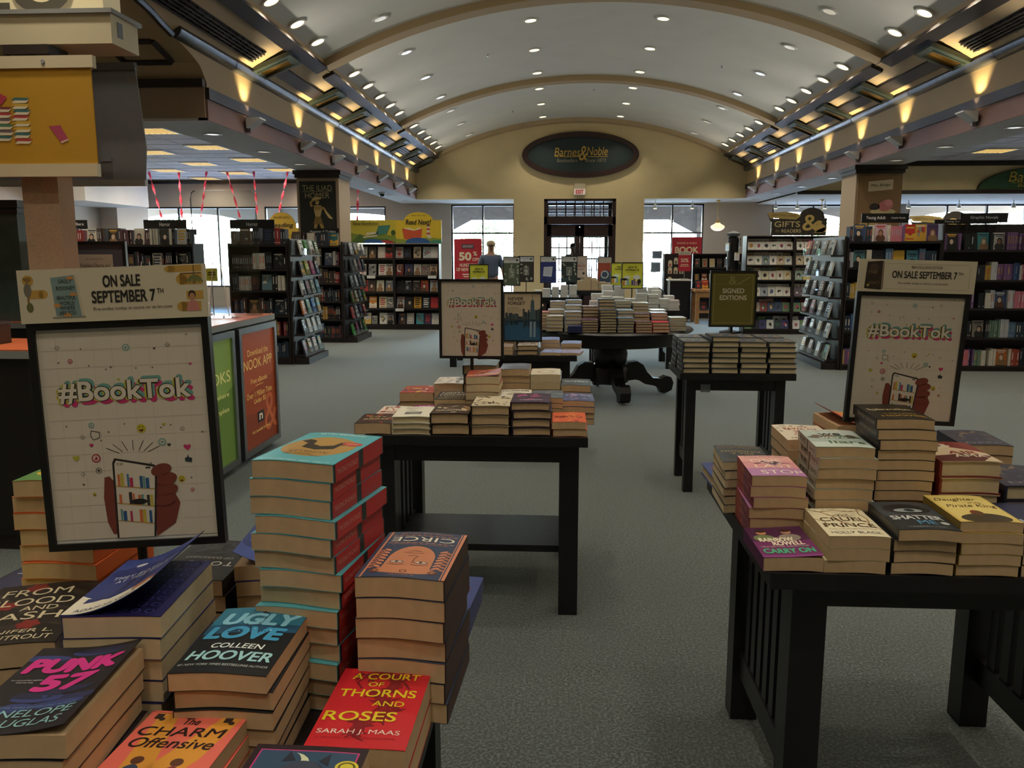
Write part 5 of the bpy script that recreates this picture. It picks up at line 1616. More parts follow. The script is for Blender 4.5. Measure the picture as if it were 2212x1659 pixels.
poster_stand('large framed poster with topper card on the left foreground table', -.722, 1.325, 1.02, 1.41, TZ, 6, -3, me=BT_ME, topper=art_topperL, lean=-2.2)
poster_stand('framed poster on the middle table behind the red topped stack', -.405, 3.765, 1.04, 1.405, TZ, 0, 0, me=BT_ME)
poster_stand('framed poster with topper card on the right foreground table', .96, 2.345, 1.045, 1.415, TZ, -3, 2, me=BT_ME, topper=art_topperR, lean=1.5)
poster_stand('framed skyline poster with blue water on the small table', -.281, 6.238, .855, 1.235, TZ, 0, 0, art=art_never)
poster_stand('framed olive green poster on the signed hardcovers', 1.116, 5.39, 1.05, 1.412, TZ, -1, 0, art=art_signed_poster)
for k, (x, y, zb, zt) in enumerate(((.86, 11.7, 1.075, 1.40), (.98, 11.3, 1.05, 1.405))):
    poster_stand('yellow framed poster %s over the pale stacks' % ('partly hidden behind its twin' if k == 0 else 'in full view'), x, y, zb, zt, TZ, 0, 0, art=art_newpb, w=.295)
poster_stand('yellow framed poster behind the middle poster', -1.11, 11.3, 1.02, 1.38, TZ, 0, 0, art=art_newpb, w=.27)
poster_stand('grey green book poster on the table left of the skyline poster', -.665, 11.4, 1.08, 1.48, TZ, 0, 0, art=art_half('#5a6a58', 3, 1), w=.24)
poster_stand('navy poster with white letter on the table with white stacks', -.205, 14.5, 1.01, 1.48, TZ, 0, 0, art=art_half('#2c3a7c', 4, 0), w=.285)
poster_stand('dark green poster with white silhouettes on the table with white stacks', .16, 14.48, 1.02, 1.48, TZ, 0, 0, art=art_half('#2c3c3a', 5, 1), w=.285)
poster_stand('black poster with pale figure far behind the skyline poster', -.60, 14.7, 1.02, 1.48, TZ, 0, 0, art=art_half('#3a3430', 6, 1), w=.275)
poster_stand('pale poster with red word on the far tan book table', .42, 17.1, 1.02, 1.48, TZ, 0, 0, art=lambda a: (a.rect(0, 0, 1, 1, '#c9b9ae', 1), a.text('PRICE', .5, .55, .7, .12, '#9a3038', 4, bold=.02), a.text('AT THE', .45, .68, .5, .06, '#4a3c3a', 4), a.text('Reader', .5, .40, .6, .08, '#4a3c3a', 4), a.circ(.75, .2, .1, '#33302e', 3)), w=.285)
poster_stand('rust and navy poster on the far tan book table', .93, 17.3, .84, 1.46, TZ, 0, 0, art=lambda a: (a.rect(0, .8, 1, 1, '#b9b0a4', 1), a.rect(0, 0, 1, .8, '#a24a34', 1), a.ell(.6, .2, .5, .35, '#3c5068', 3), a.ring(.5, .4, .22, .3, '#c9d2d8', 4)), w=.30)

# ================================================================ WALL SIGNS
t = thing('wall_sign', 'oval dark green shop name sign with mahogany rim on the gable wall', 'sign', (.495, YG - .001, 4.03))
def ellipse_prism(m, rx, rz, y0, y1, n=48, cx=0, cz=0):
    m.prism([(cx + rx * math.cos(2 * PI * i / n), cz + rz * math.sin(2 * PI * i / n)) for i in range(n)], y0, y1, 'y')
    return m
rim = MB(); n = 56
for i in range(n):
    a0, a1 = 2 * PI * i / n, 2 * PI * (i + 1) / n
    c = lambda rx, rz, a: (rx * math.cos(a), rz * math.sin(a))
    rim.prism([c(1.50, .575, a0), c(1.50, .575, a1), c(1.36, .44, a1), c(1.36, .44, a0)], -.10, 0, 'y')
part('rim', rim, 'mahogany', t)
part('panel', ellipse_prism(MB(), 1.37, .45, -.06, -.01), mat('sign_green', '#1f2f30', .5), t)
a = Art(2.8, .9, .003)
G = '#c9a24a'
a.text('Barnes', .38, .58, .235, .24, G, 3, shear=.18); a.text('&', .527, .54, .075, .40, G, 3, shear=.2); a.text('Noble', .655, .60, .19, .24, G, 3, shear=.18)
a.rect(.27, .44, .49, .455, G, 3); a.rect(.565, .44, .75, .455, G, 3)
a.text('Booksellers', .38, .345, .19, .10, '#8f8a70', 3, shear=.2); a.text('Since 1873', .64, .345, .19, .10, '#8f8a70', 3, shear=.2)
a.put('lettering', t, (0, -.062, 0), UPR)
# right green arch sign, cut by the frame
t = thing('wall_sign', 'green arched shop name sign on the right bulkhead', 'sign', (11.25, 19.74, 2.98))
pts = [(1.75 * math.cos(PI * i / 24), .50 * math.sin(PI * i / 24)) for i in range(25)]
part('panel', MB().prism(pts, -.04, 0, 'y'), mat('arch_green', '#2f5a38', .5), t)
part('border', MB().prism([(1.02 * x, 1.04 * z - .004) for x, z in pts], -.03, .0, 'y'), 'mahogany', t)
a = Art(2.6, .45, .003)
a.text('Barnes & Noble', .5, .55, .86, .50, '#d2b04a', 3, shear=.18); a.rect(.1, .24, .9, .26, '#d2b04a', 3); a.text('Booksellers Since 1873', .5, .12, .7, .16, '#d2b04a', 3, shear=.18)
a.put('lettering', t, (0, -.045, .24), UPR)
# column posters
t = thing('wall_poster', 'black classic book poster with golden soldier on the left column', 'poster', (-4.165, 14.195, 1.76))
part('board', MB().box(-.315, -.03, -.02, .315, 0, .985), 'black_metal', t)
a = Art(.61, .95, .0015)
a.rect(0, 0, 1, 1, '#1f211d', 1)
a.text('THE ILIAD', .5, .905, .84, .10, '#b3a67c', 3); a.rect(.08, .84, .92, .846, '#b3a67c', 3); a.text('HOMER', .5, .775, .70, .10, '#b3a67c', 3)
GO, GL2, GD = '#b0904e', '#cdb274', '#7c6232'
a.ell(.47, .69, .15, .06, GL2, 3, 20, 0, 180, rot=14); a.rect(.44, .655, .47, .70, GD, 3)          # crest
a.circ(.49, .645, .05, GL2, 4); a.ell(.50, .655, .062, .035, GO, 5, 16, 0, 180)
a.poly([(.40, .60), (.60, .60), (.62, .52), (.57, .40), (.43, .40), (.39, .52)], GL2, 4); a.ell(.46, .55, .05, .04, GO, 5); a.ell(.545, .55, .05, .04, GO, 5)
a.poly([(.42, .60), (.30, .57), (.27, .66), (.38, .70), (.39, .67), (.33, .645), (.35, .60), (.42, .565)], GO, 5)
a.poly([(.58, .59), (.70, .56), (.76, .49), (.73, .47), (.67, .52), (.58, .54)], GO, 5); a.poly([(.70, .53), (.92, .37), (.90, .35), (.80, .38), (.70, .48)], GL2, 5.5)
a.poly([(.42, .40), (.58, .40), (.64, .27), (.37, .27)], GD, 5)
for q in range(5): a.line(.43 + .035 * q, .39, .40 + .052 * q, .275, .008, GO, 5.5)
a.poly([(.39, .27), (.49, .27), (.45, .18), (.42, .09), (.34, .09), (.37, .18)], GO, 4); a.poly([(.53, .27), (.63, .27), (.68, .18), (.71, .09), (.63, .09), (.58, .18)], GO, 4)
a.text('ROBERT FAGLES', .5, .05, .8, .05, '#8c8468', 3)
a.put('poster_print', t, (0, -.032, .485), UPR, 'print_matte')
t = thing('wall_poster', 'brown book poster with hat and gloves on the right column', 'poster', (5.14, 13.895, 1.875))
part('board', MB().box(-.345, -.03, -.02, .345, 0, .90), mat('poster_brown', '#7c6242', .8), t)
a = Art(.67, .88, .0015)
a.rect(0, 0, 1, 1, '#8a6c48', 1)
a.poly([(.22, .72), (.80, .76), (.80, .94), (.22, .90)], '#d3c6a4', 2); a.text('Mrs. Bridge', .51, .83, .46, .06, '#4a3c2c', 3, shear=.3, rot=3)
a.ell(.60, .36, .30, .06, '#cdbb90', 3); a.rect(.56, .16, .64, .34, '#3a2c20', 2); a.ell(.40, .45, .12, .06, '#2c2420', 4); a.ell(.66, .47, .18, .10, '#c97a76', 4, rot=20); a.ell(.72, .52, .09, .06, '#d99290', 5)
for k in range(5): a.circ(.10 + .09 * k, .12 + .02 * (k % 2), .05, '#b89a5c', 3); a.rect(.07 + .09 * k, 0, .13 + .09 * k, .10, '#b89a5c', 3)
a.put('poster_print', t, (0, -.032, .44), UPR, 'print_matte')
# arched header signs over the wall cases
def header(label, x, y, z, w, h, art, shape=None, name='header_sign', th=.02):
    t = thing(name, label, 'sign', (x, y, z + .0005))
    a = Art(w, h, .002)
    if shape is None: part('board', MB().box(-w / 2, 0, 0, w / 2, th, h), 'black_metal', t)
    else: part('board', MB().prism([((u - .5) * w, v * h) for u, v in shape], 0, th, 'y'), 'black_metal', t)
    art(a)
    a.put('sign_print', t, (0, -.001, h / 2), UPR, 'print_matte')
    return t
def art_nonf(a):
    a.rect(0, 0, 1, 1, '#c2b23a', 1); a.poly([(0, 0), (0, .45), (.35, .3), (.6, .42), (1, .30), (1, 0)], '#7a8a34', 2); a.poly([(0, 0), (.2, .4), (.5, .2), (.8, .2), (1, 0)], '#4c6a2c', 3)
    a.text('New Nonfiction', .34, .85, .56, .16, '#2c2a18', 5, shear=.25)
    a.poly([(.55, .35), (.62, .75), (.88, .78), (.80, .40)], '#3f7a6c', 5); a.poly([(.35, .35), (.6, .42), (.6, .5), (.36, .45)], '#d3ccb4', 5); a.poly([(.28, .22), (.6, .30), (.6, .36), (.28, .29)], '#d3ccb4', 5)
    a.ell(.5, .02, .22, .16, '#2f5c9a', 6); a.ell(.75, .05, .2, .08, '#b23a38', 5); a.ell(.94, .45, .05, .12, '#3a5a24', 5)
READ_SHAPE = [(0, 0), (1, 0), (1, .74), (.82, .74)] + [(.5 + .32 * math.cos(PI * k / 14), .70 + .30 * math.sin(PI * k / 14)) for k in range(15)] + [(.18, .74), (0, .74)]
def art_read(a):
    a.poly(READ_SHAPE, '#d3b52c', 1)
    a.poly([(0, 0), (0, .15), (.4, .08), (.7, .2), (1, .14), (1, 0)], '#8a9a3c', 2)
    a.text('WHAT WILL YOU', .5, .89, .32, .05, '#3a3218', 5); a.text('Read Next?', .5, .68, .56, .17, '#2a2618', 5, shear=.22, bold=.015)
    a.poly([(.14, .48), (.40, .40), (.58, .48), (.56, .14), (.40, .08), (.18, .14)], '#c4502c', 4); a.poly([(.17, .47), (.30, .50), (.40, .42), (.50, .50), (.57, .47), (.40, .40)], '#ddd3b4', 5)
    a.rect(.68, .22, .745, .54, '#d8d0c0', 4); a.rect(.675, .28, .75, .34, '#b23a30', 5); a.rect(.68, .42, .745, .48, '#b23a30', 5); a.poly([(.67, .54), (.755, .54), (.712, .62)], '#7a2a24', 5); a.rect(.70, .16, .78, .23, '#d3ccb4', 5)
    a.ell(.48, .02, .27, .16, '#2f5c9a', 6); a.ell(.9, .02, .16, .08, '#3f8a72', 6)
header('yellow landscape header with green book on the left wall case', -3.755, 16.55, 1.727, .93, .46, art_nonf)
header('arched yellow header with red open book on the right wall case', -2.825, 16.5, 1.727, .92, .61, art_read, READ_SHAPE)
def art_gifts(a):
    a.poly(GIFT_SHAPE, '#2a2620', 1)
    a.poly([(.0, .80), (.06, .62), (.48, .56), (.56, .70), (.50, .78), (.30, .84)], '#a08a50', 2); a.text('GREETING CARDS', .28, .71, .40, .07, '#4a3c1c', 3, rot=-3)
    a.text('GIFTS', .34, .40, .42, .20, '#b8a878', 3, bold=.012); a.text('for', .19, .17, .08, .11, '#8a7c50', 3, shear=.3); a.text('READERS', .41, .16, .32, .12, '#c2b488', 3, bold=.008)
    a.text('&', .72, .45, .26, .56, '#b39a58', 3, bold=.01); a.ell(.88, .25, .09, .16, '#b39a58', 3); a.ell(.86, .46, .05, .07, '#b39a58', 3); a.poly([(.78, .1), (.98, .12), (.96, .3), (.85, .2)], '#b39a58', 3)
GIFT_SHAPE = [(.08, 0), (.98, 0), (.99, .60), (.95, .62)] + [(.74 + .2 * math.cos(R(20 + 140 * k / 12)), .68 + .30 * math.sin(R(20 + 140 * k / 12))) for k in range(13)] + [(.5, .60), (.06, .60), (0, .80), (.06, .5), (.08, .5)]
header('black and gold gift header with large ampersand over the card racks', 4.42, 15.9, 1.857, 1.12, .52, art_gifts, GIFT_SHAPE)
header('second black and gold gift header far behind the young adult case', 8.35, 18.9, 1.85, 1.35, .60, art_gifts, GIFT_SHAPE)
header('third gift header at the right edge behind the graphic novels', 11.0, 18.9, 1.85, 1.3, .60, art_gifts, GIFT_SHAPE)
# ================================================================ BOOKCASES
SHB = MB()                      # all the spine-out books, too many to count
srng = random.Random(77)
PAL_DARK = ['#1b1c22', '#24262e', '#2c2a30', '#1f2a38', '#3a2a2c', '#26303a', '#4a3a34', '#16181c', '#30343c', '#52323a', '#28384a', '#6a5a4a', '#c9c4b8', '#8a2a2c', '#3c5a7a', '#b08a3c']
PAL_MIX = ['#1f2430', '#c9ccd0', '#8a3040', '#3c5a8c', '#d8d2c4', '#5a7a9a', '#c0a04a', '#2c3a4c', '#a84a3a', '#6c8a7a', '#e0dcd2', '#3a2a3c', '#7a5a8a', '#b8bcc4', '#20262c', '#d07a8c']
def fill(x0, x1, y, z, hmax, pal, gaps=(), dens=.96):
    x = x0 + .01
    run = 0
    while x < x1 - .03:
        inside = [g for g in gaps if g[0] - .005 < x + .02 and x < g[1]]
        if inside:
            x = inside[0][1] + .006
            continue
        if run <= 0:
            run = srng.randint(1, 5); col = srng.choice(pal); w = srng.uniform(.018, .042); h = min(hmax - .02, srng.uniform(.185, .245)); bar = srng.choice(['#d8d4c8', '#c9a24a', '#a8b0b8', '#d06a3a', '#efe9dc'])
        if srng.random() > dens: x += srng.uniform(.02, .06)
        d = srng.uniform(.0, .02)
        nxt = [g for g in gaps if x < g[0]]
        lim = min([g[0] for g in nxt] + [x1])
        if x + w > lim:
            x = lim + .0001 if lim < x1 else x1
            continue
        SHB.box(x, y + d, z + .001, x + w - .0012, y + d + .15, z + h, col)
        if srng.random() < .7: SHB.box(x + w * .36, y + d - .0008, z + h * .38, x + w * .62, y + d, z + h * .80, bar)
        if srng.random() < .5: SHB.box(x + w * .3, y + d - .0008, z + h * .10, x + w * .7, y + d, z + h * .15, bar)
        x += w; run -= 1
def bookcase(label, x0, x1, y, depth, zs, ztop, m='shelf_wood', th=.025, back=True, top=True):
    t = thing('bookcase', label, 'bookcase', ((x0 + x1) / 2, y, 0))
    w = (x1 - x0) / 2
    for s in (-1, 1):
        part('side_panel', MB().box(s * w - (.02 if s > 0 else 0), 0, 0, s * w + (0 if s > 0 else .02), depth, ztop), m, t)
    if back: part('back_panel', MB().box(-w + .02, depth - .015, 0, w - .02, depth, ztop), m, t)
    for z in zs: part('shelf', MB().box(-w + .0205, .0, z - th, w - .0205, depth - .0155, z), m, t)
    part('plinth', MB().box(-w + .0205, .015, 0, w - .0205, .03, zs[-1] - th), m, t)
    if top: part('top', MB().box(-w + .0205, 0, ztop - .02, w - .0205, depth - .0155, ztop), m, t)
    return t
def face_out(bk, label, x, y, z, face=0, lean=9, group=None):
    """stands a book on its lower edge at x,y,z facing -Y (face 0), +X (90) or -X (-90)"""
    e = Euler((R(90 - lean), 0, 0)); 
    rm = Matrix.Rotation(R(face), 3, 'Z') @ e.to_matrix()
    off = rm @ Vector((0, -bk.l / 2, 0))
    b = bk.place(label, (x - off.x, y - off.y, z - off.z + .004), rm.to_euler(), group, True, False, 'book')
    return b
def simple_cover(base, seed, style=0, acc=None):
    def f(a):
        rg = random.Random(seed)
        acc2 = acc or rg.choice(['#e0dccf', '#b83a34', '#d0a23c', '#2c3a54', '#1f1f22'])
        a.rect(0, 0, 1, 1, base, 1)
        if style == 0:
            a.rect(.12, .72, .88, .80, acc2, 2); a.rect(.2, .62, .8, .67, acc2, 2); a.ell(.5, .36, .26, .15, acc2, 2); a.rect(.2, .08, .8, .12, acc2, 2)
        elif style == 1:
            a.rect(0, 0, 1, .45, acc2, 2); a.rect(.15, .75, .85, .84, acc2, 2); a.ell(.5, .45, .2, .12, base, 3); a.rect(.15, .1, .85, .16, base, 3)
        elif style == 2:
            h2 = rg.choice(['#2a2220', '#5a3a28', '#1c1c20', '#8a6a4a']); cx = rg.uniform(.4, .6)
            a.ell(cx, .16, .42, .26, h2, 2, 18); a.ell(cx + .02, .50, .23, .20, h2, 2.5, 18); a.ell(cx, .46, .16, .15, rg.choice(['#c9a68c', '#a87c60', '#d8c0ac']), 3, 16)
            a.rect(.10, .84, .90, .92, acc2, 2); a.rect(.2, .76, .8, .80, acc2, 2)
        elif style == 3:
            for k in range(4): a.rect(.15, .78 - .17 * k, .85 - .1 * (k % 2), .88 - .17 * k, acc2, 2)
            a.rect(.2, .08, .8, .13, acc2, 2)
        else:
            for k in range(7): a.ell(rg.uniform(.2, .8), rg.uniform(.2, .8), .2, .07, rg.choice([acc2, '#8a8a86', '#5a5a58']), 2 + .1 * k, 12, rot=rg.uniform(0, 180))
            a.rect(.12, .86, .88, .93, '#e0dccf', 4)
    return f
CN = {}
def cname(h):
    r, g, b = [int(h[i:i + 2], 16) for i in (1, 3, 5)]
    mx, mn = max(r, g, b), min(r, g, b)
    if mx < 70: return 'black' if mx < 50 else 'charcoal'
    if mx - mn < 28: return 'white' if mn > 190 else ('pale grey' if mn > 140 else 'grey')
    if r >= g and r >= b:
        if g > .78 * r: return 'yellow' if b < .5 * r else 'cream'
        if g > .5 * r: return 'orange' if b < .4 * r else 'tan'
        return 'red' if b < .55 * r else 'pink'
    if g >= r and g >= b: return 'green'
    return 'blue' if r < .8 * b else 'purple'
# ---- nonfiction wall case, two bays
NZ = [1.427, 1.085, .76, .427, .10]
CASE_N = bookcase('dark wall bookcase of face out books, left bay under the landscape header', -4.25, -3.325, 16.4, .32, NZ, 1.715)
bookcase('dark wall bookcase of face out books, right bay under the arched header', -3.32, -2.41, 16.4, .32, NZ, 1.715)
px2x = lambda c: -4.05 + (740 + c / 3.95 - 775) * .00938 - .16
NF = [
 [(122, '#c9c9c6', 4), (182, '#d3cfc6', 2), (256, '#3c3a2c', 2), (335, '#cfc3bd', 3), (406, '#3a2424', 1), (480, '#b9b9b6', 0), (554, '#22242a', 0), (640, '#b7a288', 4), (721, '#c2cad0', 4), (797, '#dfe0de', 3)],
 [(168, '#d9d7d0', 0), (253, '#8d9092', 4), (338, '#dcdcd8', 3), (411, '#cfc0b8', 2), (485, '#7c2a24', 4), (564, '#4a4a78', 2), (640, '#cfcbc4', 2), (708, '#8a7a78', 4), (776, '#bfa888', 2)],
 [(179, '#b8322e', 0), (243, '#3a2c24', 2), (318, '#d6d0bd', 2), (395, '#6a7888', 2), (489, '#202226', 3), (557, '#2a2a2c', 4), (629, '#3a302c', 4), (698, '#a83a34', 2), (777, '#bfcbd4', 2)],
 [(251, '#d98a34', 1), (336, '#d3ccae', 3), (409, '#8a8a88', 4), (490, '#cfd2d4', 2), (561, '#26262a', 2), (636, '#cf9a34', 3), (709, '#2c3a4a', 3), (780, '#b02c3a', 1)],
 [(200, '#c4c4c0', 1), (262, '#7c7c78', 4), (336, '#dcdad2', 4), (409, '#9a9a98', 2), (497, '#2c3a5c', 2), (571, '#a8a4a8', 3), (653, '#4a9aa8', 4), (722, '#2a3658', 3), (794, '#c8c8c4', 1)]]
NW = ['white', 'first']
for r, row in enumerate(NF):
    z = NZ[r]
    for k, (c, col, st) in enumerate(row):
        x = px2x(c) + .16
        x = min(max(x, -4.13), -3.43) if c < 445 else min(max(x, -3.22), -2.51)
        w = .150 if c not in (122, 262) else .11
        face_out(Bk(w=w, l=.225 if c != 262 else .17, t=.028, front=col, art=simple_cover(col, 300 + r * 12 + k, st), wave=0, pages='pages_cream'),
                 '%s face out book, %s on the %s shelf of the nonfiction case' % (cname(col), ordn(k), ordn(r)), x, 16.50, z, 0, 10, 'face out nonfiction')
for k, (c, z) in enumerate(((250, 1.085), (770, 1.085), (488, .427))):
    tag(part('shelf_tag', MB().box(-.085, -.003, -.045, .085, 0, .012), 'white_plastic', None, (px2x(c) + .16, 16.396, z - .01)), 'small white shelf tag on the nonfiction case, %s' % ['upper left', 'upper right', 'lower middle'][k], 'shelf tag', 'shelf tags')
# ---- left row one (mystery and horror), two units with a gap, and its endcap
LZ = [1.64, 1.31, 1.02, .68, .40, .10]
def case_row(lab, x0, x1, y, zs, ztop, pal, faces, who, depth=.34, topbooks=True, fw=.135, lh=None, seed0=0):
    bookcase(lab, x0, x1, y, depth, zs, ztop, top=False)
    for r, z in enumerate(zs):
        hm = (zs[r - 1] - z - .03) if r else .26
        gaps = []
        for k, (fx, col, st) in enumerate([f[1:] for f in faces if f[0] == r]):
            l = min(hm - .01, .215)
            w = l * .66
            gaps.append((fx - w / 2 - .004, fx + w / 2 + .004))
            face_out(Bk(w=w, l=l, t=.024, front=col, art=simple_cover(col, seed0 + r * 31 + k, st), wave=0, pages='pages_cream'),
                     '%s face out book, %s on the %s shelf of the %s' % (cname(col), ordn(k), ordn(r), who), fx, y + .085, z, 0, 6, 'face out books on the ' + who)
        fill(x0 + .025, x1 - .025, y + .03, z, min(hm, .28), pal, gaps)
case_row('dark bookcase behind the counter with framed notice before it', -7.4, -5.0, 11.06, LZ, 1.66, PAL_DARK,
         [(0, -6.9, '#3a2c22', 2), (0, -6.45, '#c8bfae', 2), (0, -6.15, '#26262a', 2), (0, -5.78, '#d3cab8', 2), (0, -5.42, '#3c4038', 2), (0, -5.18, '#b9c2c8', 3), (1, -5.55, '#c9bcae', 3), (1, -5.2, '#4a4a4c', 4)], 'left horror case', seed0=900)
case_row('dark bookcase with red and yellow spines on its bottom shelf', -4.52, -3.70, 11.06, LZ, 1.66, PAL_DARK,
         [(0, -3.98, '#20242c', 3), (0, -4.3, '#5a4a3c', 4), (1, -3.85, '#28282c', 4), (2, -4.02, '#6a8a94', 4), (3, -4.22, '#2a3a38', 2), (3, -3.86, '#22303c', 4), (4, -3.98, '#a89a8c', 4), (5, -4.25, '#241c28', 2)], 'right horror case', seed0=1000)
case_row('dark mystery bookcase in front of the left column', -4.62, -3.72, 13.9, [1.65, 1.32, 1.02, .71, .40, .085], 1.67, PAL_DARK,
         [(0, -4.25, '#d0c3b4', 3), (0, -3.85, '#2f6a72', 1), (1, -3.95, '#3a4a6a', 4), (4, -4.35, '#6aa0a8', 3)], 'mystery case', depth=.28, seed0=1100)
# far cases behind, only their tops show
header('green sign with an orange disc on the far left case', -9.45, 14.62, 1.905, .5, .55, lambda a: (a.rect(0, 0, 1, 1, '#4a6a34', 1), a.circ(.6, .45, .3, '#c86a34', 2), a.text('SEE', .5, .82, .5, .14, '#d8d4b0', 3)))
case_row('far dark bookcase deep in the left aisle', -9.75, -7.0, 14.5, [1.64, 1.31, 1.02, .68, .40, .10], 1.66, PAL_DARK, [(0, -8.4, '#3a3430', 2), (0, -7.6, '#b8ae9c', 2)], 'far left case', seed0=1150)
# endcaps with acrylic pockets
def endcap(label, who, x, y0, y1, sgn, ztop, tiers, cols, seed):
    """rack on the end of a case row; sgn=+1 faces +X, -1 faces -X"""
    t = thing('endcap_rack', label, 'display rack', (x, (y0 + y1) / 2, 0))
    hw = (y1 - y0) / 2
    part('end_panel', MB().box(min(0, -sgn * .03), -hw, 0, max(0, -sgn * .03), hw, ztop), 'shelf_wood', t)
    part('plinth', MB().prism([(0, 0), (sgn * .20, 0), (sgn * .20, .09), (0, .09)], -hw + .03, hw - .03, 'y'), 'shelf_wood', t)
    rg = random.Random(seed)
    for r, z in enumerate(tiers):
        part('ledge', MB().box(min(0, sgn * .15), -hw + .05, z - .02, max(0, sgn * .15), hw - .05, z), 'shelf_wood', t)
        part('acrylic_pocket', MB().box(min(sgn * .146, sgn * .15), -hw + .05, z, max(sgn * .146, sgn * .15), hw - .05, z + .09), 'acrylic', t)
        n = 4
        for k in range(n):
            col = cols[r % len(cols)][k % len(cols[r % len(cols)])]
            y = (y0 + y1) / 2 + (-hw + .16) + (2 * hw - .32) * k / (n - 1)
            for d in range(2 if k % 2 else 1):
                face_out(Bk(w=.135, l=.20, t=.022, front=col, art=simple_cover(col, seed + r * 9 + k, (r + k) % 5), wave=0, pages='pages_white'),
                         '%s book, %s pocket, %s tier of the %s, %s' % (cname(col), ordn(k), ordn(r), who, 'at back' if d else 'in front'), x + sgn * (.115 - .045 * d), y + .01 * d, z, 90 * sgn, 14, 'books on the ' + who)
TI = [1.50, 1.22, .95, .68, .41, .12]
endcap('dark end rack with acrylic pockets on the right horror case', 'left end rack', -3.665, 11.08, 12.1, 1, 1.72, TI,
       [['#dcdcd8', '#3f7a3c', '#c9d0d4', '#3c5a4c'], ['#2a2c30', '#b8c23c', '#c2447c', '#4a4a6a'], ['#cfd2d0', '#5a6a78', '#b0b8ae', '#6a9ab4'], ['#d07a3c', '#5c9a8c', '#3c7ac0', '#7ab0b4'], ['#2c2c30', '#c0b8a4', '#d8d4c8', '#b4bcc4'], ['#2a2a2c', '#b89a6a', '#c9ccc8', '#5a8a94']], 2000)
endcap('dark end rack with acrylic pockets beside the left column', 'column end rack', -3.685, 13.9, 15.05, 1, 1.72, TI,
       [['#b8bcc4', '#6a7888', '#c8c8c4'], ['#3c4048', '#a8b0b8', '#5a6a7a'], ['#7a8a94', '#b8c0c8', '#4a5a6a'], ['#3a6a3c', '#c2c8b8', '#8a98a0'], ['#b04a4a', '#c8ccd2', '#3a4a6a'], ['#4aa04a', '#8a3a5a', '#2c4a4c']], 2300)
endcap('dark end rack with acrylic pockets and pale books on the young adult case', 'right end rack', 3.665, 10.96, 12.3, -1, 1.74, TI,
       [['#b0b8c0', '#8a98a4', '#303438', '#b83048'], ['#c8d2dc', '#a4b4c8', '#b4b89c', '#d2d8de'], ['#b8ccd8', '#c4a08c', '#8a5a50', '#dce0e2'], ['#9ab0c4', '#d8dce0', '#a85a54', '#d0d4d8'], ['#c8ccd0', '#c0b49a', '#d8dade', '#b08a84'], ['#4a7a4c', '#d0d6da', '#8a6a6a', '#e0e2e4']], 2600)
# ---- right row: young adult and graphic novels
case_row('dark young adult bookcase with one bright red cover on its top shelf', 3.70, 4.885, 10.94, [1.674, 1.344, .943, .52, .08], 1.69, PAL_MIX,
         [(0, 3.86, '#3a4a6c', 2), (0, 4.13, '#c8a8b8', 2), (0, 4.50, '#b8322c', 1), (0, 4.63, '#c89a3c', 4), (0, 4.78, '#5a3a64', 2), (1, 3.88, '#5a8a94', 2), (1, 4.12, '#262a34', 3), (1, 4.38, '#d0a63a', 3), (1, 4.55, '#4a8a9c', 0), (2, 4.0, '#a05a9c', 4)], 'young adult case', seed0=1200)
case_row('dark graphic novel bookcase at the right edge', 4.89, 7.2, 10.94, [1.566, 1.184, .82, .44, .07], 1.90, PAL_MIX,
         [(0, 5.03, '#2a2c30', 2), (0, 5.42, '#3c8a90', 2), (0, 5.62, '#c8c4c0', 2), (2, 5.70, '#3c5a8c', 2), (2, 5.25, '#8a3a4a', 0), (3, 5.45, '#8c8478', 2), (4, 5.78, '#c8702c', 2), (1, 5.1, '#4a4a4c', 4)], 'graphic novel case', seed0=1300)
face_wake = None
so = link('shelved_books', SHB.mesh('shelved_books'), 'print_matte')
tag(so, 'rows of spine out books filling the shelves of the side bookcases', 'books', kind='stuff')
# dark category signs above the cases
def cat_sign(label, x0, x1, y, z0, z1, words, sub=None):
    w, h = x1 - x0, z1 - z0
    t = thing('category_sign', label, 'sign', ((x0 + x1) / 2, y, z0 + .001), 0, 'category signs above the cases')
    part('board', MB().box(-w / 2, 0, 0, w / 2, .012, h), 'black_metal', t)
    for s in (-1, 1): part('post', MB().box(s * w * .35 - .006, .004, -.18, s * w * .35 + .006, .010, .001), 'black_metal', t)
    a = Art(w, h, .0015)
    for (tx, u, v, ww, hh) in words: a.text(tx, u, v, ww, hh, '#d8dade', 3, bold=.01)
    a.put('lettering', t, (0, -.0005, h / 2), UPR, 'print_matte')
    return t
cat_sign('black horror category sign over the left case', -5.81, -5.20, 11.33, 1.86, 1.985, [('Horror', .5, .5, .25, .42)])
cat_sign('black horror category sign over the right case', -4.58, -3.95, 11.33, 1.86, 1.985, [('Horror', .5, .5, .25, .42)])
cat_sign('black mystery category sign on the left column case', -4.36, -3.80, 14.125, 1.83, 1.95, [('Mysteries & Thrillers', .5, .5, .8, .42)])
cat_sign('black mystery category sign at the left edge by the post', -7.3, -6.62, 11.33, 1.86, 1.985, [('Mysteries & Thrillers', .5, .5, .85, .42)])
cat_sign('second smaller mystery sign just below the left horror sign', -5.62, -5.12, 11.46, 1.78, 1.86, [('Mysteries & Thrillers', .5, .5, .85, .5)])
cat_sign('black young adult category sign', 3.95, 4.55, 11.22, 1.92, 2.04, [('Young Adult', .30, .5, .42, .45), ('Graphic Novels', .78, .5, .30, .24)])
cat_sign('black graphic novels category sign at right', 5.2, 5.80, 11.2, 1.92, 2.04, [('Graphic Novels', .5, .5, .58, .40)])
cat_sign('low young adult sign behind the graphic novel case top', 4.9, 5.7, 11.25, 1.905, 1.96, [('Young Adult', .3, .5, .3, .55), ('Young', .9, .5, .15, .55)])
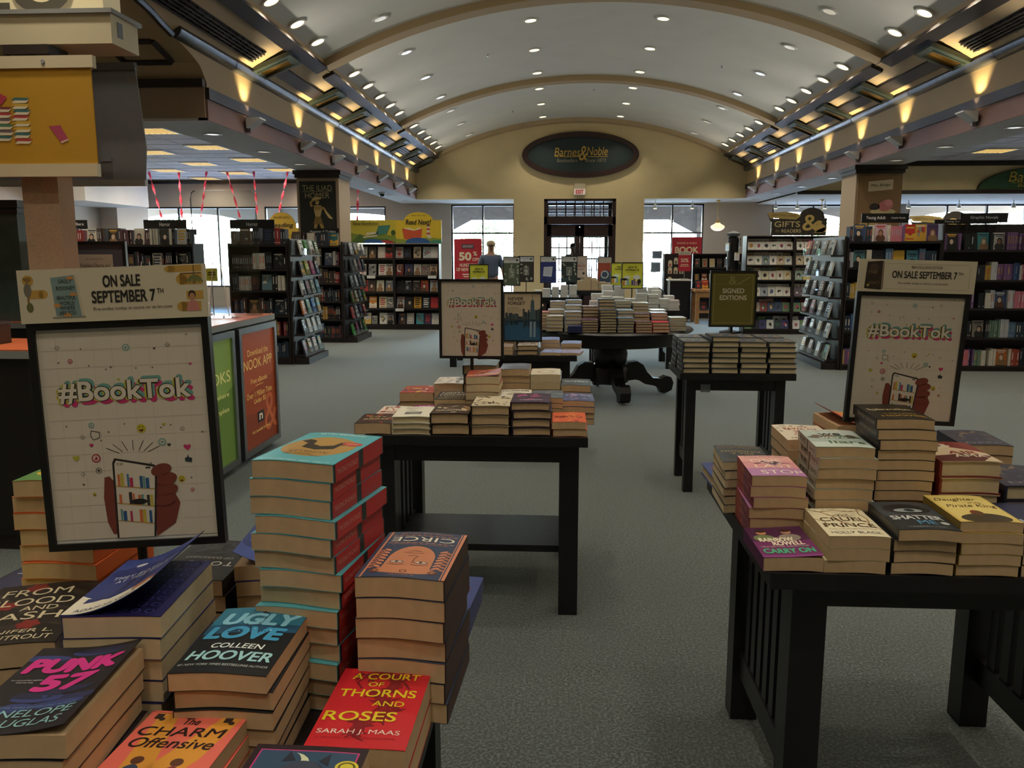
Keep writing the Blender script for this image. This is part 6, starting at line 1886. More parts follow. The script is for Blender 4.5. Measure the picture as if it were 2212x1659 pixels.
t = header('yellow arched reading header over the far left cases', -5.77, 17.0, 1.78, .80, .60, lambda a: (a.poly([(0, 0), (1, 0), (1, .42), (.9, .45)] + [(.5 + .38 * math.cos(PI * k / 12), .45 + .53 * math.sin(PI * k / 12)) for k in range(13)] + [(.1, .45), (0, .42)], '#c9a436', 1), a.text('ESCAPE INTO', .5, .80, .42, .07, '#4a3a14', 3), a.text('Reading', .5, .52, .62, .2, '#2a2414', 3, shear=.2, bold=.01)),
           [(0, 0), (1, 0), (1, .42), (.9, .45)] + [(.5 + .38 * math.cos(PI * k / 12), .45 + .53 * math.sin(PI * k / 12)) for k in range(13)] + [(.1, .45), (0, .42)])
bookcase('far bookcase carrying the yellow reading header', -6.3, -5.2, 17.02, .3, [1.43, 1.09, .76, .43, .10], 1.77)

# ================================================================ GREETING CARDS
CZ = [1.59, 1.31, 1.03, .72, .43, .10]
bookcase('tiered dark greeting card rack, wide left bay', 3.50, 4.395, 15.86, .34, CZ, 1.85)
bookcase('tiered dark greeting card rack, narrow right bay', 4.40, 5.35, 15.86, .34, CZ, 1.85)
card_pal = [['#e4e2da', '#d8d4cc', '#e8e6e2', '#b8b4a4', '#d8b8b8'], ['#e0e0dc', '#8a98a0', '#d8d8d4', '#3c3c40', '#c8b89c'], ['#c8b878', '#d8d0b4', '#9ab0a0', '#e0dcd0', '#b8a070'], ['#d8dce4', '#a8b0c0', '#6a5a6a', '#c8ccd8', '#e4e6ea'], ['#6a8a6a', '#8a4a4a', '#c8a89c', '#4a5a7a', '#a8a4a0'], ['#3a4a54', '#7aa06a', '#2c2c38', '#4a4a7a', '#d8dcdc']]
crng = random.Random(17)
for r, z in enumerate(CZ):
    for (bx0, bx1, nb, bay) in ((3.53, 4.37, 6, 'wide'), (4.435, 5.315, 6, 'narrow')):
        for row in range(2):
            for k in range(nb):
                x = bx0 + (bx1 - bx0) * (k + .5) / nb
                col = crng.choice(card_pal[r] + ['#ece9e2', '#e4e2dc'] * (2 if r in (0, 1, 3) else 0))
                c = thing('greeting_card', '%s greeting card, %s in the %s row of the %s tier, %s bay' % (cname(col), ordn(k), 'front' if row == 0 else 'rear', ordn(r), bay), 'greeting card', (x, 15.905 + row * .10, z + .003 + row * .06), (R(-9), 0, 0), 'greeting cards')
                h = crng.uniform(.165, .18) if r else .15
                part('card', MB().box(-.067, 0, 0, .067, .004, h), 'white_plastic', c)
                a = Art(.134, h, .0012); cc = crng.choice(['#7a4a4c', '#4a6a5a', '#3c3c44', '#b8863c', '#5a6a8c', '#a8546a'])
                a.rect(0, 0, 1, 1, col, 1); a.ell(.5, .52, crng.uniform(.15, .3), crng.uniform(.12, .24), cc, 2, 12); a.ell(.5 + crng.uniform(-.15, .15), .38, .12, .12, crng.choice(['#e8e4d8', '#2c2c30', cc]), 3, 10)
                a.put('card_print', c, (0, -.0006, h / 2), UPR, 'print_matte')
# ================================================================ FAR TABLES WITH PALE STACKS
display_table('display_table', 'black table with pale paperback stacks behind the round table', .38, 1.56, 10.88, 11.85, .05, .09, 4)
display_table('display_table', 'black table far left of the skyline poster', -1.53, -.45, 10.9, 11.8, .05, .09, 4)
display_table('display_table', 'black table with white stacks before the entrance doors', -.95, .33, 14.1, 14.95, .05, .09, 4)
display_table('display_table', 'black table with tan stacks nearest the entrance doors', .30, 1.10, 16.85, 17.7, .05, .09, 4)
PALE = MB()
def pale(phrase, x, y, n, ztop, col, group, w=.14, pages='pages_white', rot=0, l=.2):
    t = (ztop - TZ) / n
    pc = '#dfe1de' if pages == 'pages_white' else '#cdb48e'
    for i in range(n):
        dx, dy, a = srng.uniform(-.004, .004), srng.uniform(-.004, .004), R(rot + srng.uniform(-2, 2))
        mt = Matrix.Translation((x + dx, y + dy, TZ + .0005 + i * t)) @ Matrix.Rotation(a, 4, 'Z')
        PALE.cbox(0, 0, .0012, w, l, .0016, col, mt); PALE.cbox(0, 0, t - .0012, w, l, .0016, col, mt)
        PALE.cbox(.0006, 0, t / 2, w - .002, l - .001, t - .004, pc, mt); PALE.cbox(-w / 2 + .0006, 0, t / 2, .0012, l, t - .001, '#d8dce0', mt)
P1 = 'white paged paperback in the pale stacks on the table behind the round table'
for (x, y, n, zt) in ((.47, 11.02, 4, .90), (.62, 11.02, 5, .96), (.77, 11.02, 5, .95), (.93, 11.02, 4, .93), (1.08, 11.0, 6, 1.0), (1.23, 11.0, 5, .99), (1.33 + .05, 11.02, 4, .93), (1.50, 11.0, 4, .915),
                      (.50, 11.27, 6, .985), (.66, 11.27, 7, 1.02), (.82, 11.5, 8, 1.08), (1.13, 11.5, 7, 1.06), (1.30, 11.3, 6, 1.03), (1.47, 11.28, 5, .96), (.66, 11.55, 8, 1.09), (1.30, 11.6, 7, 1.05)):
    pale(P1, x, y, n, zt, srng.choice(['#c9d4e4', '#b8c8de', '#d8dce2', '#d0b8c0', '#c4d0dc']), 'pale stacks behind the round table')
P2 = 'white paperback in the neat columns below the navy and green posters'
for k, x in enumerate((-.37, -.225, -.075, .075, .225)):
    pale(P2, x, 14.22, 5, [.90, .93, .955, .99, .99][k], '#d4dae2', 'white columns before the doors', w=.125)
P3 = 'tan paged paperback in the stacks nearest the entrance doors'
for (x, y, n, zt) in ((.42, 16.97, 6, .98), (.56, 16.97, 8, 1.05), (.71, 16.97, 6, .99), (.86, 16.97, 5, .95), (1.0, 17.0, 5, .93), (.5, 17.25, 8, 1.08), (.68, 17.25, 6, 1.02)):
    pale(P3, x, y, n, zt, '#b8aea0', 'tan stacks near the doors', pages='pages_tan')
P4 = 'grey paperback on the far table left of the skyline poster'
for (x, y, n, zt) in ((-1.40, 11.05, 3, .88), (-1.22, 11.05, 2, .85), (-.95, 11.05, 3, .88), (-.78, 11.05, 4, .92), (-.57, 11.07, 3, .87), (-.52, 11.35, 5, .97)):
    pale(P4, x, y, n, zt, srng.choice(['#8a8a90', '#b0b4bc', '#6a6a74']), 'books on the far left table')

tag(link('distant_paperbacks', PALE.mesh('distant_paperbacks'), 'print_matte'), 'pale paperback stacks covering the far tables towards the entrance doors', 'books', kind='stuff')
bookcase('far card rack under the second gift header', 7.75, 8.95, 18.92, .3, [1.5, 1.2, .9, .6, .3, .1], 1.845)
bookcase('far card rack under the third gift header', 10.4, 11.6, 18.92, .3, [1.5, 1.2, .9, .6, .3, .1], 1.845)
# ================================================================ CASH WRAP, HANGING SIGNS (left)
EAST = (PI / 2, 0, PI / 2)       # sheet standing, facing +X
def counter(label, x0, x1, y0, y1, z=1.05):
    t = thing('service_counter', label, 'counter', ((x0 + x1) / 2, (y0 + y1) / 2, 0))
    w, d = (x1 - x0) / 2, (y1 - y0) / 2
    part('counter_body', MB().box(-w + .03, -d + .03, .08, w - .03, d - .03, z - .045), 'counter_wood', t)
    part('kick_base', MB().box(-w + .05, -d + .045, 0, w - .05, d - .045, .08), 'shelf_wood', t)
    part('edge_band', MB().box(-w, -d, z - .045, w, d, z - .006), 'grey_edge', t)
    part('worktop', MB().box(-w, -d, z - .006, w, d, z), 'laminate_orange', t)
    return t
cA = counter('dark cash counter with orange top at the left edge', -4.6, -2.62, 3.88, 4.42)
part('door_panel', MB().box(-.5, -.245, .2, .2, -.24, .86), 'counter_wood', cA)
cB = counter('dark counter with orange top carrying the lit advertisement panels', -3.02, -2.27, 4.48, 6.42)
cC = counter('rear cash counter with orange top behind the sign post', -5.0, -3.12, 5.5, 6.4)
def light_panel(label, y0, y1, z0, z1, art):
    t = thing('light_panel', label, 'lit panel', (-2.296, (y0 + y1) / 2, z0))
    h = z1 - z0; w = (y1 - y0) / 2
    f = MB()
    f.box(0, -w, 0, .05, -w + .045, h); f.box(0, w - .045, 0, .05, w, h); f.box(0, -w + .045, 0, .05, w - .045, .045); f.box(0, -w + .045, h - .045, .05, w - .045, h)
    part('frame', f, 'silver', t)
    part('backing', MB().box(0, -w + .045, .045, .03, w - .045, h - .045), 'white_plastic', t)
    a = Art(2 * w - .09, h - .09, .001); art(a)
    a.put('panel_print', t, (.0305, 0, h / 2), EAST, 'print_lit')
def art_nook(a):
    a.rect(0, 0, 1, 1, '#8e3c1a', 1); a.poly([(0, .45), (1, .6), (1, 1), (0, 1)], '#9c4724', 2); a.poly([(0, 0), (1, 0), (1, .2), (0, .32)], '#7c3418', 2)
    Y = '#e0bf6a'
    a.text('Download the', .5, .825, .62, .055, Y, 4); a.text('NOOK APP', .5, .725, .86, .085, Y, 4); a.text('Free eBooks', .5, .575, .5, .045, Y, 4); a.rect(.38, .525, .62, .53, Y, 4)
    a.text('Over 1 Million Titles', .5, .455, .78, .05, Y, 4); a.text('Under $5', .5, .39, .36, .05, Y, 4)
    a.rect(.40, .19, .60, .29, '#2c2420', 4); a.text('n', .5, .24, .1, .055, '#e8dcc0', 5, bold=.03); a.text('Ask a bookseller for details.', .5, .13, .56, .028, Y, 4)
    a.text('&', .82, .25, .4, .34, '#b05a30', 3)
def art_green(a):
    a.rect(0, 0, 1, 1, '#5f7a34', 1); a.poly([(0, .4), (1, .6), (1, 1), (0, 1)], '#7a9444', 2); a.text('EBOOKS', .5, .70, .9, .09, '#e0d88a', 4); a.text('Read anywhere', .5, .55, .8, .05, '#e0d88a', 4); a.text('Free Samples', .5, .43, .76, .05, '#e0d88a', 4)
light_panel('orange lit advertisement panel on the counter end', 5.62, 6.38, .05, .995, art_nook)
light_panel('green lit advertisement panel beside the orange one', 4.78, 5.54, .05, .995, art_green)
# things on the counters
def aframe(label, x, y, z, w=.14, h=.42):
    t = thing('acrylic_stand', label, 'acrylic stand', (x, y, z + .001))
    part('base', MB().box(-w, -.06, 0, w, .06, .005), 'acrylic', t)
    part('upright', MB().prism([(-w * .55, .005), (w * .55, .005), (w * .18, h), (-w * .18, h)], -.004, .0, 'y'), 'acrylic', t)
    part('edge_strip', MB().tube([(-w * .55, -.002, .006), (-w * .18, -.002, h)], .003, 6).tube([(w * .55, -.002, .006), (w * .18, -.002, h)], .003, 6), 'white_plastic', t)
aframe('clear acrylic shield foot at the counter corner', -2.52, 5.95, 1.05)
aframe('clear acrylic shield foot left on the counter', -2.62, 5.1, 1.05)
t = thing('acrylic_shield', 'tall clear sneeze shield with rounded corners above the counter', 'acrylic shield', (-2.6, 6.2, 1.051))
part('sheet', MB().prism([(-.2, 0), (.31, 0), (.31, .90), (.27, .94), (-.16, .94), (-.2, .90)], -.003, .003, 'y'), 'acrylic', t)
part('dark_edge', MB().tube([(-.2, 0, .55), (-.2, 0, .88), (-.19, 0, .925), (-.165, 0, .94)], .004, 6), 'black_metal', t)
part('foot', MB().box(-.2, -.05, 0, -.1, .05, .012).box(.2, -.05, 0, .3, .05, .012), 'acrylic', t)
for k, (x, col, lab) in enumerate(((-2.80, '#d8d6d0', 'white boxed vinyl figure with dark cap picture'), (-2.69, '#4a5a8c', 'blue boxed vinyl figure beside the white one'))):
    t = thing('figure_box', lab, 'toy box', (x, 6.05, 1.051), (0, 0, R(8)))
    part('box', MB().box(-.05, -.04, 0, .05, .04, .14 if k == 0 else .10), 'plastic_box', t)
    a = Art(.1, .14 if k == 0 else .10, .0006); a.rect(0, 0, 1, 1, col, 1); a.rect(.1, .1, .9, .62, '#e8e8e6', 2); a.ell(.5, .42, .26, .2, '#3a3434', 3); a.ell(.5, .34, .2, .14, '#d8c0a8', 4); a.rect(.1, .72, .6, .9, '#2c2c30', 3)
    a.put('box_print', t, (0, -.0405, .07 if k == 0 else .05), UPR)
t = thing('price_card', 'small yellow green card on a clip above the counter', 'price card', (-2.66, 6.18, 1.051))
part('stem', MB().tube([(0, 0, 0), (0, 0, .26)], .004, 6), 'silver', t)
part('card', MB().box(-.045, -.002, .26, .045, .002, .36), mat('card_lime', '#a8b83c', .6), t)
a = Art(.09, .1, .0006); a.rect(.2, .62, .8, .72, '#3a4418', 2); a.rect(.15, .45, .85, .55, '#3a4418', 2); a.rect(.3, .25, .7, .3, '#3a4418', 2); a.put('card_print', t, (0, -.0025, .31), UPR)
t = thing('bookend_box', 'small brown box on the near cash counter', 'box', (-3.02, 4.15, 1.051))
part('box', MB().box(-.12, -.06, 0, .09, .06, .10), mat('brown_box', '#4a3626', .7), t)
part('lid', MB().box(-.123, -.063, .10, .093, .063, .115), 'mahogany', t)
t = thing('display_pedestal', 'teal grey pedestal with dark moulded cap on the rear counter', 'pedestal', (-4.10, 5.8, 1.051))
part('body', MB().box(-.5, -.25, 0, .36, .25, .74), 'teal_panel', t)
part('cap', MB().box(-.53, -.28, .74, .385, .28, .78).box(-.56, -.31, .78, .41, .31, .83), 'dark_trim', t)
t = thing('framed_notice', 'black framed notice with slate mat behind the left poster', 'framed sign', (-3.48, 6.0, 1.051))
part('frame', MB().box(-.25, 0, 0, -.225, .03, .56).box(.225, 0, 0, .25, .03, .56).box(-.225, 0, 0, .225, .03, .025).box(-.225, 0, .535, .225, .03, .56), 'black_metal', t)
part('mat_board', MB().box(-.225, .01, .025, .225, .025, .535), mat('slate_mat', '#5a5f6c', .8), t)
a = Art(.45, .51, .001); a.rect(.2, .1, .82, .86, '#d3cbb8', 1); a.text('JUST ANNOUNCED: NEW', .51, .79, .3, .03, '#4a443c', 3); a.text('President Obama and', .51, .70, .5, .055, '#4a443c', 3); a.text('Bruce Springsteen', .51, .62, .44, .055, '#4a443c', 3)
a.put('notice_print', t, (0, .009, .28), UPR, 'print_matte')
# sign post with hanging banner and illuminated sign box
t = thing('sign_post', 'tan square post rising from the cash counters to the sign', 'post', (-3.205, 5.08, 0))
part('shaft', MB().box(-.115, -.08, 0, .115, .08, 2.70), 'column_beige', t)
part('collar', MB().box(-.14, -.105, 2.70, .14, .105, 2.755), 'dark_trim', t)
t = thing('sign_box', 'cream illuminated sign box with grey letters at the top left', 'sign', (-3.55, 5.16, 2.76))
part('base_box', MB().box(-1.1, -.16, 0, .87, .16, .17), 'cream_paint', t)
part('ledge', MB().box(-1.12, -.18, .17, .89, .18, .195), 'grey_edge', t)
part('letter_panel', MB().box(-1.05, -.10, .195, .80, .10, .62), mat('sign_cream', '#e6d9b0', .6, emit=('#ffe9b8', .12)), t)
a = Art(1.8, .42, .004)
a.text('VIDEO', .52, .42, .78, .72, '#5c574c', 3, bold=.03)
a.put('sign_letters', t, (-.12, -.106, .375), UPR, 'print_matte')
part('label_plate', MB().box(.8705, -.09, .05, .873, -.03, .14), 'gray_panel', t)
t = thing('hanging_banner', 'yellow banner printed with stacks of books on white rails', 'banner', (-3.48, 4.93, 1.98))
part('top_rail', MB().box(-.75, -.02, .625, .72, .02, .695), 'cream_paint', t)
part('bottom_rail', MB().box(-.75, -.02, 0, .70, .02, .075), 'cream_paint', t)
part('cloth', MB().box(-.72, -.006, .07, .70, .0, .63), mat('banner_cloth', '#b98a1c', .8), t)
part('rail_pin', MB().lathe([(.012, 0), (.012, .006)], 12), 'grey_edge', t, (.42, -.02, .66), (PI / 2, 0, 0))
a = Art(1.42, .56, .0015)
a.rect(0, 0, 1, 1, '#b88a1e', 1)
def pile(u, v, n, seed):
    rg = random.Random(seed)
    for k in range(n):
        c = rg.choice(['#3c6a6a', '#a83a3c', '#6a5a5c', '#c8a23c', '#7a3a34', '#4a7a5a']); d = rg.uniform(-.006, .006)
        a.poly([(u - .035 + d, v + .06 * k), (u + .028 + d, v + .06 * k), (u + .04 + d, v + .06 * k + .03), (u - .02 + d, v + .06 * k + .03)], '#d8cdb0', 3 + .1 * k)
        a.poly([(u - .038 + d, v + .06 * k + .03), (u + .03 + d, v + .06 * k + .025), (u + .045 + d, v + .06 * k + .05), (u - .02 + d, v + .06 * k + .058)], c, 3.05 + .1 * k)
pile(.68, .22, 8, 1); pile(.60, .25, 6, 2); pile(.50, .2, 5, 3)
a.poly([(.80, .40), (.85, .41), (.88, .27), (.845, .24)], '#a8425c', 3); a.poly([(.845, .24), (.88, .27), (.88, .25), (.85, .22)], '#d8b0a0', 3.2); a.poly([(.56, .66), (.60, .74), (.63, .70), (.60, .62)], '#b03a4c', 3)
a.put('banner_print', t, (-.01, -.0065, .35), UPR, 'print_matte')
t = thing('hanging_banner', 'plain grey banner panel hanging behind the yellow banner', 'banner', (-3.2, 5.5, 1.97))
part('cloth', MB().prism([(-.6, .03), (.42, .03), (.44, .25), (.40, .76), (-.6, .76)], -.01, .0, 'y'), 'gray_panel', t)
part('top_rail', MB().box(-.6, -.02, .74, .40, .02, .79), 'dark_trim', t)
part('bottom_rail', MB().box(-.6, -.02, 0, .42, .02, .04), 'grey_edge', t)
part('clip', MB().box(.02, -.025, .74, .12, -.01, .78).box(.12, -.02, .16, .2, -.01, .19), 'gray_panel', t)

# ================================================================ RIGHT SIDE FURNITURE NEAR THE ENTRANCE
t = thing('oak_table', 'light oak display table with lower shelf near the card racks', 'table', (3.46, 18.45, 0))
part('tabletop', MB().box(-.52, -.36, .70, .52, .36, .745), 'oak', t)
for sx in (-1, 1):
    for sy in (-1, 1): part('leg', MB().box(sx * .46 - .04, sy * .30 - .04, 0, sx * .46 + .04, sy * .30 + .04, .70), 'oak', t)
part('lower_shelf', MB().box(-.44, -.33, .24, .44, .33, .275), 'oak', t)
part('apron', MB().box(-.42, -.34, .58, .42, -.32, .70), 'oak', t)
gift_cols = ['#2c3038', '#a83a34', '#3c6a4c', '#c8b89c', '#8a5a3c', '#d0d4d8', '#5a3a4c', '#3c4a6a']
for k in range(6):
    face_out(Bk(w=.13, l=.2, t=.03, front=gift_cols[k], art=simple_cover(gift_cols[k], 700 + k, k % 5), wave=0), '%s boxed journal standing on the oak table, %s from left' % (cname(gift_cols[k]), ordn(k)), 3.04 + k * .155, 18.35 + .05 * (k % 2), .745, 0, 8, 'journals on the oak table')
for k in range(4):
    face_out(Bk(w=.15, l=.22, t=.03, front=['#3a3f48', '#2c2a2e', '#484c54', '#3a302c'][k], art=simple_cover('#3a3f48', 720 + k, k), wave=0), 'dark book leaning on the lower oak shelf, %s from left' % ordn(k), 3.16 + k * .2, 18.3, .275, 0, 16, 'books under the oak table')
gc = bookcase('dark gift bookcase with small framed items beside the pegboard fixture', 3.12, 4.25, 19.7, .34, [1.2, .85, .5, .12], 1.52)
for k in range(12):
    col = ['#3a3f38', '#8a8a6c', '#c8c2b0', '#4a3a30', '#a8a098', '#c8b04c', '#2c2c34', '#8a4a34', '#b8b4ac', '#5a6a4c', '#d8d0c0', '#6a3038'][k]
    face_out(Bk(w=.12, l=.2, t=.03, front=col, art=simple_cover(col, 760 + k, [4, 0, 3, 1][k % 4]), wave=0), '%s gift book in the gift bookcase, %s on the %s shelf' % (cname(col), ordn(k % 6), 'upper' if k < 6 else 'second'), 3.24 + .172 * (k % 6), 19.80, 1.2 if k < 6 else .85, 0, 8, 'gift books by the pegboard')
t = bookcase('dark pegboard gift fixture by the right entrance window', 2.42, 3.05, 19.4, .35, [1.2, .85, .5, .12], 1.52)
part('pegboard', MB().box(-.29, -.012, .62, .29, 0, 1.5), 'shelf_wood', t)
for k in range(7):
    x, z = 2.55 + .13 * (k % 3), [1.22, 1.28, 1.28, 1.06, 1.06, 1.06, .84][k]
    c = thing('hang_tag', 'small cream gift tag hanging on the pegboard fixture, %s of seven' % ordn(k), 'gift tag', (x, 19.387, z), 0, 'gift tags on the pegboard')
    part('tag_card', MB().prism([(-.045, 0), (.045, 0), (.045, .12), (.02, .15), (-.02, .15), (-.045, .12)], -.006, 0, 'y'), 'cream_paint', c)
    a = Art(.09, .12, .001); a.rect(.3, .1, .7, .6, ['#a83a44', '#4a4a4c', '#3c5a6a'][k % 3], 2); a.put('tag_print', c, (0, -.0065, .06), UPR)
t = thing('standing_sign', 'small red half off sign at the pegboard fixture', 'sign', (2.80, 18.85, 1.13))
part('board', MB().box(-.14, 0, 0, .14, .012, .44), 'black_metal', t)
a = Art(.28, .44, .0015); a.rect(0, .82, 1, 1, '#c8c0b0', 1); a.rect(0, 0, 1, .82, '#a82434', 1); a.text('50%', .5, .55, .62, .2, '#e6d2b8', 3, bold=.02); a.rect(.2, .32, .8, .36, '#e6c2a8', 3); a.rect(.15, .24, .85, .28, '#e6c2a8', 3); a.text('50% OFF', .5, .9, .7, .08, '#3a3430', 3)
a.put('sign_print', t, (0, -.0005, .22), UPR)
part('stem', MB().box(-.01, .004, -.165, .01, .010, 0), 'silver', t)
part('foot', MB().box(-.09, -.05, -.178, .09, .07, -.165), 'silver', t)
t = thing('black_cabinet', 'black cabinet with pale edge beside the pegboard fixture', 'cabinet', (2.68, 18.85, 0))
part('body', MB().box(-.22, -.2, .06, .22, .2, .92), 'black_wood', t)
part('top', MB().box(-.25, -.23, .92, .25, .23, .95), 'white_plastic', t)
part('side_strip', MB().box(-.245, -.21, .06, -.22, -.19, .92), 'white_plastic', t)
part('plinth', MB().box(-.2, -.18, 0, .2, .18, .06), 'oak', t)
t = thing('disc_ornament', 'silver round disc leaning at the pegboard fixture', 'disc', (2.19, 19.0, .30))
part('disc', MB().lathe([(.001, 0), (.2, .0), (.24, .02), (.2, .04), (.001, .035)], 28), 'silver', t, (0, 0, .24), (R(80), 0, R(20)), smooth=True)
part('easel', MB().box(-.12, -.01, -.30, .12, .15, 0), 'black_metal', t)
t = thing('spinner_rack', 'tall spinner rack of bagged trinkets left of the card racks', 'spinner rack', (3.3, 16.1, 0))
part('pole', MB().lathe([(.03, 0), (.03, 1.85)], 12), 'silver', t)
part('base', MB().lathe([(.2, 0), (.2, .03), (.05, .06)], 20), 'black_metal', t)
part('crown', MB().lathe([(.10, 1.85), (.14, 1.9), (.02, 1.95)], 16), 'gray_panel', t)
part('spindle', MB().lathe([(.09, .35), (.11, .4), (.11, 1.8), (.06, 1.86)], 14), 'black_metal', t)
tr = random.Random(3)
for k in range(14):
    an = k * 2.4; z = .5 + 1.25 * k / 14
    c = thing('bagged_trinket', 'small bagged trinket hanging on the spinner rack, %s from bottom' % ordn(k), 'trinket', (3.3 + .13 * math.cos(an), 16.1 + .13 * math.sin(an), z), (0, 0, an), 'trinkets on the spinner rack')
    part('bag', MB().box(-.015, -.05, 0, .015, .05, .12), ['silver', 'gray_panel', 'white_plastic', 'mahogany'][k % 4], c)
    part('header_card', MB().box(-.012, -.05, .12, .012, .05, .15), ['cream_paint', 'black_metal'][k % 2], c)
def easel_poster(label, x, y, z0, w, h, art, th=.02):
    t = thing('window_poster', label, 'poster', (x, y, z0))
    part('board', MB().box(-w / 2, 0, 0, w / 2, th, h), 'white_plastic', t)
    a = Art(w, h, .002); art(a); a.put('poster_print', t, (0, -.0005, h / 2), UPR, 'print_matte')
    return t
def art_50(a):
    a.rect(0, 0, 1, 1, '#b3222e', 1); a.rect(.28, .82, .72, .90, '#4a3a54', 2); a.text('SAVE NOW!', .5, .86, .36, .045, '#e0c9b0', 3)
    C = '#e6d3b0'
    a.text('50', .40, .68, .44, .15, C, 3, bold=.04); a.text('%', .76, .73, .14, .08, C, 3, bold=.02); a.text('OFF', .78, .625, .24, .06, C, 3, bold=.02)
    a.text('HUNDREDS', .5, .52, .6, .06, C, 3, bold=.02); a.text('OF NEW BOOKS', .5, .44, .84, .06, C, 3, bold=.02); a.rect(.3, .34, .72, .36, C, 3); a.rect(.34, .30, .7, .32, C, 3)
    a.rect(0, 0, 1, .06, '#2c2420', 2); a.text('*', .2, .2, .3, .1, '#c8782c', 3)
t = easel_poster('large red half price poster in the left entrance window', -2.375, 21.3, .50, .72, 1.40, art_50)
part('easel_leg', MB().box(-.3, .0, -.5, -.27, .02, 0).box(.27, 0, -.5, .3, .02, 0).box(-.02, .02, -.5, .02, .30, -.47), 'black_metal', t)
def art_haul(a):
    a.rect(0, 0, 1, 1, '#a8202e', 1); a.text('BARNES & NOBLE', .5, .86, .66, .045, '#e6c9a8', 3); a.text('BOOK', .5, .70, .78, .15, '#e6d3a8', 3, bold=.03); a.text('HAUL', .5, .50, .78, .15, '#e6d3a8', 3, bold=.03); a.text('50% OFF', .5, .30, .6, .09, '#e6d3a8', 3)
t = easel_poster('large red book sale poster in the right entrance window', 3.25, 21.6, .86, .76, 1.08, art_haul)
part('easel_leg', MB().box(-.3, .0, -.86, -.27, .02, 0).box(.27, 0, -.86, .3, .02, 0), 'black_metal', t)
for k, (x, z, h) in enumerate(((2.75, 1.38, .22), (2.72, 1.0, .28))):
    t = thing('window_notice', 'small grey notice sheet on the right entrance window, %s' % ['upper', 'lower'][k], 'notice', (x, YF + .06, z))
    part('sheet', MB().box(-.14, 0, 0, .14, .004, h), 'gray_panel', t)
    a = Art(.28, h, .002)
    for q in range(4): a.rect(.15, .7 - .16 * q, .85, .76 - .16 * q, '#4a4a58', 2)
    a.put('sheet_print', t, (0, -.0006, h / 2), UPR)
# red twisted paper streamers under the left ceiling
for k, (x0, x1, z1) in enumerate(((-10.58, -10.32, 2.45), (-9.79, -9.78, 2.40), (-9.06, -9.28, 2.45), (-8.53, -8.25, 2.45), (-7.83, -7.79, 2.5), (-6.94, -7.25, 2.45), (-5.12, -5.19, 2.3))):
    t = thing('paper_streamer', 'red twisted paper streamer hanging from the left ceiling, %s from the left' % ordn(k), 'streamer', (x0, 21.09, ZT - .002), 0, 'red streamers')
    m = MB()
    n = 40
    rows = []
    for i in range(n + 1):
        f = i / n
        an = f * PI * (3.2 + .4 * (k % 3))
        c = Vector(((x1 - x0) * f, 0, -(ZT - z1) * f)); d = Vector((math.cos(an), math.sin(an), 0)) * .03
        rows.append((c - d, c + d))
    for (a0, b0), (a1, b1) in zip(rows[:-1], rows[1:]):
        m.quad(a0, b0, b1, a1)
    part('ribbon', m, 'ribbon', t)
    part('tack', MB().lathe([(.012, 0), (.012, -.01)], 8), 'white_plastic', t)

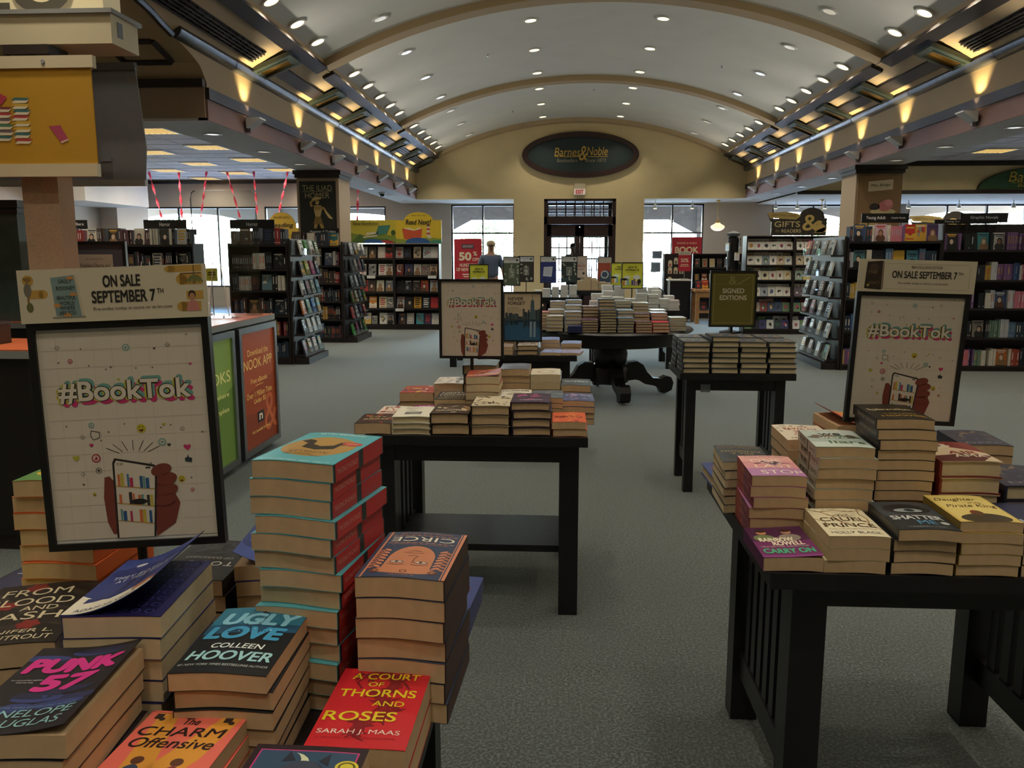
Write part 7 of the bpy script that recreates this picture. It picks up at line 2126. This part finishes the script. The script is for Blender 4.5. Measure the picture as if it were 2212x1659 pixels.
# ================================================================ PEOPLE
def skin_body(name, pts, edges_, radii, m, parent, sub=2, root=0):
    me = bpy.data.meshes.new(name)
    me.from_pydata(pts, edges_, [])
    o = bpy.data.objects.new(name, me)
    o.modifiers.new('skin', 'SKIN')
    if not me.skin_vertices: 
        bm = bmesh.new(); bm.from_mesh(me); bm.verts.layers.skin.verify(); bm.to_mesh(me); bm.free()
    for i, r in enumerate(radii):
        me.skin_vertices[0].data[i].radius = r if isinstance(r, (tuple, list)) else (r, r)
    me.skin_vertices[0].data[root].use_root = True
    s = o.modifiers.new('sub', 'SUBSURF'); s.levels = sub; s.render_levels = sub
    ev = bench_mesh(o)
    ev.shade_smooth()
    return link(name, ev, m, parent)
def person(label, loc, rotz, h, skin, shirt, shorts, cap, arms, hair):
    t = thing('person', label, 'person', loc, (0, 0, R(rotz)))
    k = h / 1.78
    P = lambda *a: tuple(v * k for v in a)
    J = [P(0, 0, .96), P(0, -.01, 1.12), P(0, 0, 1.30), P(0, .0, 1.44), P(0, .0, 1.51), P(0, -.005, 1.58), P(0, -.012, 1.65), P(0, 0, 1.72)]
    E = [(i, i + 1) for i in range(7)]
    Rr = [(.155, .115), (.145, .105), (.165, .115), (.10, .08), (.058, .058), (.068, .085), (.078, .098), (.062, .075)]
    for s, (el, wr, hd) in zip((-1, 1), arms):
        b = len(J)
        J += [P(s * .17, 0, 1.42), P(*el), P(*wr), P(*hd)]
        E += [(3, b), (b, b + 1), (b + 1, b + 2), (b + 2, b + 3)]
        Rr += [.062, .045, .032, (.042, .022)]
        # five fingers
        hx, hy, hz = hd
        d = Vector(hd) - Vector(wr); d.normalize()
        sd = Vector((0, 1, 0)).cross(d).normalized() if abs(d.y) < .9 else Vector((1, 0, 0))
        fw_ = d.cross(sd)
        for q in range(4):
            o0 = Vector(hd) + fw_ * (.018 * (q - 1.5)) + d * .02
            o1 = o0 + d * [.05, .062, .058, .045][q] + sd * (-.012 * s)
            c = len(J); J += [P(*o0), P(*o1)]; E += [(b + 3, c), (c, c + 1)]; Rr += [.010, .008]
        o0 = Vector(wr) * .4 + Vector(hd) * .6 + fw_ * .032
        c = len(J); J += [P(*o0), P(*(o0 + d * .045 + fw_ * .018))]; E += [(b + 3, c), (c, c + 1)]; Rr += [.012, .009]
    for s in (-1, 1):
        b = len(J)
        J += [P(s * .09, 0, .88), P(s * .10, -.01, .50), P(s * .10, .015, .09), P(s * .105, -.12, .035)]
        E += [(0, b), (b, b + 1), (b + 1, b + 2), (b + 2, b + 3)]
        Rr += [.095, .062, .042, (.045, .03)]
    sc = lambda r: tuple(x * k for x in r) if isinstance(r, tuple) else r * k
    skin_body('body', J, E, [sc(r) for r in Rr], skin, t)
    # shirt
    SJ = [P(0, 0, .93), P(0, -.01, 1.12), P(0, 0, 1.30), P(0, 0, 1.435), P(0, 0, 1.475)]
    SE = [(0, 1), (1, 2), (2, 3), (3, 4)]
    SR = [(.185, .14), (.178, .135), (.19, .135), (.125, .10), (.075, .072)]
    for s, (el, wr, hd) in zip((-1, 1), arms):
        b = len(SJ)
        sh = Vector((s * .17, 0, 1.42)); e = Vector(el)
        SJ += [P(*sh), P(*(sh * .15 + e * .85))]
        SE += [(3, b), (b, b + 1)]; SR += [.082, .072]
    skin_body('shirt', SJ, SE, [sc(r) for r in SR], shirt, t)
    HJ = [P(0, 0, .95)]; HE = []; HR = [(.18, .14)]
    for s in (-1, 1):
        b = len(HJ); HJ += [P(s * .095, 0, .84), P(s * .10, -.008, .52)]; HE += [(0, b), (b, b + 1)]; HR += [.118, .098]
    skin_body('shorts', HJ, HE, [sc(r) for r in HR], shorts, t)
    for s in (-1, 1):
        part('shoe', MB().prism([(.07, 0), (.07, .07), (.02, .10), (-.08, .07), (-.17, .05), (-.18, 0)], -.045, .045, 'x'), 'shoe', t, (s * .105 * k, 0, .0))
    # face
    f = MB()
    f.lathe([(.001, 0), (.012, .004), (.009, .02), (.001, .028)], 8)
    part('nose', MB().prism([(-.085, 1.665), (-.118, 1.628), (-.088, 1.618)], -.012, .012, 'x'), skin, t, (0, 0, 1.64 * (k - 1)))
    for s in (-1, 1):
        part('eye', MB().lathe([(.001, -.004), (.011, 0), (.001, .004)], 10), 'hair_dark', t, (s * .032 * k, -.103 * k, 1.665 * k), (PI / 2, 0, 0))
        part('ear', MB().lathe([(.001, -.012), (.024, -.004), (.024, .004), (.001, .012)], 12), skin, t, (s * .086 * k, 0, 1.65 * k), (0, PI / 2, 0))
    part('mouth', MB().box(-.024, -.004, -.004, .024, .004, .004), 'mahogany', t, (0, -.098 * k, 1.60 * k))
    hm = MB().lathe([(.088, 1.66), (.10, 1.70), (.094, 1.745), (.062, 1.778), (.001, 1.79)], 20)
    if cap:
        c = part('cap', hm, cap, t, (0, .004, 1.70 * (k - 1)), smooth=True)
        part('brim', MB().prism([(.085 * math.cos(R(180 + 180 * i / 12)), -.05 + .11 * math.sin(R(180 + 180 * i / 12))) for i in range(13)], 1.692, 1.702, 'z'), cap, c, (0, 0, 0))
    else:
        part('hair', hm, hair, t, (0, .012, 1.70 * (k - 1)), smooth=True)
    return t
person('man in a grey blue t shirt and tan cap by the red poster', (-1.52, 18.2, 0), 8, 1.80, 'skin', 'shirt_blue', 'shorts', 'cap_tan',
       [((-.27, .02, 1.14), (-.29, -.04, .90), (-.295, -.06, .80)), ((.27, .02, 1.14), (.29, -.04, .90), (.295, -.06, .80))], 'hair_dark')
person('person in dark clothing coming through the entrance doors', (.36, 22.75, 0), -20, 1.80, 'skin_dark', 'shirt_dark', 'shirt_dark', None,
       [((-.25, -.06, 1.16), (-.14, -.28, 1.22), (-.08, -.34, 1.28)), ((.26, .02, 1.14), (.27, -.08, .90), (.27, -.1, .80))], 'hair_dark')

# ================================================================ OUTSIDE
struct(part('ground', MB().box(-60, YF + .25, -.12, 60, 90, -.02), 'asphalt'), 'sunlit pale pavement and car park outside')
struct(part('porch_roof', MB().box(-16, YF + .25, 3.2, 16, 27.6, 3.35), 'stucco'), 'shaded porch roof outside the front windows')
ar = struct(thing('wall_arcade', 'stucco arcade with arched openings outside the windows', None))
m = MB()
cols = [-15.5, -9.6, -4.1, 4.7, 10.2, 15.5]
for x in cols: m.box(x - .28, 27.35, 0, x + .28, 27.85, 3.3)
for a0, b0 in zip(cols[:-1], cols[1:]):
    x0, x1 = a0 + .28, b0 - .28
    if x1 - x0 > 6:
        m.prism([(x0, 2.15), (x0 + .9, 2.62), (x1 - .9, 2.62), (x1, 2.15), (x1, 4.2), (x0, 4.2)], 27.4, 27.8, 'y')
    else:
        n = 14
        xs = [x0 + (x1 - x0) * i / n for i in range(n + 1)]
        zz = lambda x: 2.0 + .85 * math.sqrt(max(0, 1 - ((x - (x0 + x1) / 2) / ((x1 - x0) / 2)) ** 2))
        for p, q in zip(xs[:-1], xs[1:]): m.prism([(p, zz(p)), (q, zz(q)), (q, 4.2), (p, 4.2)], 27.4, 27.8, 'y')
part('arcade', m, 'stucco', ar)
def tree(label, x, y, h, r, seed, dens=900, leafy=True):
    t = thing('street_tree', label, 'tree', (x, y, -.02))
    rg = random.Random(seed)
    tm = MB().tube([(0, 0, 0), (.1, .05, h * .25), (.05, 0, h * .5)], [.16, .12, .09], 8)
    part('trunk', tm, 'bark', t)
    for k in range(7):
        an = rg.uniform(0, 2 * PI)
        part('branch', MB().tube([(.05, 0, h * (.35 + .03 * k)), (.5 * r * math.cos(an), .5 * r * math.sin(an), h * .62), (.85 * r * math.cos(an), .85 * r * math.sin(an), h * rg.uniform(.7, .92))], [.06, .035, .012], 6), 'bark', t)
    lm = MB()
    for k in range(dens):
        u = Vector((rg.gauss(0, 1), rg.gauss(0, 1), rg.gauss(0, 1))).normalized() * r * rg.uniform(.35, 1) ** .6
        c = Vector((u.x, u.y, h * .68 + u.z * .75)); s = rg.uniform(.05, .10)
        a = Vector((rg.uniform(-1, 1), rg.uniform(-1, 1), rg.uniform(-1, 1))).normalized(); b = a.cross(Vector((rg.uniform(-1, 1), rg.uniform(-1, 1), .3))).normalized()
        lm.quad(c - a * s, c + b * s * .5, c + a * s, c - b * s * .5)
    o = part('leaves', lm, 'leaf', t); o['kind'] = 'stuff'
tree('leafy green tree outside the left entrance window', -2.9, 33.5, 3.0, 1.15, 1, 1500)
tree('leafy tree outside the far left windows', -16.6, 32.5, 4.2, 1.6, 2, 2200)
tree('second tree outside the left windows', -10.3, 33.0, 3.6, 1.2, 3, 800)
tree('sparse tree outside the right entrance window', 4.3, 34, 3.4, 1.2, 4, 260)
tree('tree outside the right cafe windows', 10.5, 33, 4.2, 1.5, 5, 1300)
# parked car
t = thing('parked_car', 'white car parked outside the right entrance window', 'car', (2.6, 38.5, -.02))
body = [(-2.3, .35), (-2.35, .85), (-2.2, 1.05), (-1.3, 1.12), (-.75, 1.62), (1.2, 1.68), (1.9, 1.15), (2.3, 1.05), (2.38, .6), (2.3, .35)]
part('body', MB().prism(body, -.9, .9, 'y'), 'car_white', t)
part('side_window', MB().prism([(-1.1, 1.15), (-.68, 1.55), (1.1, 1.6), (1.6, 1.15)], -.905, -.9, 'y'), 'black_metal', t)
for (x, y) in ((-1.45, -.85), (1.45, -.85), (-1.45, .85), (1.45, .85)):
    w = part('wheel', MB().lathe([(.20, -.1), (.34, -.11), (.37, -.06), (.37, .06), (.34, .11), (.20, .1)], 26), 'tyre', t, (x, y, .37), (PI / 2, 0, 0), smooth=True)
    part('rim', MB().lathe([(.001, -.112), (.2, -.104), (.2, .104), (.001, .112)], 18), 'silver', w)
part('wheel_arch', MB().prism([(1.45 + .46 * math.cos(PI * i / 12), .35 + .46 * math.sin(PI * i / 12)) for i in range(13)], -.905, -.88, 'y'), 'tyre', t)

bpy.data.scenes.remove(TMP)
# the glowing lenses are lit by the lamps behind them: sample those lamps only
for m in bpy.data.materials:
    m.cycles.emission_sampling = 'NONE'
for o in bpy.data.objects:
    if o.type == 'LIGHT' and o.data.type != 'SUN' and not o.data.cycles.is_portal:
        o.data.cycles.use_multiple_importance_sampling = False
